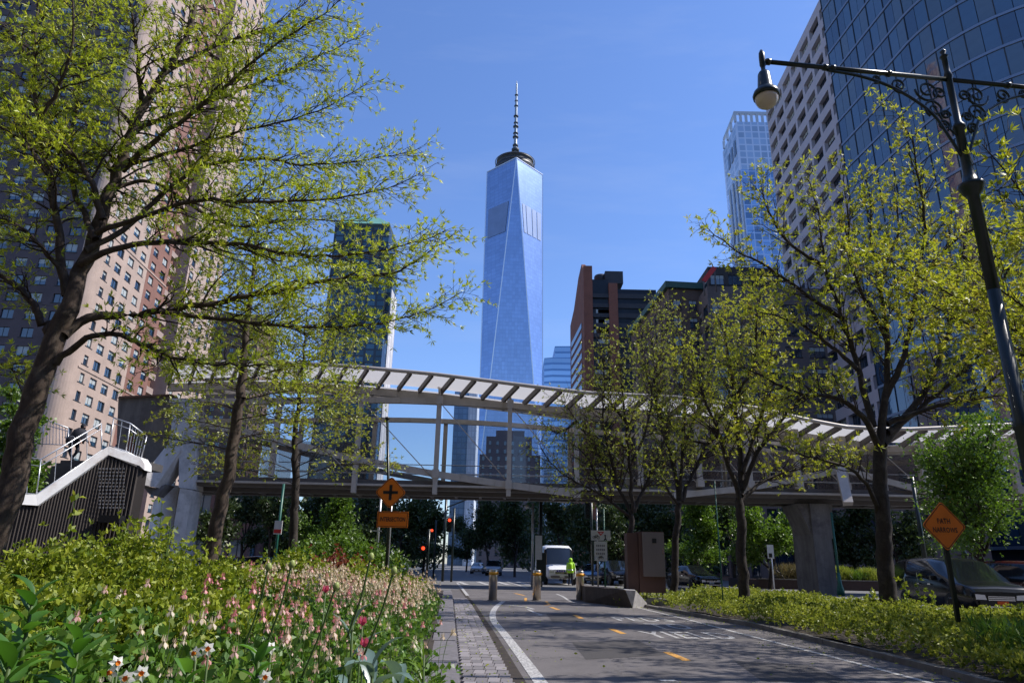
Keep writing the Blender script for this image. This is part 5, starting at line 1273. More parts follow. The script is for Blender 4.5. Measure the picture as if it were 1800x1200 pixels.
def tree(name, label, cat, limbs, base, leafm, seed, sec=(0.35, 1.6), sec_gap=.35, twig_gap=.16, twig_len=.45, tuft_gap=.14, k=6, ll=.08, lw=.018, up=.03, flat=0.0, bark='bark', group=None, spread=.8, thin=1.0, sides=10, secr=.3, minstart=.25, leafprob=1.0, droop=0, twigr=.0045):
    """limbs: list of (points, r0, r1, grow) with points in the world"""
    rng = np.random.default_rng(seed); root = thing(name, label, cat, tuple(base), 0, group); org = np.array(base)
    W = Wood(); tw = Wood(); C = []; D = []
    def twigs(P, L, fr0=.15, gap=twig_gap, tl=twig_len):
        m = max(1, int(L * (1 - fr0) / gap)); T = unit(np.gradient(P, axis=0))
        for j in range(m):
            f = fr0 + (1 - fr0) * (j + rng.random()) / m; idx = f * (len(P) - 1); i0 = int(idx); i1 = min(i0 + 1, len(P) - 1); a = idx - i0
            p = P[i0] * (1 - a) + P[i1] * a; t = T[i0]; side = unit(np.cross(t, rng.normal(size=3))); dd = unit(t * .75 + side * .75 + np.array([0, 0, up * 4]))
            l_ = tl * (.5 + rng.random()) * (1.15 - .6 * f); Q = wander(p, dd, l_, 3, rng, .22, up, flat)
            tw.tube(Q[[0, 2, 3]], (twigr, twigr * .6, twigr * .35), 3)
            if rng.random() < leafprob:
                nt_ = max(1, int(l_ / tuft_gap))
                for q in range(nt_):
                    g = (q + 1) / nt_; ii = g * 3; i_ = min(int(ii), 2); C.append(Q[i_] * (1 - (ii - i_)) + Q[i_ + 1] * (ii - i_)); D.append(unit(Q[3] - Q[0]))
    for pts, r0, r1, grow in limbs:
        n_ = max(6, int(len(pts) * 4)); P, L = smooth(pts, n_)
        P = P + np.r_[np.zeros((1, 3)), rng.normal(size=(n_ - 1, 3)) * min(.02, r0 * .25)]
        rr_ = r0 + (r1 - r0) * np.linspace(0, 1, n_) ** .8; W.tube(P, rr_, sides if r0 > .05 else 6)
        if not grow: continue
        m = max(1, int(L / sec_gap)); T = unit(np.gradient(P, axis=0))
        for j in range(m):
            f = minstart + (1 - minstart) * (j + rng.random()) / m; idx = min(f, .999) * (n_ - 1); i0 = int(idx); p = P[i0] + (P[min(i0 + 1, n_ - 1)] - P[i0]) * (idx - i0); t = T[i0]
            side = unit(np.cross(t, rng.normal(size=3))); side = unit(side * np.array([1, 1, 1 - flat]))
            dd = unit(t * .8 + side * .85 + np.array([0, 0, up * 3])); l_ = grow * (sec[0] + (sec[1] - sec[0]) * rng.random()) * (1.2 - .75 * f)
            rb = min(rr_[i0] * .5, .008 + .012 * l_); nn_ = 6; Q = wander(p, dd, l_, nn_, rng, .16, up, flat)
            tw.tube(Q, np.linspace(rb, .004, nn_ + 1), 4); twigs(Q, l_)
        twigs(P, L, .45)
    o = link('trunk', W.mesh('trunk', MT[bark], org), root)
    if tw.n: o = link('branches', tw.mesh('branches', MT['twig'], org), root); o['kind'] = 'stuff'
    if C:
        C = np.array(C); D = np.array(D)
        # boughs are kept pruned clear of the two orange signs
        q_ = (C - np.array((0, 0, EYE))) @ np.array(C3); sx = 900 + F_PX * q_[:, 0] / -q_[:, 2]; sy = 600 - F_PX * q_[:, 1] / -q_[:, 2]
        keep = ~(((np.abs(sx - 1660) < 48) & (np.abs(sy - 924) < 48) & (C[:, 1] < 12.8)) | ((np.abs(sx - 688) < 36) & (np.abs(sy - 885) < 55) & (C[:, 1] < 16)))
        C, D = C[keep], D[keep]; V_, F = tuft(C, D, k, ll, lw, rng, spread, droop=droop)
        o = link('foliage', np_mesh('foliage', V_ - org, F, leafm, rnd_for(F, rng, k)), root); o['kind'] = 'stuff'
    return root, len(C)
def L_(pts, Y0, Y1=None, jit=0):
    """photo polyline -> world polyline, depth running from Y0 to Y1"""
    Y1 = Y0 if Y1 is None else Y1; n = len(pts); return [np.array(at(x, y, Y0 + (Y1 - Y0) * i / (n - 1))) for i, (x, y) in enumerate(pts)]
cnt = 0
# ---- big tree at the left
Y = 10.8; pxm = lambda w, Yd: w / F_PX * Yd / 2 * 1.04
tb = at(5, 900, Y); tbase = V(tb.x - .35, Y, .3)
limbs = [
 ([np.array((tbase.x - .2, Y, 0.))] + L_([(-8, 940), (18, 860), (45, 745), (75, 655), (98, 590), (122, 540)], Y), pxm(50, Y), pxm(33, Y), 0),
 (L_([(122, 545), (137, 490), (165, 420), (195, 335), (222, 255), (250, 190), (292, 125), (330, 55), (352, -20), (370, -120)], Y, 11.6), pxm(31, Y), .02, 1.1),
 (L_([(118, 520), (108, 430), (88, 310), (66, 215), (60, 110), (70, -20)], Y, 10.2), pxm(18, Y), .015, 1.0),
 (L_([(88, 590), (66, 548), (36, 508), (0, 486), (-50, 470)], Y, 10.4), pxm(16, Y), .03, .8),
 (L_([(112, 590), (135, 568), (168, 556), (215, 554), (280, 548), (350, 536), (430, 522), (520, 503), (600, 490), (690, 478), (790, 420)], Y, 11.8), pxm(18, Y), .008, .75),
 (L_([(280, 548), (380, 560), (520, 575), (640, 572), (740, 550), (812, 512)], 11.1, 12.2), pxm(9, Y), .006, .7),
 (L_([(98, 640), (128, 608), (165, 590), (210, 588), (250, 606), (300, 625), (370, 640), (470, 642), (560, 630)], Y, 10), pxm(13, Y), .006, .6),
 (L_([(140, 465), (200, 437), (300, 426), (420, 430), (540, 448), (650, 442), (735, 425), (785, 402)], Y, 9.8), pxm(13, Y), .006, .75),
 (L_([(150, 440), (215, 405), (275, 350), (340, 300), (440, 280), (560, 290), (680, 275), (742, 262)], Y, 12.2), pxm(12, Y), .006, .8),
 (L_([(170, 410), (240, 385), (340, 352), (450, 356), (590, 347), (700, 325), (740, 300)], Y, 9.9), pxm(11, Y), .006, .75),
 (L_([(215, 300), (290, 235), (385, 160), (470, 90), (560, 30), (610, -5)], 11.3, 9.9), pxm(13, Y), .007, .8),
 (L_([(240, 225), (330, 195), (440, 150), (540, 110), (640, 60)], 11.4, 12.6), pxm(11, Y), .006, .8),
 (L_([(225, 290), (320, 262), (430, 230), (550, 200), (640, 150)], 11.3, 10.6), pxm(10, Y), .006, .8),
 (L_([(180, 385), (145, 290), (70, 235), (0, 190), (-60, 150)], Y, 9.8), pxm(14, Y), .008, .9),
 (L_([(168, 420), (130, 330), (128, 210), (150, 90), (170, -20)], Y, 11.8), pxm(13, Y), .01, .9),
 (L_([(290, 128), (370, 85), (470, 50), (560, -10)], 11.5, 12.4), pxm(12, Y), .007, .8),
 (L_([(250, 190), (240, 90), (225, -20)], 11.5, 10.3), pxm(12, Y), .01, .9),
 (L_([(88, 310), (30, 240), (-40, 210)], 10.5, 9.5), pxm(10, Y), .008, .8),
 (L_([(120, 500), (70, 430), (20, 390), (-40, 380)], Y, 9.7), pxm(11, Y), .008, .8),
 (L_([(66, 215), (110, 140), (130, 40), (120, -40)], 10.3, 9.4), pxm(10, Y), .008, .8),
 (L_([(195, 335), (270, 320), (400, 395), (520, 385), (650, 390)], 11.1, 12.6), pxm(9, Y), .006, .7),
 (L_([(60, 110), (20, 60), (-20, 20)], 10.3, 10.8), pxm(9, Y), .008, .9),
 (L_([(-60, 660), (10, 640), (40, 690)], 11.6, 11.2), pxm(8, Y), .008, .5),
]
r_, c_ = tree('tree', 'large left tree with leaning grey-brown trunk and feathery lime leaves reaching over the scene', 'tree', limbs, tbase, LM['left'], 11, sec=(.5, 1.5), sec_gap=.085, twig_gap=.12, twig_len=.42, tuft_gap=.14, k=8, ll=.105, lw=.019, up=.015, flat=.25, spread=.6, minstart=.2); cnt += c_
# ---- second and third trees on the left
Y = 17
limbs = [([np.array((at(372, 960, Y).x - .05, Y, .1))] + L_([(375, 955), (388, 890), (402, 830), (413, 745), (424, 700)], Y), pxm(27, Y), pxm(17, Y), 0),
 (L_([(424, 700), (428, 640), (434, 560), (446, 480), (452, 400), (456, 320)], Y), pxm(17, Y), .01, .9)]
rg = np.random.default_rng(5)
for i in range(26):
    f = i / 25; y0 = 790 - 430 * f; x0 = interp([(320, 456), (400, 452), (480, 446), (560, 434), (640, 428), (700, 424), (745, 413), (830, 402)], y0); sgn = 1 if i % 2 else -1
    ln = (170 - 95 * f) * (1 if sgn > 0 else .85) * (.8 + .4 * rg.random())
    limbs.append((L_([(x0, y0), (x0 + sgn * ln * .4, y0 - 12 - 18 * f), (x0 + sgn * ln, y0 - 18 - 40 * f + rg.normal() * 8)], Y, Y + rg.normal() * 1.4), .02, .004, .5))
r_, c_ = tree('tree', 'slender straight tree with reddish-brown trunk between the concrete pier and the third tree', 'tree', limbs, (at(372, 960, Y).x, Y, .2), LM['fine'], 12, sec=(.3, 1.3), sec_gap=.10, twig_gap=.11, twig_len=.42, tuft_gap=.14, k=6, ll=.09, lw=.028, flat=.2, up=0, bark='bark', spread=.6, minstart=.2, twigr=.005); cnt += c_
Y = 21
limbs = [([np.array((at(512, 965, Y).x, Y, .1))] + L_([(513, 960), (516, 910), (520, 850), (517, 810)], Y), pxm(17, Y), pxm(12, Y), 0),
 (L_([(517, 810), (520, 750), (528, 680), (535, 610), (540, 540)], Y), pxm(12, Y), .01, .7)]
for i in range(30):
    f = i / 29; y0 = 850 - 290 * f; sgn = 1 if i % 2 else -1; ln = (165 - 80 * f) * (.7 + .5 * rg.random()); x0 = 518 + 20 * f
    limbs.append((L_([(x0, y0), (x0 + sgn * ln * .4, y0 - 22), (x0 + sgn * ln, y0 - 30 - 35 * f + rg.normal() * 12)], Y, Y + rg.normal() * 1.6), .018, .004, .5))
r_, c_ = tree('tree', 'thin leafing tree with fine twiggy crown just left of the orange crossing sign', 'tree', limbs, (at(512, 965, Y).x, Y, .2), LM['fine'], 13, sec=(.3, 1.5), sec_gap=.10, twig_gap=.12, twig_len=.45, tuft_gap=.15, k=5, ll=.09, lw=.03, flat=.1, up=.01, bark='bark2', spread=.7, minstart=.2, twigr=.005, leafprob=.8); cnt += c_
# ---- trees on the right
def rtree(label, base_px, Y, trunk, lw_, arms, seed, leafm, **kw):
    b0 = at(*base_px, Y); limbs = [([np.array((b0.x, Y, .05))] + L_(trunk, Y), pxm(lw_, Y), pxm(lw_ * .75, Y), 0)]
    for a in arms: limbs.append((L_(a[0], Y, Y + a[1]), pxm(a[2], Y), .008, a[3] if len(a) > 3 else .9))
    return tree('tree', label, 'tree', limbs, (b0.x, Y, .05), leafm, seed, bark='bark2', group='young trees in the planter right of the path', **kw)
arms = [([(1545, 785), (1520, 735), (1470, 700), (1400, 690), (1330, 655), (1270, 640)], -1.2, 13), ([(1535, 750), (1508, 650), (1482, 560), (1450, 470), (1440, 380), (1418, 300)], .8, 13),
 ([(1545, 790), (1556, 700), (1560, 600), (1545, 500), (1532, 400), (1525, 300)], 0, 16), ([(1556, 700), (1590, 620), (1612, 500), (1625, 400), (1612, 300), (1595, 230), (1560, 175)], -1.2, 12),
 ([(1552, 780), (1600, 720), (1640, 660), (1672, 560), (1690, 450), (1720, 380)], 1.2, 15), ([(1560, 745), (1640, 715), (1720, 700), (1800, 690)], -.8, 11), ([(1560, 760), (1640, 700), (1730, 620), (1800, 560)], 1, 12),
 ([(1543, 900), (1520, 845), (1470, 815), (1400, 795), (1360, 760)], -1.5, 9, .6), ([(1482, 560), (1420, 520), (1350, 470), (1280, 430), (1235, 390)], -1, 9), ([(1508, 650), (1440, 590), (1380, 560), (1310, 540)], 1, 9),
 ([(1560, 600), (1500, 480), (1490, 380), (1480, 300)], -1, 9), ([(1612, 500), (1670, 430), (1720, 400), (1790, 420)], -1.6, 8), ([(1690, 450), (1750, 470), (1800, 480)], .5, 8), ([(1450, 470), (1380, 420), (1340, 340), (1350, 300)], .5, 8), ([(1545, 500), (1580, 400), (1570, 320)], .8, 8), ([(1672, 560), (1740, 520), (1790, 440), (1800, 380)], 1.6, 9), ([(1720, 700), (1760, 650), (1800, 620)], 0, 7)]
r_, c_ = rtree('largest right-hand tree, dark trunk forking low with yellow-green tufts in front of the glass towers', (1566, 1090), 17.5, [(1563, 1070), (1556, 980), (1549, 880), (1545, 785)], 29, arms, 21, LM['right'], sec=(.5, 1.7), sec_gap=.12, twig_gap=.17, twig_len=.38, tuft_gap=.2, k=8, ll=.13, lw=.036, up=.035, spread=.9, minstart=.2, twigr=.006); cnt += c_
arms = [([(1300, 880), (1282, 820), (1262, 760), (1235, 690), (1205, 620)], -.8, 10), ([(1302, 870), (1300, 790), (1290, 700), (1280, 620), (1262, 540)], .6, 11), ([(1305, 860), (1330, 800), (1372, 740), (1420, 690), (1470, 650)], -.6, 10), ([(1304, 830), (1335, 740), (1352, 650), (1362, 560)], .8, 9), ([(1303, 880), (1350, 840), (1420, 820), (1480, 800)], 1, 8, .7), ([(1262, 760), (1240, 780), (1190, 760)], .5, 7, .6), ([(1290, 700), (1325, 640), (1330, 560), (1340, 500)], -.8, 7)]
r_, c_ = rtree('dark-stemmed young tree just left of the largest right-hand tree, fanning out above the ground cover', (1309, 1060), 20.5, [(1308, 1040), (1303, 960), (1300, 880)], 19, arms, 22, LM['right'], sec=(.4, 2.0), sec_gap=.09, twig_gap=.14, twig_len=.4, tuft_gap=.2, k=6, ll=.11, lw=.034, up=.035, minstart=.2, twigr=.006); cnt += c_
arms = [([(1193, 880), (1182, 810), (1160, 730), (1135, 650), (1118, 580)], .6, 8), ([(1196, 880), (1200, 790), (1205, 700), (1198, 610), (1190, 540)], -.6, 8), ([(1198, 880), (1225, 820), (1262, 780), (1300, 740)], .4, 8), ([(1195, 890), (1165, 850), (1130, 820)], -.8, 6, .6), ([(1200, 790), (1235, 700), (1255, 620), (1270, 540)], .8, 7), ([(1225, 820), (1280, 700), (1300, 600), (1310, 520)], -.5, 6), ([(1182, 810), (1150, 700), (1165, 600), (1160, 530)], 1, 6)]
r_, c_ = rtree('slim young tree rising directly behind the brown utility cabinet', (1185, 1040), 26.5, [(1186, 1020), (1188, 950), (1194, 885)], 13, arms, 23, LM['fine'], sec=(.4, 2.0), sec_gap=.09, twig_gap=.12, twig_len=.5, tuft_gap=.24, leafprob=.75, k=5, ll=.10, lw=.032, up=.035, minstart=.15, twigr=.007); cnt += c_
arms = [([(1110, 905), (1085, 850), (1050, 790), (1015, 740), (985, 700)], .6, 7), ([(1112, 900), (1108, 820), (1100, 740), (1092, 660), (1080, 600)], -.6, 8), ([(1114, 900), (1140, 840), (1165, 780), (1180, 700)], .6, 7), ([(1110, 910), (1060, 870), (1000, 840), (965, 810), (945, 770)], -.8, 6), ([(1100, 740), (1060, 690), (1040, 640)], .5, 6), ([(1015, 740), (980, 760), (950, 740)], .6, 5, .6), ([(1108, 820), (1140, 740), (1150, 640), (1140, 570)], .9, 6), ([(1085, 850), (1060, 740), (1062, 660), (1050, 600)], -.7, 6), ([(1060, 870), (1030, 800), (990, 770)], .3, 5)]
r_, c_ = rtree('young tree nearest the bollards, standing behind the low concrete wall', (1101, 1045), 25.2, [(1102, 1030), (1106, 970), (1110, 905)], 12, arms, 24, LM['fine'], sec=(.4, 2.0), sec_gap=.09, twig_gap=.12, twig_len=.5, tuft_gap=.24, leafprob=.75, k=5, ll=.10, lw=.032, up=.02, minstart=.15, twigr=.007); cnt += c_
print('tufts', cnt)
# stake-like pale trunk beside it
# tree whose trunk stands just outside the picture at the right; its boughs come in over the lamp and shade the path
Y = 11.5; X0 = 11.8
def PW_(*q): return [np.array(p, float) for p in q]
limbs = [(PW_((X0, Y, 0), (X0 - .1, Y, 1.6), (X0 - .15, Y, 2.9)), .14, .11, 0)]
rg = np.random.default_rng(8)
for i in range(13):
    a = i * 2.4; ln = 2.6 + 2.2 * rg.random(); hz2 = 2.6 + 2.6 * rg.random()
    if math.cos(a) < -.2: ln *= 1.35
    limbs.append((PW_((X0 - .15, Y, 2.5 + .3 * rg.random()), (X0 + math.cos(a) * ln * .35, Y + math.sin(a) * ln * .3, 3.2 + hz2 * .4), (X0 + math.cos(a) * ln, Y + math.sin(a) * ln * .8, 3.4 + hz2)), .05, .008, 1.0))
r_, c_ = tree('tree', 'tree at the right edge whose tufted boughs reach in around the upper lamp column', 'tree', limbs, (X0, Y, .05), LM['right'], 26, sec=(.5, 2.0), sec_gap=.10, twig_gap=.15, twig_len=.42, tuft_gap=.2, k=8, ll=.12, lw=.036, up=.03, minstart=.2, twigr=.006, bark='bark2'); cnt += c_
# its neighbour, nearer the viewpoint, throws its shade on the near path
limbs = [(PW_((12.2, 8.2, 0), (12.1, 8.2, 1.8), (12.1, 8.2, 3.0)), .13, .10, 0)]
for i in range(11):
    a = i * 2.4; ln = 2.2 + 1.4 * rg.random(); hz2 = 2.4 + 2.6 * rg.random()
    limbs.append((PW_((12.1, 8.2, 2.6), (12.1 + math.cos(a) * ln * .35, 8.2 + math.sin(a) * ln * .3, 3.2 + hz2 * .4), (12.1 + math.cos(a) * ln, 8.2 + math.sin(a) * ln, 3.2 + hz2)), .045, .008, 1.0))
r_, c_ = tree('tree', 'tree outside the right edge that shades the nearest stretch of path', 'tree', limbs, (12.2, 8.2, .05), LM['right'], 27, sec=(.5, 1.8), sec_gap=.14, twig_gap=.18, twig_len=.38, tuft_gap=.22, k=7, ll=.12, lw=.036, up=.03, minstart=.2, twigr=.006, bark='bark2'); cnt += c_
# ---- denser trees further back
def puffy(name, label, px, pyb, Y, ptop, wpx, seed, leafm, nb=9, dens=1.0, trunk=.14, lsize=.22, group=None, low=.35, base=None, cat='tree'):
    rng = np.random.default_rng(seed); b0 = at(px, pyb, Y); b0.z = 0; zt = at(px, ptop, Y).z; rad = wpx / F_PX * Y * .5 * 1.02
    root = thing(name, label, cat, (b0.x, Y, 0), 0, group); W = Wood(); H = zt; ends = []
    W.tube(wander(np.array((b0.x, Y, -.05)), np.array((0, 0, 1.)), H * .45, 5, rng, .05), np.linspace(trunk, trunk * .7, 6), 8); top = W.V[0][-1]
    for i in range(nb):
        a = rng.random() * 6.28; el = rng.random(); tgt = np.array((b0.x + math.cos(a) * rad * (1 - .35 * el) * .8, Y + math.sin(a) * rad * (1 - .35 * el) * .8, H * (low + .1) + (H * (.9 - low)) * el))
        st_ = np.array((b0.x, Y, H * (.2 + .25 * el))); P, _ = smooth([st_, (st_ + tgt) / 2 + np.array((0, 0, .3)), tgt], 7); W.tube(P, np.linspace(trunk * .5, .02, 7), 5); ends += [P[3], P[4], P[5], P[6]]
    o = link('trunk', W.mesh('trunk', MT['bark2'], (b0.x, Y, 0)), root)
    ends = np.array(ends); nl = int(1500 * dens * max(1, rad * H / 8)); c = ends[rng.integers(0, len(ends), nl)]; q = rng.normal(size=(nl, 3)); q = unit(q) * (rng.random((nl, 1)) ** .55) * (.6 + .8 * rng.random((nl, 1)) ** 3); sc_ = rad * (.32 + .2 * rng.random((nl, 1)))
    sc_ = sc_ * np.array((1, 1, .75)); P = c + q * sc_; P = P[P[:, 2] > H * low * .7]; P = P[P[:, 2] < H]
    V_, F = tuft(P, unit(P - np.array((b0.x, Y, H * .5))), 3, lsize, lsize * .55, rng, .9)
    o = link('crown', np_mesh('crown', V_ - np.array((b0.x, Y, 0)), F, leafm, rnd_for(F, rng, 3)), root); o['kind'] = 'stuff'; return root
puffy('leafy_tree', 'full bright green tree at the right edge behind the PATH NARROWS sign', 1735, 1010, 27, 722, 190, 31, LM['green'], 26, 1.9, .13, .13, low=.24)
puffy('leafy_tree', 'small bright green tree crown poking in at the left edge behind the stair', -20, 960, 30, 655, 110, 32, LM['green'], 10, 1.6, .14, .2)
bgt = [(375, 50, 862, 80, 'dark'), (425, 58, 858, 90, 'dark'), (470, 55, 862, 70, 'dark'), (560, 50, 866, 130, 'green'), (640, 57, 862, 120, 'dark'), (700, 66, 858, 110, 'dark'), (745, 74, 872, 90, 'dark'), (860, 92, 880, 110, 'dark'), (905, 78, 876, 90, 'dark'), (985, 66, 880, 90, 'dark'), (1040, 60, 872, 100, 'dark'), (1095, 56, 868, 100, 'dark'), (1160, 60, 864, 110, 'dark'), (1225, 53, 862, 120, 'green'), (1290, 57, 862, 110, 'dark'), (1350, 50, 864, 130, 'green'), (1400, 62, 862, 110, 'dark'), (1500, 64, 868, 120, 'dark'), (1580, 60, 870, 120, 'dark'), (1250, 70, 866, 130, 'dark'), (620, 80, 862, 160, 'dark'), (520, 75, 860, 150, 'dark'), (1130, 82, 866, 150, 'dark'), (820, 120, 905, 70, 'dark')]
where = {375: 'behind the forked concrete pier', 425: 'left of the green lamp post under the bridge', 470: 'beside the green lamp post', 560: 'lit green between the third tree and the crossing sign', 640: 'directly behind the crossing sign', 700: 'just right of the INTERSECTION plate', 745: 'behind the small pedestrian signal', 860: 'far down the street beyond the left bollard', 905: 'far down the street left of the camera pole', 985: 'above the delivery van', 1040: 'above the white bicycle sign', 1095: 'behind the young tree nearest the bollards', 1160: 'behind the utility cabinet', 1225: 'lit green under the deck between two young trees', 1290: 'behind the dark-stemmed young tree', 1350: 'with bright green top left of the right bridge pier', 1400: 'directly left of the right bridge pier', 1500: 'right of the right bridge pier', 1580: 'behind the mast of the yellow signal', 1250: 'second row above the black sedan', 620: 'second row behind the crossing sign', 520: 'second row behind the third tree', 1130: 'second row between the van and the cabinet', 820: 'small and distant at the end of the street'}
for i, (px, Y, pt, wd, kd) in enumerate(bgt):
    puffy('street_tree', ('dark tree ' if kd == 'dark' else 'green tree ') + where[px], px, 990, Y, pt, wd, 40 + i, LM[kd], 8, 1.1, .15, .26 if Y > 60 else .22, group='trees in the shade beyond the bridge', low=.22)  # most crowns take the leaf colour with shade painted in
# woods beyond, reading as one mass
rng = np.random.default_rng(77); n_ = 15000
px_ = rng.random(n_) * 1340 + 330; yy = 96 + rng.random(n_) * 60; xs = (px_ - 900) / 1267 * yy; hh = 8.6 + 2.2 * np.sin(xs * .35) + 1.0 * np.sin(xs * 1.1 + 2)
msk = np.abs(xs + .079 * yy - 4) > 6; P = np.stack([xs, yy, rng.random(n_) ** .8 * hh + .4], 1)[msk]
V_, F = tuft(P, np.tile((0, 0, 1.), (len(P), 1)), 3, .75, .45, rng, 1.2)
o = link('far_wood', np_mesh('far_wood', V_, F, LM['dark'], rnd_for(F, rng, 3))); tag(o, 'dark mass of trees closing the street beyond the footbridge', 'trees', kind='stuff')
# ---------------------------------------------------------------- planting
def in_bed(x, y): return xl(KL, max(y, 3)) - KERBW - x
# low leafy carpet of the bed
rng = np.random.default_rng(101)
def scatter(n, y0, y1, dmax, seed, power=1.3, dmin=.02):
    r = np.random.default_rng(seed); ys = y0 + (y1 - y0) * r.random(n) ** power; d = dmin + (dmax - dmin) * r.random(n)
    xs = np.array([xl(KL, max(y, 3)) - KERBW for y in ys]) - d; return xs, ys, d
def bh(xs, ys): return np.array([bed_h(x, y) for x, y in zip(xs, ys)])
xs, ys, d = scatter(21000, 2.2, 22, 7.5, 1, 1.25, .10)
hh = (.10 + .34 * rng.random(len(xs))) * np.clip(d / .35, .35, 1); P = np.stack([xs, ys, bh(xs, ys) + hh], 1)
P[:, 0] += rng.normal(size=len(xs)) * .04
V_, F = tuft(P, np.tile((0, 0, .6), (len(P), 1)), 5, .058, .036, rng, .9, wpos=.55)
o = link('bed_foliage', np_mesh('bed_foliage', V_, F, LM['bed'], rnd_for(F, rng, 5))); tag(o, 'low green leaf carpet filling the flower bed under the columbines', 'ground cover', kind='stuff')
# columbine plants: a clump of small leaves, wiry stems and nodding flowers
def columbine(seed, pet, h=.6, nf=10, spurs=None):
    r = np.random.default_rng(seed); nl = 46
    c = np.stack([r.normal(size=nl) * .11, r.normal(size=nl) * .11, .05 + r.random(nl) * .26], 1)
    V_, F = tuft(c, np.tile((0, 0, .5), (nl, 1)), 3, .055, .045, r, .8, wpos=.6)
    lm = np_mesh('leaves', V_, F, LM['bed'], rnd_for(F, r, 3))
    W = Wood(); fv = []; ff = []; nfv = 0; sv_ = []; sf_ = []; nsv = 0
    for i in range(nf):
        a = r.random() * 6.28; rad = .03 + .17 * r.random(); hh = h * (.65 + .5 * r.random()); top = np.array((math.cos(a) * rad, math.sin(a) * rad, hh))
        P, _ = smooth([np.array((math.cos(a) * .03, math.sin(a) * .03, 0)), np.array((math.cos(a) * rad * .5, math.sin(a) * rad * .5, hh * .6)), top, top + np.array((math.cos(a) * .03, math.sin(a) * .03, -.008))], 6)
        W.tube(P, np.linspace(.0028, .0015, 6), 3); q = P[-1]; s = .6 + .45 * r.random()
        # nodding bell: five petals hanging down, five spurs going up
        for k in range(5):
            b = a + k * 1.2566; u = np.array((math.cos(b), math.sin(b), 0)); w = np.array((-math.sin(b), math.cos(b), 0))
            fv += [q + u * .004, q + u * .020 * s - w * .010 * s + np.array((0, 0, -.016 * s)), q + u * .024 * s + np.array((0, 0, -.034 * s)), q + u * .020 * s + w * .010 * s + np.array((0, 0, -.016 * s))]; ff.append([nfv, nfv + 1, nfv + 2, nfv + 3]); nfv += 4
            fv += [q + u * .006 - w * .004, q + u * .016 * s + np.array((0, 0, .006)), q + u * .010 * s + np.array((0, 0, .034 * s)), q + u * .006 + w * .004]; ff.append([nfv, nfv + 1, nfv + 2, nfv + 3]); nfv += 4
    fm = np_mesh('flowers', np.array(fv), np.array(ff), pet, np.repeat(r.random(nf), 10)[:len(ff)])
    return lm, W.mesh('stems', STEM, (0, 0, 0)), fm
def make_col(label, pet, seed, h, nf, group):
    t = here(thing('columbine', label, 'flower', (0, 0, 0), 0, group)); lm, sm, fm = columbine(seed, pet, h, nf)
    ch = [link('leaves', lm, t), link('stems', sm, t), link('flowers', fm, t)]
    for c in ch: c['kind'] = 'stuff'
    KIDS[t.name] = ch; return t

def merge(name, label, meshes, spots, mats):
    """many small plants nobody could count, joined into one mesh per material"""
    data = {}
    for me in meshes:
        for part in me:
            n_ = len(part.vertices); co = np.empty(n_ * 3); part.vertices.foreach_get('co', co); F = np.empty(len(part.loops), int); part.loops.foreach_get('vertex_index', F)
            rn = np.zeros(len(part.polygons))
            if 'rnd' in part.attributes: part.attributes['rnd'].data.foreach_get('value', rn)
            data[part.name] = (co.reshape(-1, 3), F.reshape(-1, 4) if len(F) == 4 * len(part.polygons) else None, rn)
    VV, FF, RR, MI = [], [], [], []; n0 = 0; r = np.random.default_rng(len(spots))
    for (vi, x, y, z, s) in spots:
        a = r.random() * 6.283; c, si = math.cos(a), math.sin(a); Rm = np.array([[c, -si, 0], [si, c, 0], [0, 0, 1]]); dr = (r.random() - .5) * .5
        for pi_, part in enumerate(meshes[vi]):
            co, F, rn = data[part.name]
            VV.append(co @ Rm.T * s + np.array((x, y, z))); FF.append(F + n0); RR.append(np.clip(rn + dr, 0, 1)); MI.append(np.full(len(F), mats.index(part.materials[0]))); n0 += len(co)
    me = np_mesh(name, np.concatenate(VV), np.concatenate(FF), mats[0], np.concatenate(RR))
    for m_ in mats[1:]: me.materials.append(m_)
    me.polygons.foreach_set('material_index', np.concatenate(MI).astype(np.int32)); o = link(name, me); tag(o, label, 'flowers', kind='stuff'); return o
def variants(specs):
    out = []
    for (sd_, pet, h, nf) in specs:
        lm, sm, fm = columbine(sd_, pet, h, nf); out.append((lm, sm, fm))
    for i, v in enumerate(out):
        for j, m_ in enumerate(v): m_.name = 'columbine_%d_%d_%d' % (specs[i][0], i, j)
    return out
rng = np.random.default_rng(55)
pv = variants([(201, LM['pink'], .60, 5), (202, LM['pink'], .5, 4), (203, LM['cream'], .45, 5), (206, LM['pink'], .66, 6)]); cv = variants([(204, LM['cream'], .55, 14), (205, LM['cream'], .62, 16)])
sp_ = []
while len(sp_) < 150:
    y = 3.6 + 10 * rng.random(); dd = .3 + 4.2 * rng.random(); x = xl(KL, max(y, 3)) - KERBW - dd; q = pix((x, y, bed_h(x, y) + .5))
    if not (120 < q[0] < 800): continue
    if q[0] < 430 and rng.random() < .75: continue
    if y < 6 and dd < .5: continue
    sp_.append((int(rng.integers(0, 4)), x, y, bed_h(x, y) - .02, .8 + .3 * rng.random()))
merge('pink_columbines', 'drift of pink nodding columbines through the middle of the flower bed', pv, sp_, [LM['bed'], STEM, LM['pink'], LM['cream']])
sp_ = []
while len(sp_) < 130:
    y = 8.6 + 8 * rng.random(); dd = .12 + 2.3 * rng.random(); x = xl(KL, y) - KERBW - dd; sp_.append((int(rng.integers(0, 2)), x, y, bed_h(x, y) - .02, .95 + .3 * rng.random()))
merge('cream_columbines', 'thick drift of cream and pale pink columbines at the far right corner of the flower bed', cv, sp_, [LM['bed'], STEM, LM['cream']])
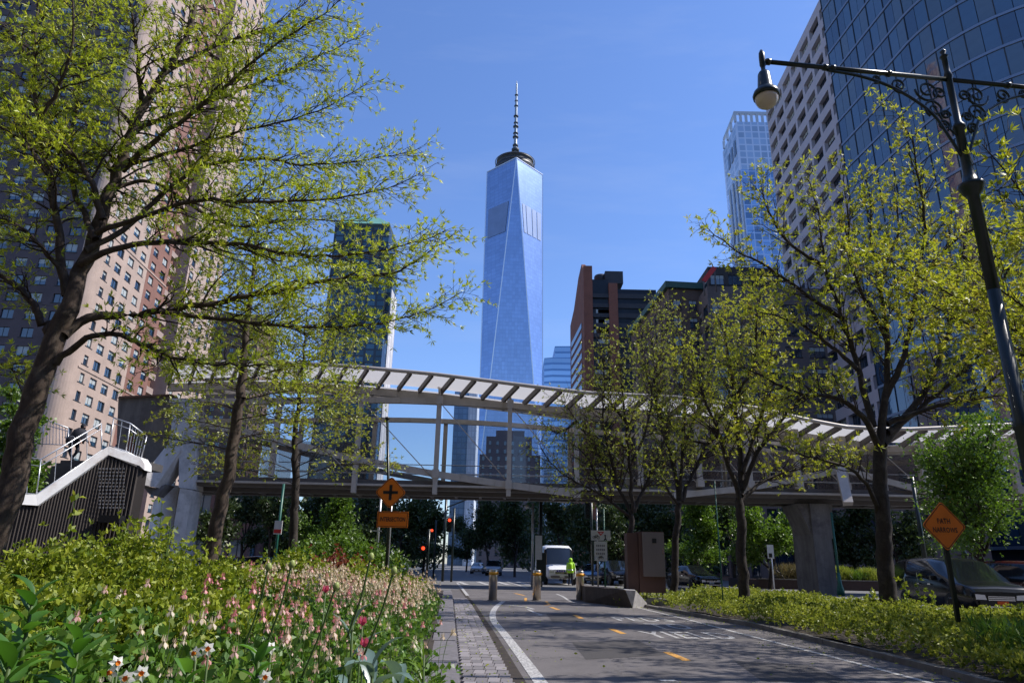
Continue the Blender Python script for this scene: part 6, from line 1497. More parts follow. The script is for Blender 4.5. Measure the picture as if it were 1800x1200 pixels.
# the nearest columbines, one by one
for k_, (px, py, Y, pet, h, nf, lb) in enumerate((
    (500, 1075, 4.4, 'pink', .62, 7, 'pink columbine beside the two tallest bud stems'), (560, 1010, 5.6, 'pink', .64, 6, 'tall pink columbine left of the third bud stem'), (605, 1070, 4.6, 'pink', .6, 7, 'deep pink columbine above the upper blue-green tulip leaves'),
    (300, 1105, 3.4, 'cream', .5, 8, 'pale pink columbine clump above the pair of white daffodils'), (270, 1125, 3.3, 'cream', .5, 9, 'cream columbine clump just left of the daffodil pair'), (330, 1040, 5.0, 'pink', .6, 4, 'lone pink columbine in front of the low shrub below the second tree'),
    (215, 1032, 5.0, 'pink', .6, 4, 'pink columbine in front of the left shrubs, above the broad-leaved rosette'), (140, 1058, 4.0, 'pink', .55, 3, 'pink columbine furthest left, beside the upper broad-leaved plant'), (420, 1120, 3.6, 'pink', .5, 6, 'pink columbine behind the glossy plant right of the daffodils'),
    (540, 1140, 3.7, 'cream', .5, 8, 'cream columbine low between the bud stems'), (600, 1165, 3.6, 'pink', .45, 6, 'pink columbine at the bottom left of the blue-green tulip leaves'), (735, 1060, 6.5, 'pink', .55, 8, 'pink columbine near the kerb above the spiky clump'), (700, 1075, 5.6, 'cream', .5, 8, 'cream columbine left of the spiky clump'), (770, 1100, 6.0, 'cream', .4, 5, 'small cream columbine leaning over the granite kerb'))):
    p = at(px, py, Y); z = bed_h(p.x, Y) - .02; t = here(thing('columbine', lb, 'flower', (p.x, Y, z), 0, 'nearest columbines in the flower bed')); lm, sm, fm = columbine(700 + k_, LM[pet], max(.35, p.z - z), nf)
    for nm_, m_ in (('leaves', lm), ('stems', sm), ('flowers', fm)): link(nm_, m_, t)['kind'] = 'stuff'
# shrubs with light green leaves along the left and back of the bed
def shrub(name, label, x, y, rx, ry, h, n, seed, leafm, ll=.055, lw=.032, group=None, z0=None, stems=14, k=4, cat='shrub'):
    r = np.random.default_rng(seed); z = bed_h(x, y) if z0 is None else z0; root = thing(name, label, cat, (x, y, z), 0, group); W = Wood(); ends = []
    for i in range(stems):
        a = r.random() * 6.28; q = r.random() ** .5; tip = np.array((math.cos(a) * rx * q, math.sin(a) * ry * q, h * (1 - .35 * q * q) * (.8 + .3 * r.random())))
        P, _ = smooth([np.array((tip[0] * .15, tip[1] * .15, -.05)), tip * np.array((.7, .7, .5)), tip], 8); W.tube(P, np.linspace(.012, .003, 8), 4); ends += list(P[2:])
    o = link('stems', W.mesh('stems', MT['twig'], (0, 0, 0)), root)
    ends = np.array(ends); c = ends[r.integers(0, len(ends), n)] + r.normal(size=(n, 3)) * np.array((.14, .14, .10)) * min(1.4, h); c[:, 2] = np.abs(c[:, 2])
    V_, F = tuft(c, np.tile((0, 0, .7), (n, 1)), k, ll, lw, r, .8, wpos=.5)
    o = link('foliage', np_mesh('foliage', V_, F, leafm, rnd_for(F, r, k)), root); o['kind'] = 'stuff'; return root
SG = 'light green leafy shrubs along the back of the flower bed'
shr = [(40, 940, 6.4, 1.35, 'at the left edge below the big trunk'), (140, 935, 6.8, 1.38, 'in front of the ribbed stair wall, left part'), (235, 925, 7.2, 1.40, 'with tall shoots in front of the white pier foot'), (330, 955, 8.0, 1.30, 'just left of the second tree trunk'), (420, 975, 8.8, 1.15, 'right of the second tree trunk'), (130, 1010, 5.0, .9, 'low one behind the broad-leaved plant'), (260, 1015, 5.4, .85, 'low one in front of the pier foot'), (20, 1000, 5.2, 1.0, 'low one at the far left edge'), (380, 1020, 6.4, .75, 'low one below the second tree')]
for i, (px, py, Y, h, w_) in enumerate(shr):
    p = at(px, py, Y); z = bed_h(p.x, Y); h = max(.35, p.z - z - .16)
    shrub('leafy_shrub', 'yellow-green leafy shrub ' + w_, p.x, Y, .85, .75, h, 2700, 300 + i, LM['shrub'], .052, .029, SG, stems=16)
# shoots standing above the shrubs
for (px, py, Y, sd, w_) in ((285, 880, 7.0, 331, 'upright leafy shoot rising against the white pier foot'), (130, 880, 6.6, 332, 'long thin shoot with pale curling leaves in front of the ribbed wall'), (300, 905, 7.1, 333, 'small side shoot with few leaves crossing the white pier foot')):
    p = at(px, py, Y); r = np.random.default_rng(sd); z = bed_h(p.x, Y); root = thing('leafy_shoot', w_, 'shoot', (p.x, Y, z)); W = Wood(); P, _ = smooth([np.array((-.1, 0, .3)), np.array((.02, 0, (p.z - z) * .7)), np.array((0, 0, p.z - z))], 8); W.tube(P, np.linspace(.009, .003, 8), 5); link('stem', W.mesh('stem', STEM, (0, 0, 0)), root)
    for q in P[3:]:
        for k_ in range(4 if sd != 333 else 2):
            V_, F = leaves(q[None] + r.normal(size=(1, 3)) * .02, r.normal(size=(1, 3)) + np.array((0, 0, .6)), .10, .05, r, droop=.2); link('leaf', np_mesh('leaf', V_, F, LM['shrub'], np.array([r.random()])), root)
# bright hedge mound beyond the bed, with a bronze patch
p = at(600, 985, 15.8)
shrub('hedge_mound', 'bright yellow-green rounded hedge left of the crossing sign post', at(590, 985, 16.5).x, 16.5, 1.5, 1.0, at(590, 948, 16.5).z - .5, 4200, 350, LM['green'], .075, .045, stems=40)
shrub('hedge_mound', 'second bright green hedge mound right beside the crossing sign post', at(655, 985, 16.8).x, 16.8, .7, .8, at(650, 958, 16.8).z - .5, 2200, 351, LM['green'], .075, .045, stems=26)
shrub('bronze_shrub', 'small reddish-bronze shrub in front of the bright hedge', at(585, 985, 14.2).x, 14.2, .75, .4, at(590, 962, 14.2).z - .52, 900, 352, LM['redleaf'], .06, .04, stems=20)
shrub('leafy_shrub', 'yellow-green shrub between third tree trunk and the bronze shrub', at(500, 990, 12.5).x, 12.5, 1.1, .8, at(480, 978, 12.5).z - .5, 1900, 353, LM['shrub'], .065, .04, SG)
shrub('leafy_shrub', 'yellow-green shrub in front of the bright hedge, nearest the cream flowers', at(650, 1000, 12.8).x, 12.8, .9, .6, at(640, 985, 12.8).z - .5, 1500, 354, LM['shrub'], .06, .035, SG)
# broad-leaved plants in the foreground: every leaf a part
def broad(name, label, px, py, Y, n, ln, wd, seed, lm, upr=.7, nseg=5, spread=1.0, cat='plant', arch=.5, top=None):
    r = np.random.default_rng(seed); p = at(px, py, Y); z = bed_h(p.x, Y) ; root = thing(name, label, cat, (p.x, Y, z)); H = max(.1, p.z - z)
    mb = MB(); mb.tube([(0, 0, -.05), (.01, 0, H * .6), (0, 0, H)], [.012, .010, .006], 6); mb.build('stem', STEM, here(root))
    for i in range(n):
        a = i * 2.4 + r.normal() * .25; f = (i + .5) / n; z0 = H * (.25 + .75 * f); el = upr * (.4 + 1.0 * f) + r.normal() * .12; L = ln * (.75 + .45 * r.random()) * (1.1 - .35 * f); Wd = wd * (.8 + .4 * r.random())
        d0 = np.array((math.cos(a), math.sin(a), 0.)) * spread; s = np.array((-math.sin(a), math.cos(a), 0.)); pts = []; pos = np.array((0, 0, z0)); th = el
        Vs = []; 
        for j in range(nseg + 1):
            t = j / nseg; wj = Wd * math.sin(math.pi * min(.98, t * .93 + .07)) ** .8 * (.5 if j == nseg else 1); nn_ = np.array((-math.sin(th) * d0[0], -math.sin(th) * d0[1], math.cos(th)))
            if j == nseg: wj = 0.004
            Vs += [pos + s * wj / 2 + nn_ * wj * .18, pos, pos - s * wj / 2 + nn_ * wj * .18]
            pos = pos + (d0 * math.cos(th) + np.array((0, 0, math.sin(th)))) * L / nseg; th -= arch * 1.6 / nseg * (1 + .3 * r.normal())
        Fs = []
        for j in range(nseg): b_ = j * 3; Fs += [[b_, b_ + 1, b_ + 4, b_ + 3], [b_ + 1, b_ + 2, b_ + 5, b_ + 4]]
        link('leaf', np_mesh('leaf', np.array(Vs), np.array(Fs), lm, np.full(len(Fs), r.random()), True), root)
    return root
broad('broad_leaved_plant', 'dark glossy broad-leaved plant at far left edge, upper one', 60, 1040, 3.0, 26, .17, .055, 401, LM['broad'])
broad('broad_leaved_plant', 'dark glossy broad-leaved plant with pointed rosette, below the pink flowers at left', 140, 1120, 2.6, 30, .16, .052, 402, LM['broad'])
broad('broad_leaved_plant', 'dark glossy broad-leaved plant in the bottom left corner', 20, 1150, 2.3, 26, .16, .055, 403, LM['broad'])
broad('broad_leaved_plant', 'glossy broad-leaved plant right of the white daffodils', 455, 1150, 2.9, 26, .15, .045, 404, LM['broad'])
broad('broad_leaved_plant', 'small glossy plant at the bottom edge between daffodils and poppy stems', 330, 1180, 2.6, 24, .14, .042, 405, LM['broad'])
broad('tulip_plant', 'blue-green tulip leaves curling at the bottom, right of the poppy stems', 655, 1165, 3.9, 9, .36, .085, 406, LM['blue'], upr=.9, arch=.9)
broad('tulip_plant', 'second blue-green tulip clump touching the granite kerb', 700, 1190, 4.1, 8, .34, .08, 407, LM['blue'], upr=.8, arch=1.0)
broad('tulip_plant', 'blue-green tulip leaves higher up among the pink columbines', 620, 1095, 4.6, 6, .30, .06, 408, LM['blue'], upr=1.0, arch=.6)
broad('spiky_plant', 'spiky narrow-leaved green clump spilling over the kerb near the bottom', 745, 1150, 4.7, 34, .28, .014, 409, LM['green'], upr=.9, arch=1.0)
# daffodils
def daffodil(label, px, py, Y, turn_):
    p = at(px, py, Y); z = bed_h(p.x, Y); root = here(thing('daffodil', label, 'flower', (p.x, Y, z), 0, 'white daffodils at the front of the bed')); H = p.z - z
    mb = MB(); mb.tube([(0, .03, -.02), (.005, .02, H * .6), (0, .01, H)], .0045, 6); mb.build('stem', STEM, root)
    f = V(math.sin(turn_), -math.cos(turn_), .15).normalized(); u = f.cross(V(0, 0, 1)).normalized(); w = u.cross(f); c = V(0, 0, H)
    for k_ in range(6):
        a = k_ * math.pi / 3 + .2; d = u * math.cos(a) + w * math.sin(a); s = f.cross(d); mb = MB(); b = -.004 if k_ % 2 else .002
        mb.add([c + d * .006 + f * .004, c + d * .014 + s * .010 + f * (.003 + b), c + d * .028 + f * (b - .004), c + d * .014 - s * .010 + f * (.003 + b)], [(0, 1, 2, 3)]); o = mb.build('petal', LM['white'], root)
    mb = MB(); mb.lathe([(.004, 0), (.006, .006), (.008, .011), (.0085, .0115), (.006, .007)], c, 12, axis=f); mb.build('cup', LM['orange'], root); return root
for px, py, Y, t, lb in ((343, 1148, 2.75, -.3, 'white daffodil with orange cup, left flower of the upper pair'), (365, 1140, 2.8, .4, 'white daffodil with orange cup, right flower of the upper pair'), (196, 1182, 2.5, -.5, 'white daffodil at the bottom edge, leftmost of the lower group'), (222, 1192, 2.45, .1, 'white daffodil at the bottom edge with its orange cup facing us'), (248, 1183, 2.5, .5, 'white daffodil at the bottom edge, third from the left'), (205, 1165, 2.6, .9, 'half-turned white daffodil above the lower group'), (475, 1138, 3.0, .8, 'single white daffodil right of the upper pair'), (466, 1190, 2.8, .3, 'pale daffodil at the bottom edge below the poppy stems')):
    daffodil(lb, px, py, Y, t)
# tall bud stems leaning right
def bud_stem(label, x0, y0, x1, y1, Y):
    a, b_ = at(x0, y0, Y), at(x1, y1, Y); root = thing('bud_stem', label, 'flower bud', tuple(a), 0, 'tall green bud stems leaning over the pink columbines'); mb = MB(); m_ = (a + b_) / 2 + V(.012, 0, .01)
    mb.tube([tuple(p) for p in bez([tuple(a), tuple(m_), tuple(b_)], 5)], .0048, 6); mb.build('stem', STEM, root); d = (b_ - a).normalized()
    mb = MB(); mb.lathe([(.004, 0), (.013, .008), (.015, .018), (.011, .030), (.004, .037)], b_, 10, axis=d); mb.build('bud', plain('pale_bud', (.30, .36, .10), .5, .1, 30, 0) if 'pale_bud' not in bpy.data.materials else bpy.data.materials['pale_bud'], root)
for k_, t in enumerate((((428, 1140, 470, 1003), 'leftmost tall bud stem'), ((462, 1150, 511, 998), 'second tall bud stem from the left, highest bud'), ((530, 1190, 588, 1037), 'tall bud stem with its bud against the pink flowers'), ((610, 1120, 650, 985), 'thin bud stem in front of the bright hedge'), ((640, 1150, 690, 1010), 'slender bud stem nearest the crossing sign post'))):
    bud_stem(t[1] + ' over the flower bed', *t[0], 3.3)
# deep pink tulips among them
for px, py, Y, lb in ((637, 1100, 4.2, 'crimson pink tulip in the middle of the bed'), (640, 1138, 4.0, 'crimson pink tulip just above the blue-green leaves'), (572, 1042, 5.0, 'magenta bloom next to the third bud stem')):
    p = at(px, py, Y); z = bed_h(p.x, Y); root = here(thing('tulip', lb, 'flower', (p.x, Y, z))); H = p.z - z
    mb = MB(); mb.tube([(0, 0, -.02), (0, 0, H)], .005, 6); mb.build('stem', STEM, root)
    for k_ in range(5):
        a = k_ * 1.2566; d = V(math.cos(a), math.sin(a), 0); s = V(-math.sin(a), math.cos(a), 0); c = V(0, 0, H); mb = MB(); mb.add([c, c + d * .02 + s * .016 + V(0, 0, .02), c + d * .018 + V(0, 0, .055), c + d * .02 - s * .016 + V(0, 0, .02)], [(0, 1, 2, 3)]); mb.build('petal', LM['crimson'], root)
# ---- yellow-green ground cover right of the path
rng = np.random.default_rng(66); n_ = 19000
ys = 5.5 + 25 * rng.random(n_) ** 1.25; kx = np.array([kr(y) for y in ys]) + .04; bx = np.array([back(y) for y in ys]) - .1; t = rng.random(n_) ** 1.15; xs = kx + (bx - kx) * t
edge = np.clip(np.minimum(xs - kx, bx - xs) / .25, .75, 1); bump = .8 + .25 * np.sin(xs * 2.3 + ys * .7) * np.sin(ys * 1.9) + .15 * rng.random(n_)
top = .08 + .44 * edge * bump
ok = ~((ys > 23.0) & (xs < 7.4)); xs, ys, top = xs[ok], ys[ok], top[ok]; n_ = len(xs)
lay = rng.random(n_) ** .55; P = np.stack([xs, ys, .08 + top * lay], 1)
V_, F = tuft(P, np.tile((0, 0, .9), (n_, 1)), 7, .062, .033, rng, .75, wpos=.55)
o = link('ground_cover', np_mesh('ground_cover', V_, F, LM['cover'], rnd_for(F, rng, 7))); tag(o, 'dense yellow-green ground cover filling the planter right of the cycle path', 'ground cover', kind='stuff')
rng = np.random.default_rng(67); n2 = 2600; ys = 6.5 + 3.2 * rng.random(n2); xs = np.array([kr(y) for y in ys]) + .3 + 3.2 * rng.random(n2); P = np.stack([xs, ys, .15 + .5 * rng.random(n2)], 1)
V_, F = tuft(P, np.tile((0, 0, 1.2), (n2, 1)), 5, .16, .022, rng, .7)
o = link('green_clumps', np_mesh('green_clumps', V_, F, LM['bed'], rnd_for(F, rng, 5))); tag(o, 'darker green grassy leaves in the bottom right corner of the planter', 'ground cover', kind='stuff')
# sprigs standing above the ground cover near the sign
for i, (px, py, Y) in enumerate(((1588, 1010, 15.5), (1610, 1002, 16), (1640, 1035, 14.5), (1375, 1030, 19), (1530, 1030, 18), (1225, 1035, 22), (1790, 1055, 13.5))):
    p = at(px, py, Y); r = np.random.default_rng(500 + i); c = np.array([[r.normal() * .05, r.normal() * .05, (p.z - .3) * f] for f in np.linspace(.25, 1, 9)]); root = thing('leafy_sprig', ('pale leafy sprig left of the PATH NARROWS post', 'taller pale sprig between the big right trunk and the sign', 'pale sprig directly at the PATH NARROWS post', 'pale sprig in the planter beside the dark-stemmed young tree', 'pale sprig just left of the largest right-hand trunk', 'pale sprig in front of the black sedan', 'pale sprig at the right edge under the minivan')[i], 'sprig', (p.x, Y, .2), 0, 'sprigs above the ground cover')
    mb = MB(); mb.tube([(p.x, Y, .1), (p.x, Y, p.z - .05)], .006, 4); mb.build('stem', STEM, root)
    V_, F = tuft(c, np.tile((0, 0, .5), (9, 1)), 6, .09, .05, r, 1.0); link('foliage', np_mesh('foliage', V_, F, LM['shrub'], rnd_for(F, r, 3)), root)['kind'] = 'stuff'
# ---- raised planter in the street beside the right pier
mp = thing('street_planter', 'low brick-edged planter with grasses around the right bridge pier', 'planter', tuple(on(1440, 1036)))
a_, b_ = on(1335, 1034), on(1600, 1041); yb_ = a_.y
BKD = brick('dark_brick', (.07, .04, .035), (.05, .03, .028), (.06, .05, .05), 5)
mb = MB(); mb.box(a_.x, b_.x, yb_, yb_ + .35, 0, .62); mb.box(a_.x, a_.x + .35, yb_ + .351, yb_ + 7, 0, .62); mb.box(b_.x - .35, b_.x, yb_ + .351, yb_ + 7, 0, .62); mb.build('brick_kerb', BKD, mp)
mb = MB(); mb.box(a_.x - .03, b_.x + .03, yb_ - .03, yb_ + .38, .621, .69); mb.build('cap', MT['concrete_d'], mp)
mb = MB(); mb.box(a_.x + .36, b_.x - .36, yb_ + .36, yb_ + 7, 0, .55); mb.build('soil', MT['soil'], mp)
GR = leafmat('dry_grass', [(.14, .12, .06), (.22, .17, .09), (.20, .20, .06)], .3); GG = LM['cover']
for (px, w_, h_, mt_, lb) in ((1395, 2.2, 1.5, GR, 'brownish dry grass clump left of the right bridge pier'), (1440, 1.6, 1.2, GR, 'thin dry grass clump at the foot of the right pier'), (1480, 1.2, 1.3, LM['cover'], 'yellow-green grass clump right of the right pier'), (1500, 1.3, .9, LM['green'], 'rounded dark green shrub in the street planter'), (1530, 1.2, 1.2, LM['cover'], 'tall yellow grass clump at the right end of street planter')):
    p = at(px, 1020, yb_ + 1.2); r = np.random.default_rng(px); n_ = 500; c = np.stack([r.normal(size=n_) * w_ * .3, r.normal(size=n_) * .35, r.random(n_) * h_ * .6], 1)
    root = thing('grass_clump', lb, 'grass clump', (p.x, yb_ + 1.2, .55)); V_, F = tuft(c, np.tile((0, 0, 1.4), (n_, 1)), 4, .4, .03, r, .5); link('blades', np_mesh('blades', V_, F, mt_, rnd_for(F, r, 4)), root)['kind'] = 'stuff'
# weeds round the low wall and cabinet
r = np.random.default_rng(88); n_ = 1500; P = []
while len(P) < n_:
    x, y = 3.6 + 4.5 * r.random(), 24.2 + 4.5 * r.random(); q = pix((x, y, 0.3))
    P.append((x, y, .1 + .35 * r.random() ** 2))
V_, F = tuft(np.array(P), np.tile((0, 0, 1.), (n_, 1)), 4, .10, .035, r, .8)
o = link('weeds', np_mesh('weeds', V_, F, LM['cover'], rnd_for(F, r, 4))); tag(o, 'loose weeds growing behind the low concrete wall and round the cabinet', 'weeds', kind='stuff')

# fallen bits on the path and pavers
r = np.random.default_rng(91); n_ = 420; ys = 8 + 16 * r.random(n_); xs = np.array([xl(KL, y) + (kr(y) - xl(KL, y)) * (abs(r.normal()) * .12 if r.random() < .5 else (1 - abs(r.normal()) * .1 if r.random() < .7 else r.random())) for y in ys]); xs = np.clip(xs, [xl(KL, y) + .03 for y in ys], [kr(y) - .03 for y in ys])
base_ = np.stack([xs, ys, np.full(n_, .031)], 1); dd_ = np.stack([r.normal(size=n_), r.normal(size=n_), np.full(n_, .12)], 1)
V_, F = leaves(base_, dd_, .045, .022, r, jitter=.5)
o = link('fallen_leaves', np_mesh('fallen_leaves', V_, F, LM['shrub'], r.random(n_))); tag(o, 'small fallen leaves scattered along the edges of the path', 'fallen leaves', kind='stuff')
# ---------------------------------------------------------------- vehicles
def car(name, label, loc, rz, L, Wd, prof, paint, cat='car', group=None, plate_=None, van=False, sub=None):
    """prof: list of (x, z_low, z_belt, z_roof, half_width, half_width_roof) from the tail (-L/2) to the nose; cabin where z_roof>z_belt"""
    t = here(thing(name, label, cat, loc, rz, group)); mb = MB(); N = len(prof); rings = []
    for (x, zl, zb, zr, w, wr) in prof:
        rg_ = [(0, zl), (w * .86, zl), (w * .98, zl + (zb - zl) * .22), (w, zl + (zb - zl) * .6), (w * .97, zb), (wr + (w * .97 - wr) * .12, zb + (zr - zb) * .86) if zr > zb + .05 else (w * .90, zb + .02), (wr * .82, zr), (0, zr + .015)]
        ring = [(x, y, z) for y, z in rg_] + [(x, -y, z) for y, z in rg_[-2:0:-1]]; rings.append(ring)
    K = len(rings[0]); b0 = 0; glassf = []
    for r_ in rings: mb.v += r_
    for i in range(N - 1):
        cab = prof[i][3] > prof[i][2] + .05 or prof[i + 1][3] > prof[i + 1][2] + .05
        full = prof[i][3] > prof[i][2] + .05 and prof[i + 1][3] > prof[i + 1][2] + .05
        for k in range(K):
            k2 = (k + 1) % K; f = (i * K + k, i * K + k2, (i + 1) * K + k2, (i + 1) * K + k); mi = 0
            if cab and full and k in (4, 9) and sub is None: mi = 1
            if cab and full and sub is not None and k in (4, 9) and i in sub: mi = 1
            if cab and not full and k in (5, 6, 7, 8, 4, 9): mi = 1
            mb.f.append(f); mb.m.append(mi); mb.s.append(k not in (0, K - 1))
    mb.f.append(tuple(range(K))); mb.m.append(0); mb.s.append(False); mb.f.append(tuple((N - 1) * K + k for k in range(K - 1, -1, -1))); mb.m.append(0); mb.s.append(False)
    body = mb.build('body', [paint, MT['car_glass']], t)
    for k in (4, 5, 9, 8):
        pass
    xs_ = (-L * .29, L * .32)
    for x in xs_:
        for s in (-1, 1):
            w = Wd / 2 - .02; wh = MB(); wh.lathe([(.20, -.11), (.33, -.11), (.345, -.08), (.345, .08), (.33, .11), (.20, .11)], (x, s * (w - .08), .345), 20, axis=(0, s, 0)); o = wh.build('wheel', MT['tyre'], t)
            wh = MB(); wh.lathe([(.20, .06), (.205, .112), (.17, .10), (.05, .085), (.01, .09)], (x, s * (w - .08), .345), 12, axis=(0, s, 0)); q = wh.build('rim', MT['chrome'], o); q.location = (0, 0, 0)
    fx = prof[-1][0]; zb = prof[-1][2]; hw = prof[-1][4]
    for s in (-1, 1):
        mb = MB(); mb.add([(fx + .012, s * hw * .55, zb - .20), (fx + .012, s * hw * .97, zb - .18), (fx - .18, s * hw * 1.02, zb - .05), (fx - .02, s * hw * .62, zb - .06)], [(0, 1, 2, 3)]); mb.slab([(fx + .02, s * hw * .56, zb - .21), (fx + .02, s * hw * .96, zb - .20), (fx + .02, s * hw * .96, zb - .05), (fx + .02, s * hw * .60, zb - .07)], V(-.06, 0, 0)); mb.build('headlight', MT['lens'], t)
        mb = MB(); mx = [p for p in prof if p[3] > p[2] + .05][-1]; mb.obox((mx[0] + .15, s * (mx[4] + .12), mx[2] + .08), (1, 0, 0), .06, .09, .07); mb.build('wing_mirror', paint, t)
        mb = MB(); mb.box(prof[0][0] - .02, prof[0][0] + .03, min(s * hw * .6, s * hw * .95), max(s * hw * .6, s * hw * .95), prof[0][2] - .3, prof[0][2] - .08); mb.build('tail_light', MT['red_sign'], t)
        for x in (.18 * L * .5, -.06 * L):
            hd = MB(); hd.box(x - .09, x + .09, s * (Wd / 2) - .01, s * (Wd / 2) + .03, prof[N // 2][2] - .14, prof[N // 2][2] - .10) if s > 0 else hd.box(x - .09, x + .09, s * (Wd / 2) - .03, s * (Wd / 2) + .01, prof[N // 2][2] - .14, prof[N // 2][2] - .10); hd.build('door_handle', MT['chrome'], t)
    mb = MB(); mb.box(fx + .005, fx + .03, -hw * .5, hw * .5, zb - .26, zb - .10); mb.build('grille', MT['chrome'], t)
    mb = MB()
    for k in range(3): mb.box(fx + .031, fx + .036, -hw * .48, hw * .48, zb - .245 + k * .05, zb - .225 + k * .05)
    mb.build('grille_bars', MT['black'], t)
    mb = MB(); mb.box(fx - .02, fx + .06, -hw * .85, hw * .85, prof[-1][1] + .02, prof[-1][1] + .16); mb.build('bumper', MT['black'] if not van else MT['steel_dark'], t)
    mb = MB(); mb.box(fx + .061, fx + .07, -.16, .16, prof[-1][1] + .06, prof[-1][1] + .16); mb.build('number_plate', MT[plate_ or 'white_sign'], t)
    mb = MB(); mb.box(fx + .06, fx + .085, -hw * .8, hw * .8, prof[-1][1] - .02, prof[-1][1] + .015); mb.build('bumper_trim', MT['chrome'], t)
    return t
SED = [(-2.3, .32, .78, .80, .78, .55), (-2.2, .25, .92, .95, .84, .6), (-1.55, .22, .98, 1.02, .89, .6), (-.95, .2, .98, 1.40, .90, .62), (-.2, .2, .96, 1.45, .91, .64), (.45, .2, .94, 1.38, .91, .62), (1.15, .2, .92, .96, .90, .62), (1.9, .22, .84, .87, .86, .6), (2.25, .28, .74, .76, .76, .55), (2.35, .32, .66, .67, .66, .5)]
MPV = [(-2.5, .35, 1.0, 1.45, .86, .66), (-2.42, .28, 1.08, 1.70, .95, .72), (-1.3, .24, 1.08, 1.76, .99, .76), (0, .22, 1.06, 1.76, 1.0, .77), (.85, .22, 1.04, 1.64, 1.0, .74), (1.65, .22, 1.02, 1.06, .98, .70), (2.2, .24, .94, .97, .94, .66), (2.5, .30, .84, .86, .86, .6), (2.58, .34, .74, .75, .76, .55)]
SUV = [(-2.3, .4, .95, 1.4, .86, .68), (-2.2, .32, 1.05, 1.68, .93, .74), (-1, .3, 1.05, 1.72, .95, .76), (.3, .3, 1.03, 1.68, .95, .75), (1.1, .3, 1.02, 1.06, .94, .72), (1.9, .32, .96, .99, .91, .68), (2.2, .38, .86, .88, .84, .6), (2.28, .42, .74, .76, .76, .55)]
def g0(px, Y): p = at(px, 1000, Y); return (p.x, Y, 0)
car('minivan', 'black minivan facing the camera beyond the ground cover, right of the largest right-hand tree', g0(1672, 24.5), R(-95), 5.1, 2.0, MPV, MT['car_black'], 'minivan', plate_='amber')
car('parked_car', 'black sedan with silver grille behind the utility cabinet', g0(1215, 47), R(-75), 4.7, 1.82, SED, MT['car_black'])
car('parked_car', 'dark red estate car cut off by the right edge of the picture', (at(1840, 1010, 24).x, 24, 0), R(-75), 4.7, 1.9, SUV, MT['car_red'])
car('parked_car', 'dark blue car behind the worker in the yellow-green jacket', g0(1045, 56), R(-100), 4.6, 1.85, SED, MT['car_blue'])
car('pickup_car', 'black and silver car half hidden behind the white bicycle sign post', g0(1082, 53), R(-80), 4.6, 1.9, SUV, MT['car_black'], 'car')
car('parked_car', 'small distant car with bright lights coming up the dark street', g0(868, 86), R(-92), 4.5, 1.8, SUV, MT['car_silver'])
car('parked_car', 'silver car in the shade beyond the left bollard', g0(840, 100), R(-92), 4.5, 1.8, SED, MT['car_silver'])
car('parked_car', 'red car in the shade far behind the second tree trunk', g0(405, 52), R(-5), 4.6, 1.85, SED, MT['car_red'])
car('parked_car', 'black car parked beneath the green lamp post', g0(462, 44), R(-10), 4.6, 1.85, SED, MT['car_black'])
car('parked_car', 'white pickup cab in the shade right of the bridge pier', g0(1484, 62), R(-85), 4.6, 1.9, SUV, MT['car_white'])
# delivery van
vp = g0(976, 52)
VAN = [(-2.9, .45, 1.35, 2.4, 1.0, .94), (-2.85, .4, 1.35, 2.6, 1.08, 1.0), (.8, .38, 1.33, 2.62, 1.08, 1.0), (1.35, .38, 1.31, 2.45, 1.07, .96), (2.0, .38, 1.29, 1.33, 1.05, .86), (2.55, .40, 1.12, 1.15, 1.0, .8), (2.7, .45, .98, 1.0, .92, .7)]
dv = car('delivery_van', 'white delivery van facing us behind the worker, tall with blue windscreen', vp, R(-84), 5.6, 2.16, VAN, MT['car_white'], 'van', van=True, sub=(2,))
mb = MB()
for k in range(5): mb.box(2.735, 2.742, -.38 + k * .16, -.26 + k * .16, .84, .96)
mb.build('front_marking', plain('purple_print', (.05, .03, .25), .5), dv)
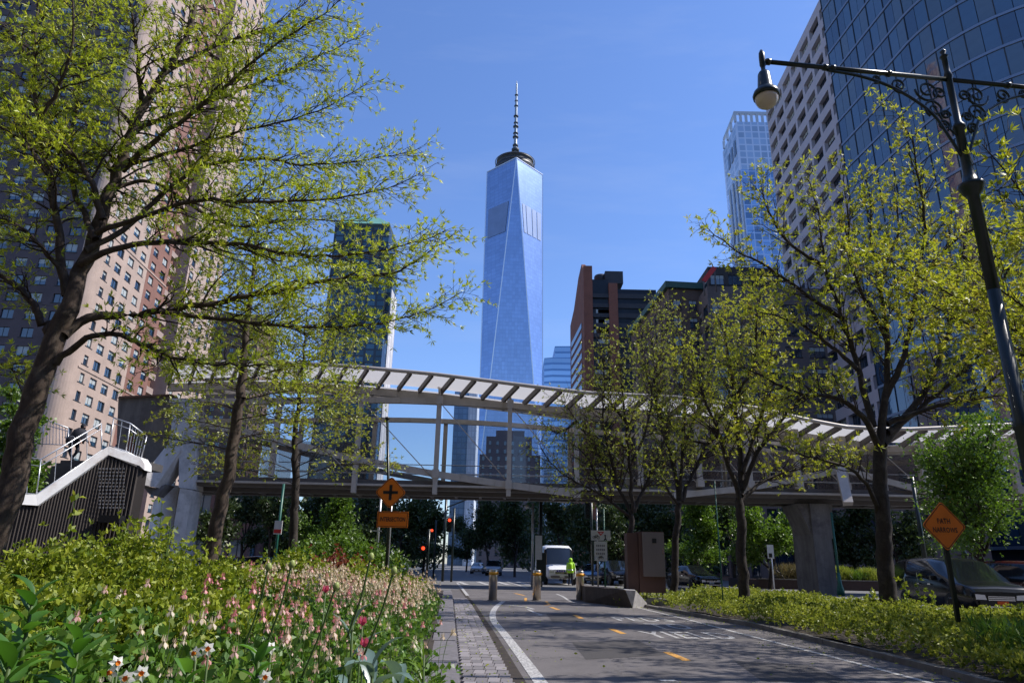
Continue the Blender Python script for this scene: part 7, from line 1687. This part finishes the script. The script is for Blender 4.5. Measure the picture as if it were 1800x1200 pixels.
# ---------------------------------------------------------------- people
def person(label, loc, rz, H, joints, cloth, trousers, skin, cat='person', hood=False, bag=False, extra=None):
    """one skinned body; joints in units of height"""
    t = here(thing('person', label, cat, loc, rz)); names = list(joints); idx = {k: i for i, k in enumerate(names)}
    me = bpy.data.meshes.new('body'); E_ = [('pelvis', 'belly'), ('belly', 'chest'), ('chest', 'neck'), ('neck', 'head'), ('head', 'crown')]
    for s in 'lr': E_ += [('chest', 'sh' + s), ('sh' + s, 'el' + s), ('el' + s, 'wr' + s), ('wr' + s, 'pa' + s), ('pelvis', 'hi' + s), ('hi' + s, 'kn' + s), ('kn' + s, 'an' + s), ('an' + s, 'to' + s)]
    for s in 'lr':
        for k in range(5): E_.append(('pa' + s, 'f%d%s' % (k, s)))
    for s in 'lr':
        pa, wr = Vector(joints['pa' + s][:3]), Vector(joints['wr' + s][:3]); d = (pa - wr).normalized(); sd_ = d.cross(V(0, 1, 0) if abs(d.y) < .9 else V(1, 0, 0)).normalized()
        for k in range(5):
            q = pa + d * (.045 if k else .02) + sd_ * ((k - 2.5) * .011 if k else .03); joints['f%d%s' % (k, s)] = (q.x, q.y, q.z, .0055)
    names = list(joints); idx = {k: i for i, k in enumerate(names)}
    me.from_pydata([tuple(c * H for c in joints[k][:3]) for k in names], [(idx[a], idx[b_]) for a, b_ in E_], []); me.update()
    o = link('body', me, t); sm = o.modifiers.new('skin', 'SKIN'); sm.use_smooth_shade = True
    for k in names: v = me.skin_vertices[0].data[idx[k]]; r_ = joints[k][3] * H; v.radius = (r_, r_ * (1.0 if k not in ('chest', 'belly', 'pelvis') else 1.0)); v.use_root = (k == 'pelvis')
    ss = o.modifiers.new('sub', 'SUBSURF'); ss.levels = 1; ss.render_levels = 1
    bpy.context.view_layer.update(); m2 = bpy.data.meshes.new_from_object(o.evaluated_get(bpy.context.evaluated_depsgraph_get())); o.modifiers.clear(); o.data = m2
    for m_ in (cloth, trousers, skin): m2.materials.append(m_)
    P = {k: Vector(joints[k][:3]) * H for k in names}
    for p in m2.polygons:
        c = p.center; zr = c.z / H; hand = min((c - P['pal']).length, (c - P['par']).length) < .062 * H
        p.material_index = 2 if hand or (c - P['head']).length < .085 * H else (1 if zr < joints['pelvis'][2] - .01 else 0); p.use_smooth = True
    return t, P
SK = plain('skin', (.45, .27, .19), .6, .05, 5, 0); HV = plain('hi_vis_jacket', (.42, .80, .03), .6, .1, 6, .1); DK = plain('dark_jacket', (.014, .015, .024), .8, .2, 6, .1); TR = plain('navy_trousers', (.015, .018, .03), .85, .2, 6, .1)
def std(lean=0, stride=.06, arm=.1):
    j = dict(pelvis=(0, 0, .53, .075), belly=(0, -lean * .3, .61, .075), chest=(0, -lean * .8, .75, .085), neck=(0, -lean, .84, .032), head=(0, -lean - .01, .905, .055), crown=(0, -lean - .01, .955, .046))
    for s, k in (('l', -1), ('r', 1)):
        j.update({'sh' + s: (k * .11, -lean * .9, .80, .045), 'el' + s: (k * .15, -lean * .7 + arm * .1 * k, .63, .034), 'wr' + s: (k * .15, -lean - arm - .02, .50, .022), 'pa' + s: (k * .15, -lean - arm - .035, .46, .022),
                  'hi' + s: (k * .055, 0, .50, .062), 'kn' + s: (k * .06, -stride * k - .01, .28, .045), 'an' + s: (k * .06, stride * k * .9, .045, .03), 'to' + s: (k * .065, stride * k * .9 - .07, .022, .026)})
    return j
wp = on(1003, 1029); t, P = person('worker in a bright yellow-green hooded jacket standing near the white van', (wp.x, wp.y, 0), R(160), 1.78, std(.02, .05, .02), HV, TR, SK)
mb = MB(); mb.lathe([(.085, -.12), (.12, -.06), (.125, .04), (.10, .12), (.04, .155)], P['head'] + V(0, .03, 0), 14); mb.build('hood', HV, t)
mb = MB(); mb.lathe([(.20, 0), (.215, .02), (.22, .2), (.21, .5), (.17, .62), (.08, .68)], (0, 0, .80), 16); mb.build('jacket', HV, t)
mb = MB(); mb.lathe([(.222, 0), (.223, .05)], (0, 0, .98), 16); mb.build('reflective_stripe', MT['chrome'], t)
# climber on the stair: dark hooded jacket, back bent, holding the rail
sp_ = at(146, 728, SY + 6.7); fz_ = at(60, 792, SY + 3.5).z
t, P = person('person in a dark hooded jacket bent forward climbing the stair at left', (sp_.x - .1, SY + 6.7, fz_), R(80), 1.88, std(.16, .08, .12), DK, TR, SK)
mb = MB(); mb.lathe([(.085, -.12), (.12, -.06), (.13, .05), (.10, .13), (.04, .16)], P['head'] + V(0, .03, 0), 14); mb.build('hood', DK, t)
mb = MB(); mb.lathe([(.24, 0), (.33, .05), (.36, .25), (.33, .55), (.16, .72)], (0, -.06, .92), 16, axis=(0, -.28, 1)); mb.build('jacket', DK, t)
bg_ = thing('shoulder_bag', 'small black bag with pale rim hanging behind the stair climber', 'bag', tuple(at(124, 772, SY + 6.3)))
c_ = at(124, 774, SY + 6.3); mb = MB(); mb.lathe([(.02, -.09), (.17, -.08), (.22, -.02), (.22, .02), (.17, .08), (.02, .09)], c_, 14, axis=(.3, -1, .1)); mb.build('bag_body', DK, bg_)
mb = MB(); mb.tube([c_ + V(math.cos(a) * .225, -.02, math.sin(a) * .225) for a in np.linspace(.2, 2.2, 9)], .015, 5); mb.build('rim', MT['rail'], bg_)
# ---------------------------------------------------------------- street furniture beyond the bollards
fh = thing('fire_hydrant', 'small green and white fire hydrant behind the minivan at right', 'hydrant', g0(1705, 30))
x_, y_, _ = g0(1705, 30); mb = MB(); mb.lathe([(.18, 0), (.18, .06), (.13, .08), (.13, .62), (.17, .65), (.17, .72), (.12, .80), (.05, .9), (.03, .98)], (x_, y_, 0), 14); mb.build('barrel', MT['green_paint'], fh); mb = MB(); mb.lathe([(.07, -.2), (.07, .2)], (x_, y_, .5), 10, axis=(1, 0, 0)); mb.build('nozzle', MT['rail'], fh)
ln = thing('lantern_post', 'small green ornamental post with lantern head behind the minivan roof', 'lamp post', g0(1700, 36))
x_, y_, _ = g0(1700, 36); zt_ = at(1700, 962, 36).z; mb = MB(); mb.lathe([(.09, 0), (.06, .4), (.05, zt_ - .7), (.09, zt_ - .65), (.16, zt_ - .35), (.04, zt_ - .1), (.03, zt_)], (x_, y_, 0), 10); mb.build('post', MT['green_iron'], ln)

# ---------------------------------------------------------------- unseen city blocks behind and beside the camera, added to cut sky fill
CT = [plain('blocker_stone', (.22, .19, .17), .85, .1, .1, 0), plain('blocker_brick', (.18, .11, .085), .85, .1, .1, 0)]
for i, (x, y, w, d, h, lb) in enumerate(((-34, -75, 34, 26, 78, 'added tall brown block, unseen across the street behind the viewpoint'), (4, -82, 30, 26, 60, 'added stone block, unseen in the street behind the viewpoint'), (-84, -60, 44, 30, 95, 'added tall brick tower, unseen behind the viewpoint on the left'), (38, -70, 36, 28, 55, 'added stone block, unseen behind the viewpoint on the right'), (-78, -22, 34, 60, 70, 'added brick block, unseen left of the flower bed'), (80, -60, 40, 60, 48, 'added low stone block, unseen far right behind the viewpoint'))):
    rt = thing('sky_blocker', lb, 'building', (x, y, 0)); w_ = block(rt, (x, y), w, d, 0, h, CT[i % 2], roof=True)
    mb = MB()
    for k in range(int(h / 3.5) - 1):
        z = 3 + k * 3.5; mb.box(x + 1, x + w - 1, y + d, y + d + .06, z, z + 1.7); mb.box(x + w, x + w + .06, y + 1, y + d - 1, z, z + 1.7)
    mb.build('strip_windows', GD, rt, kind='stuff')
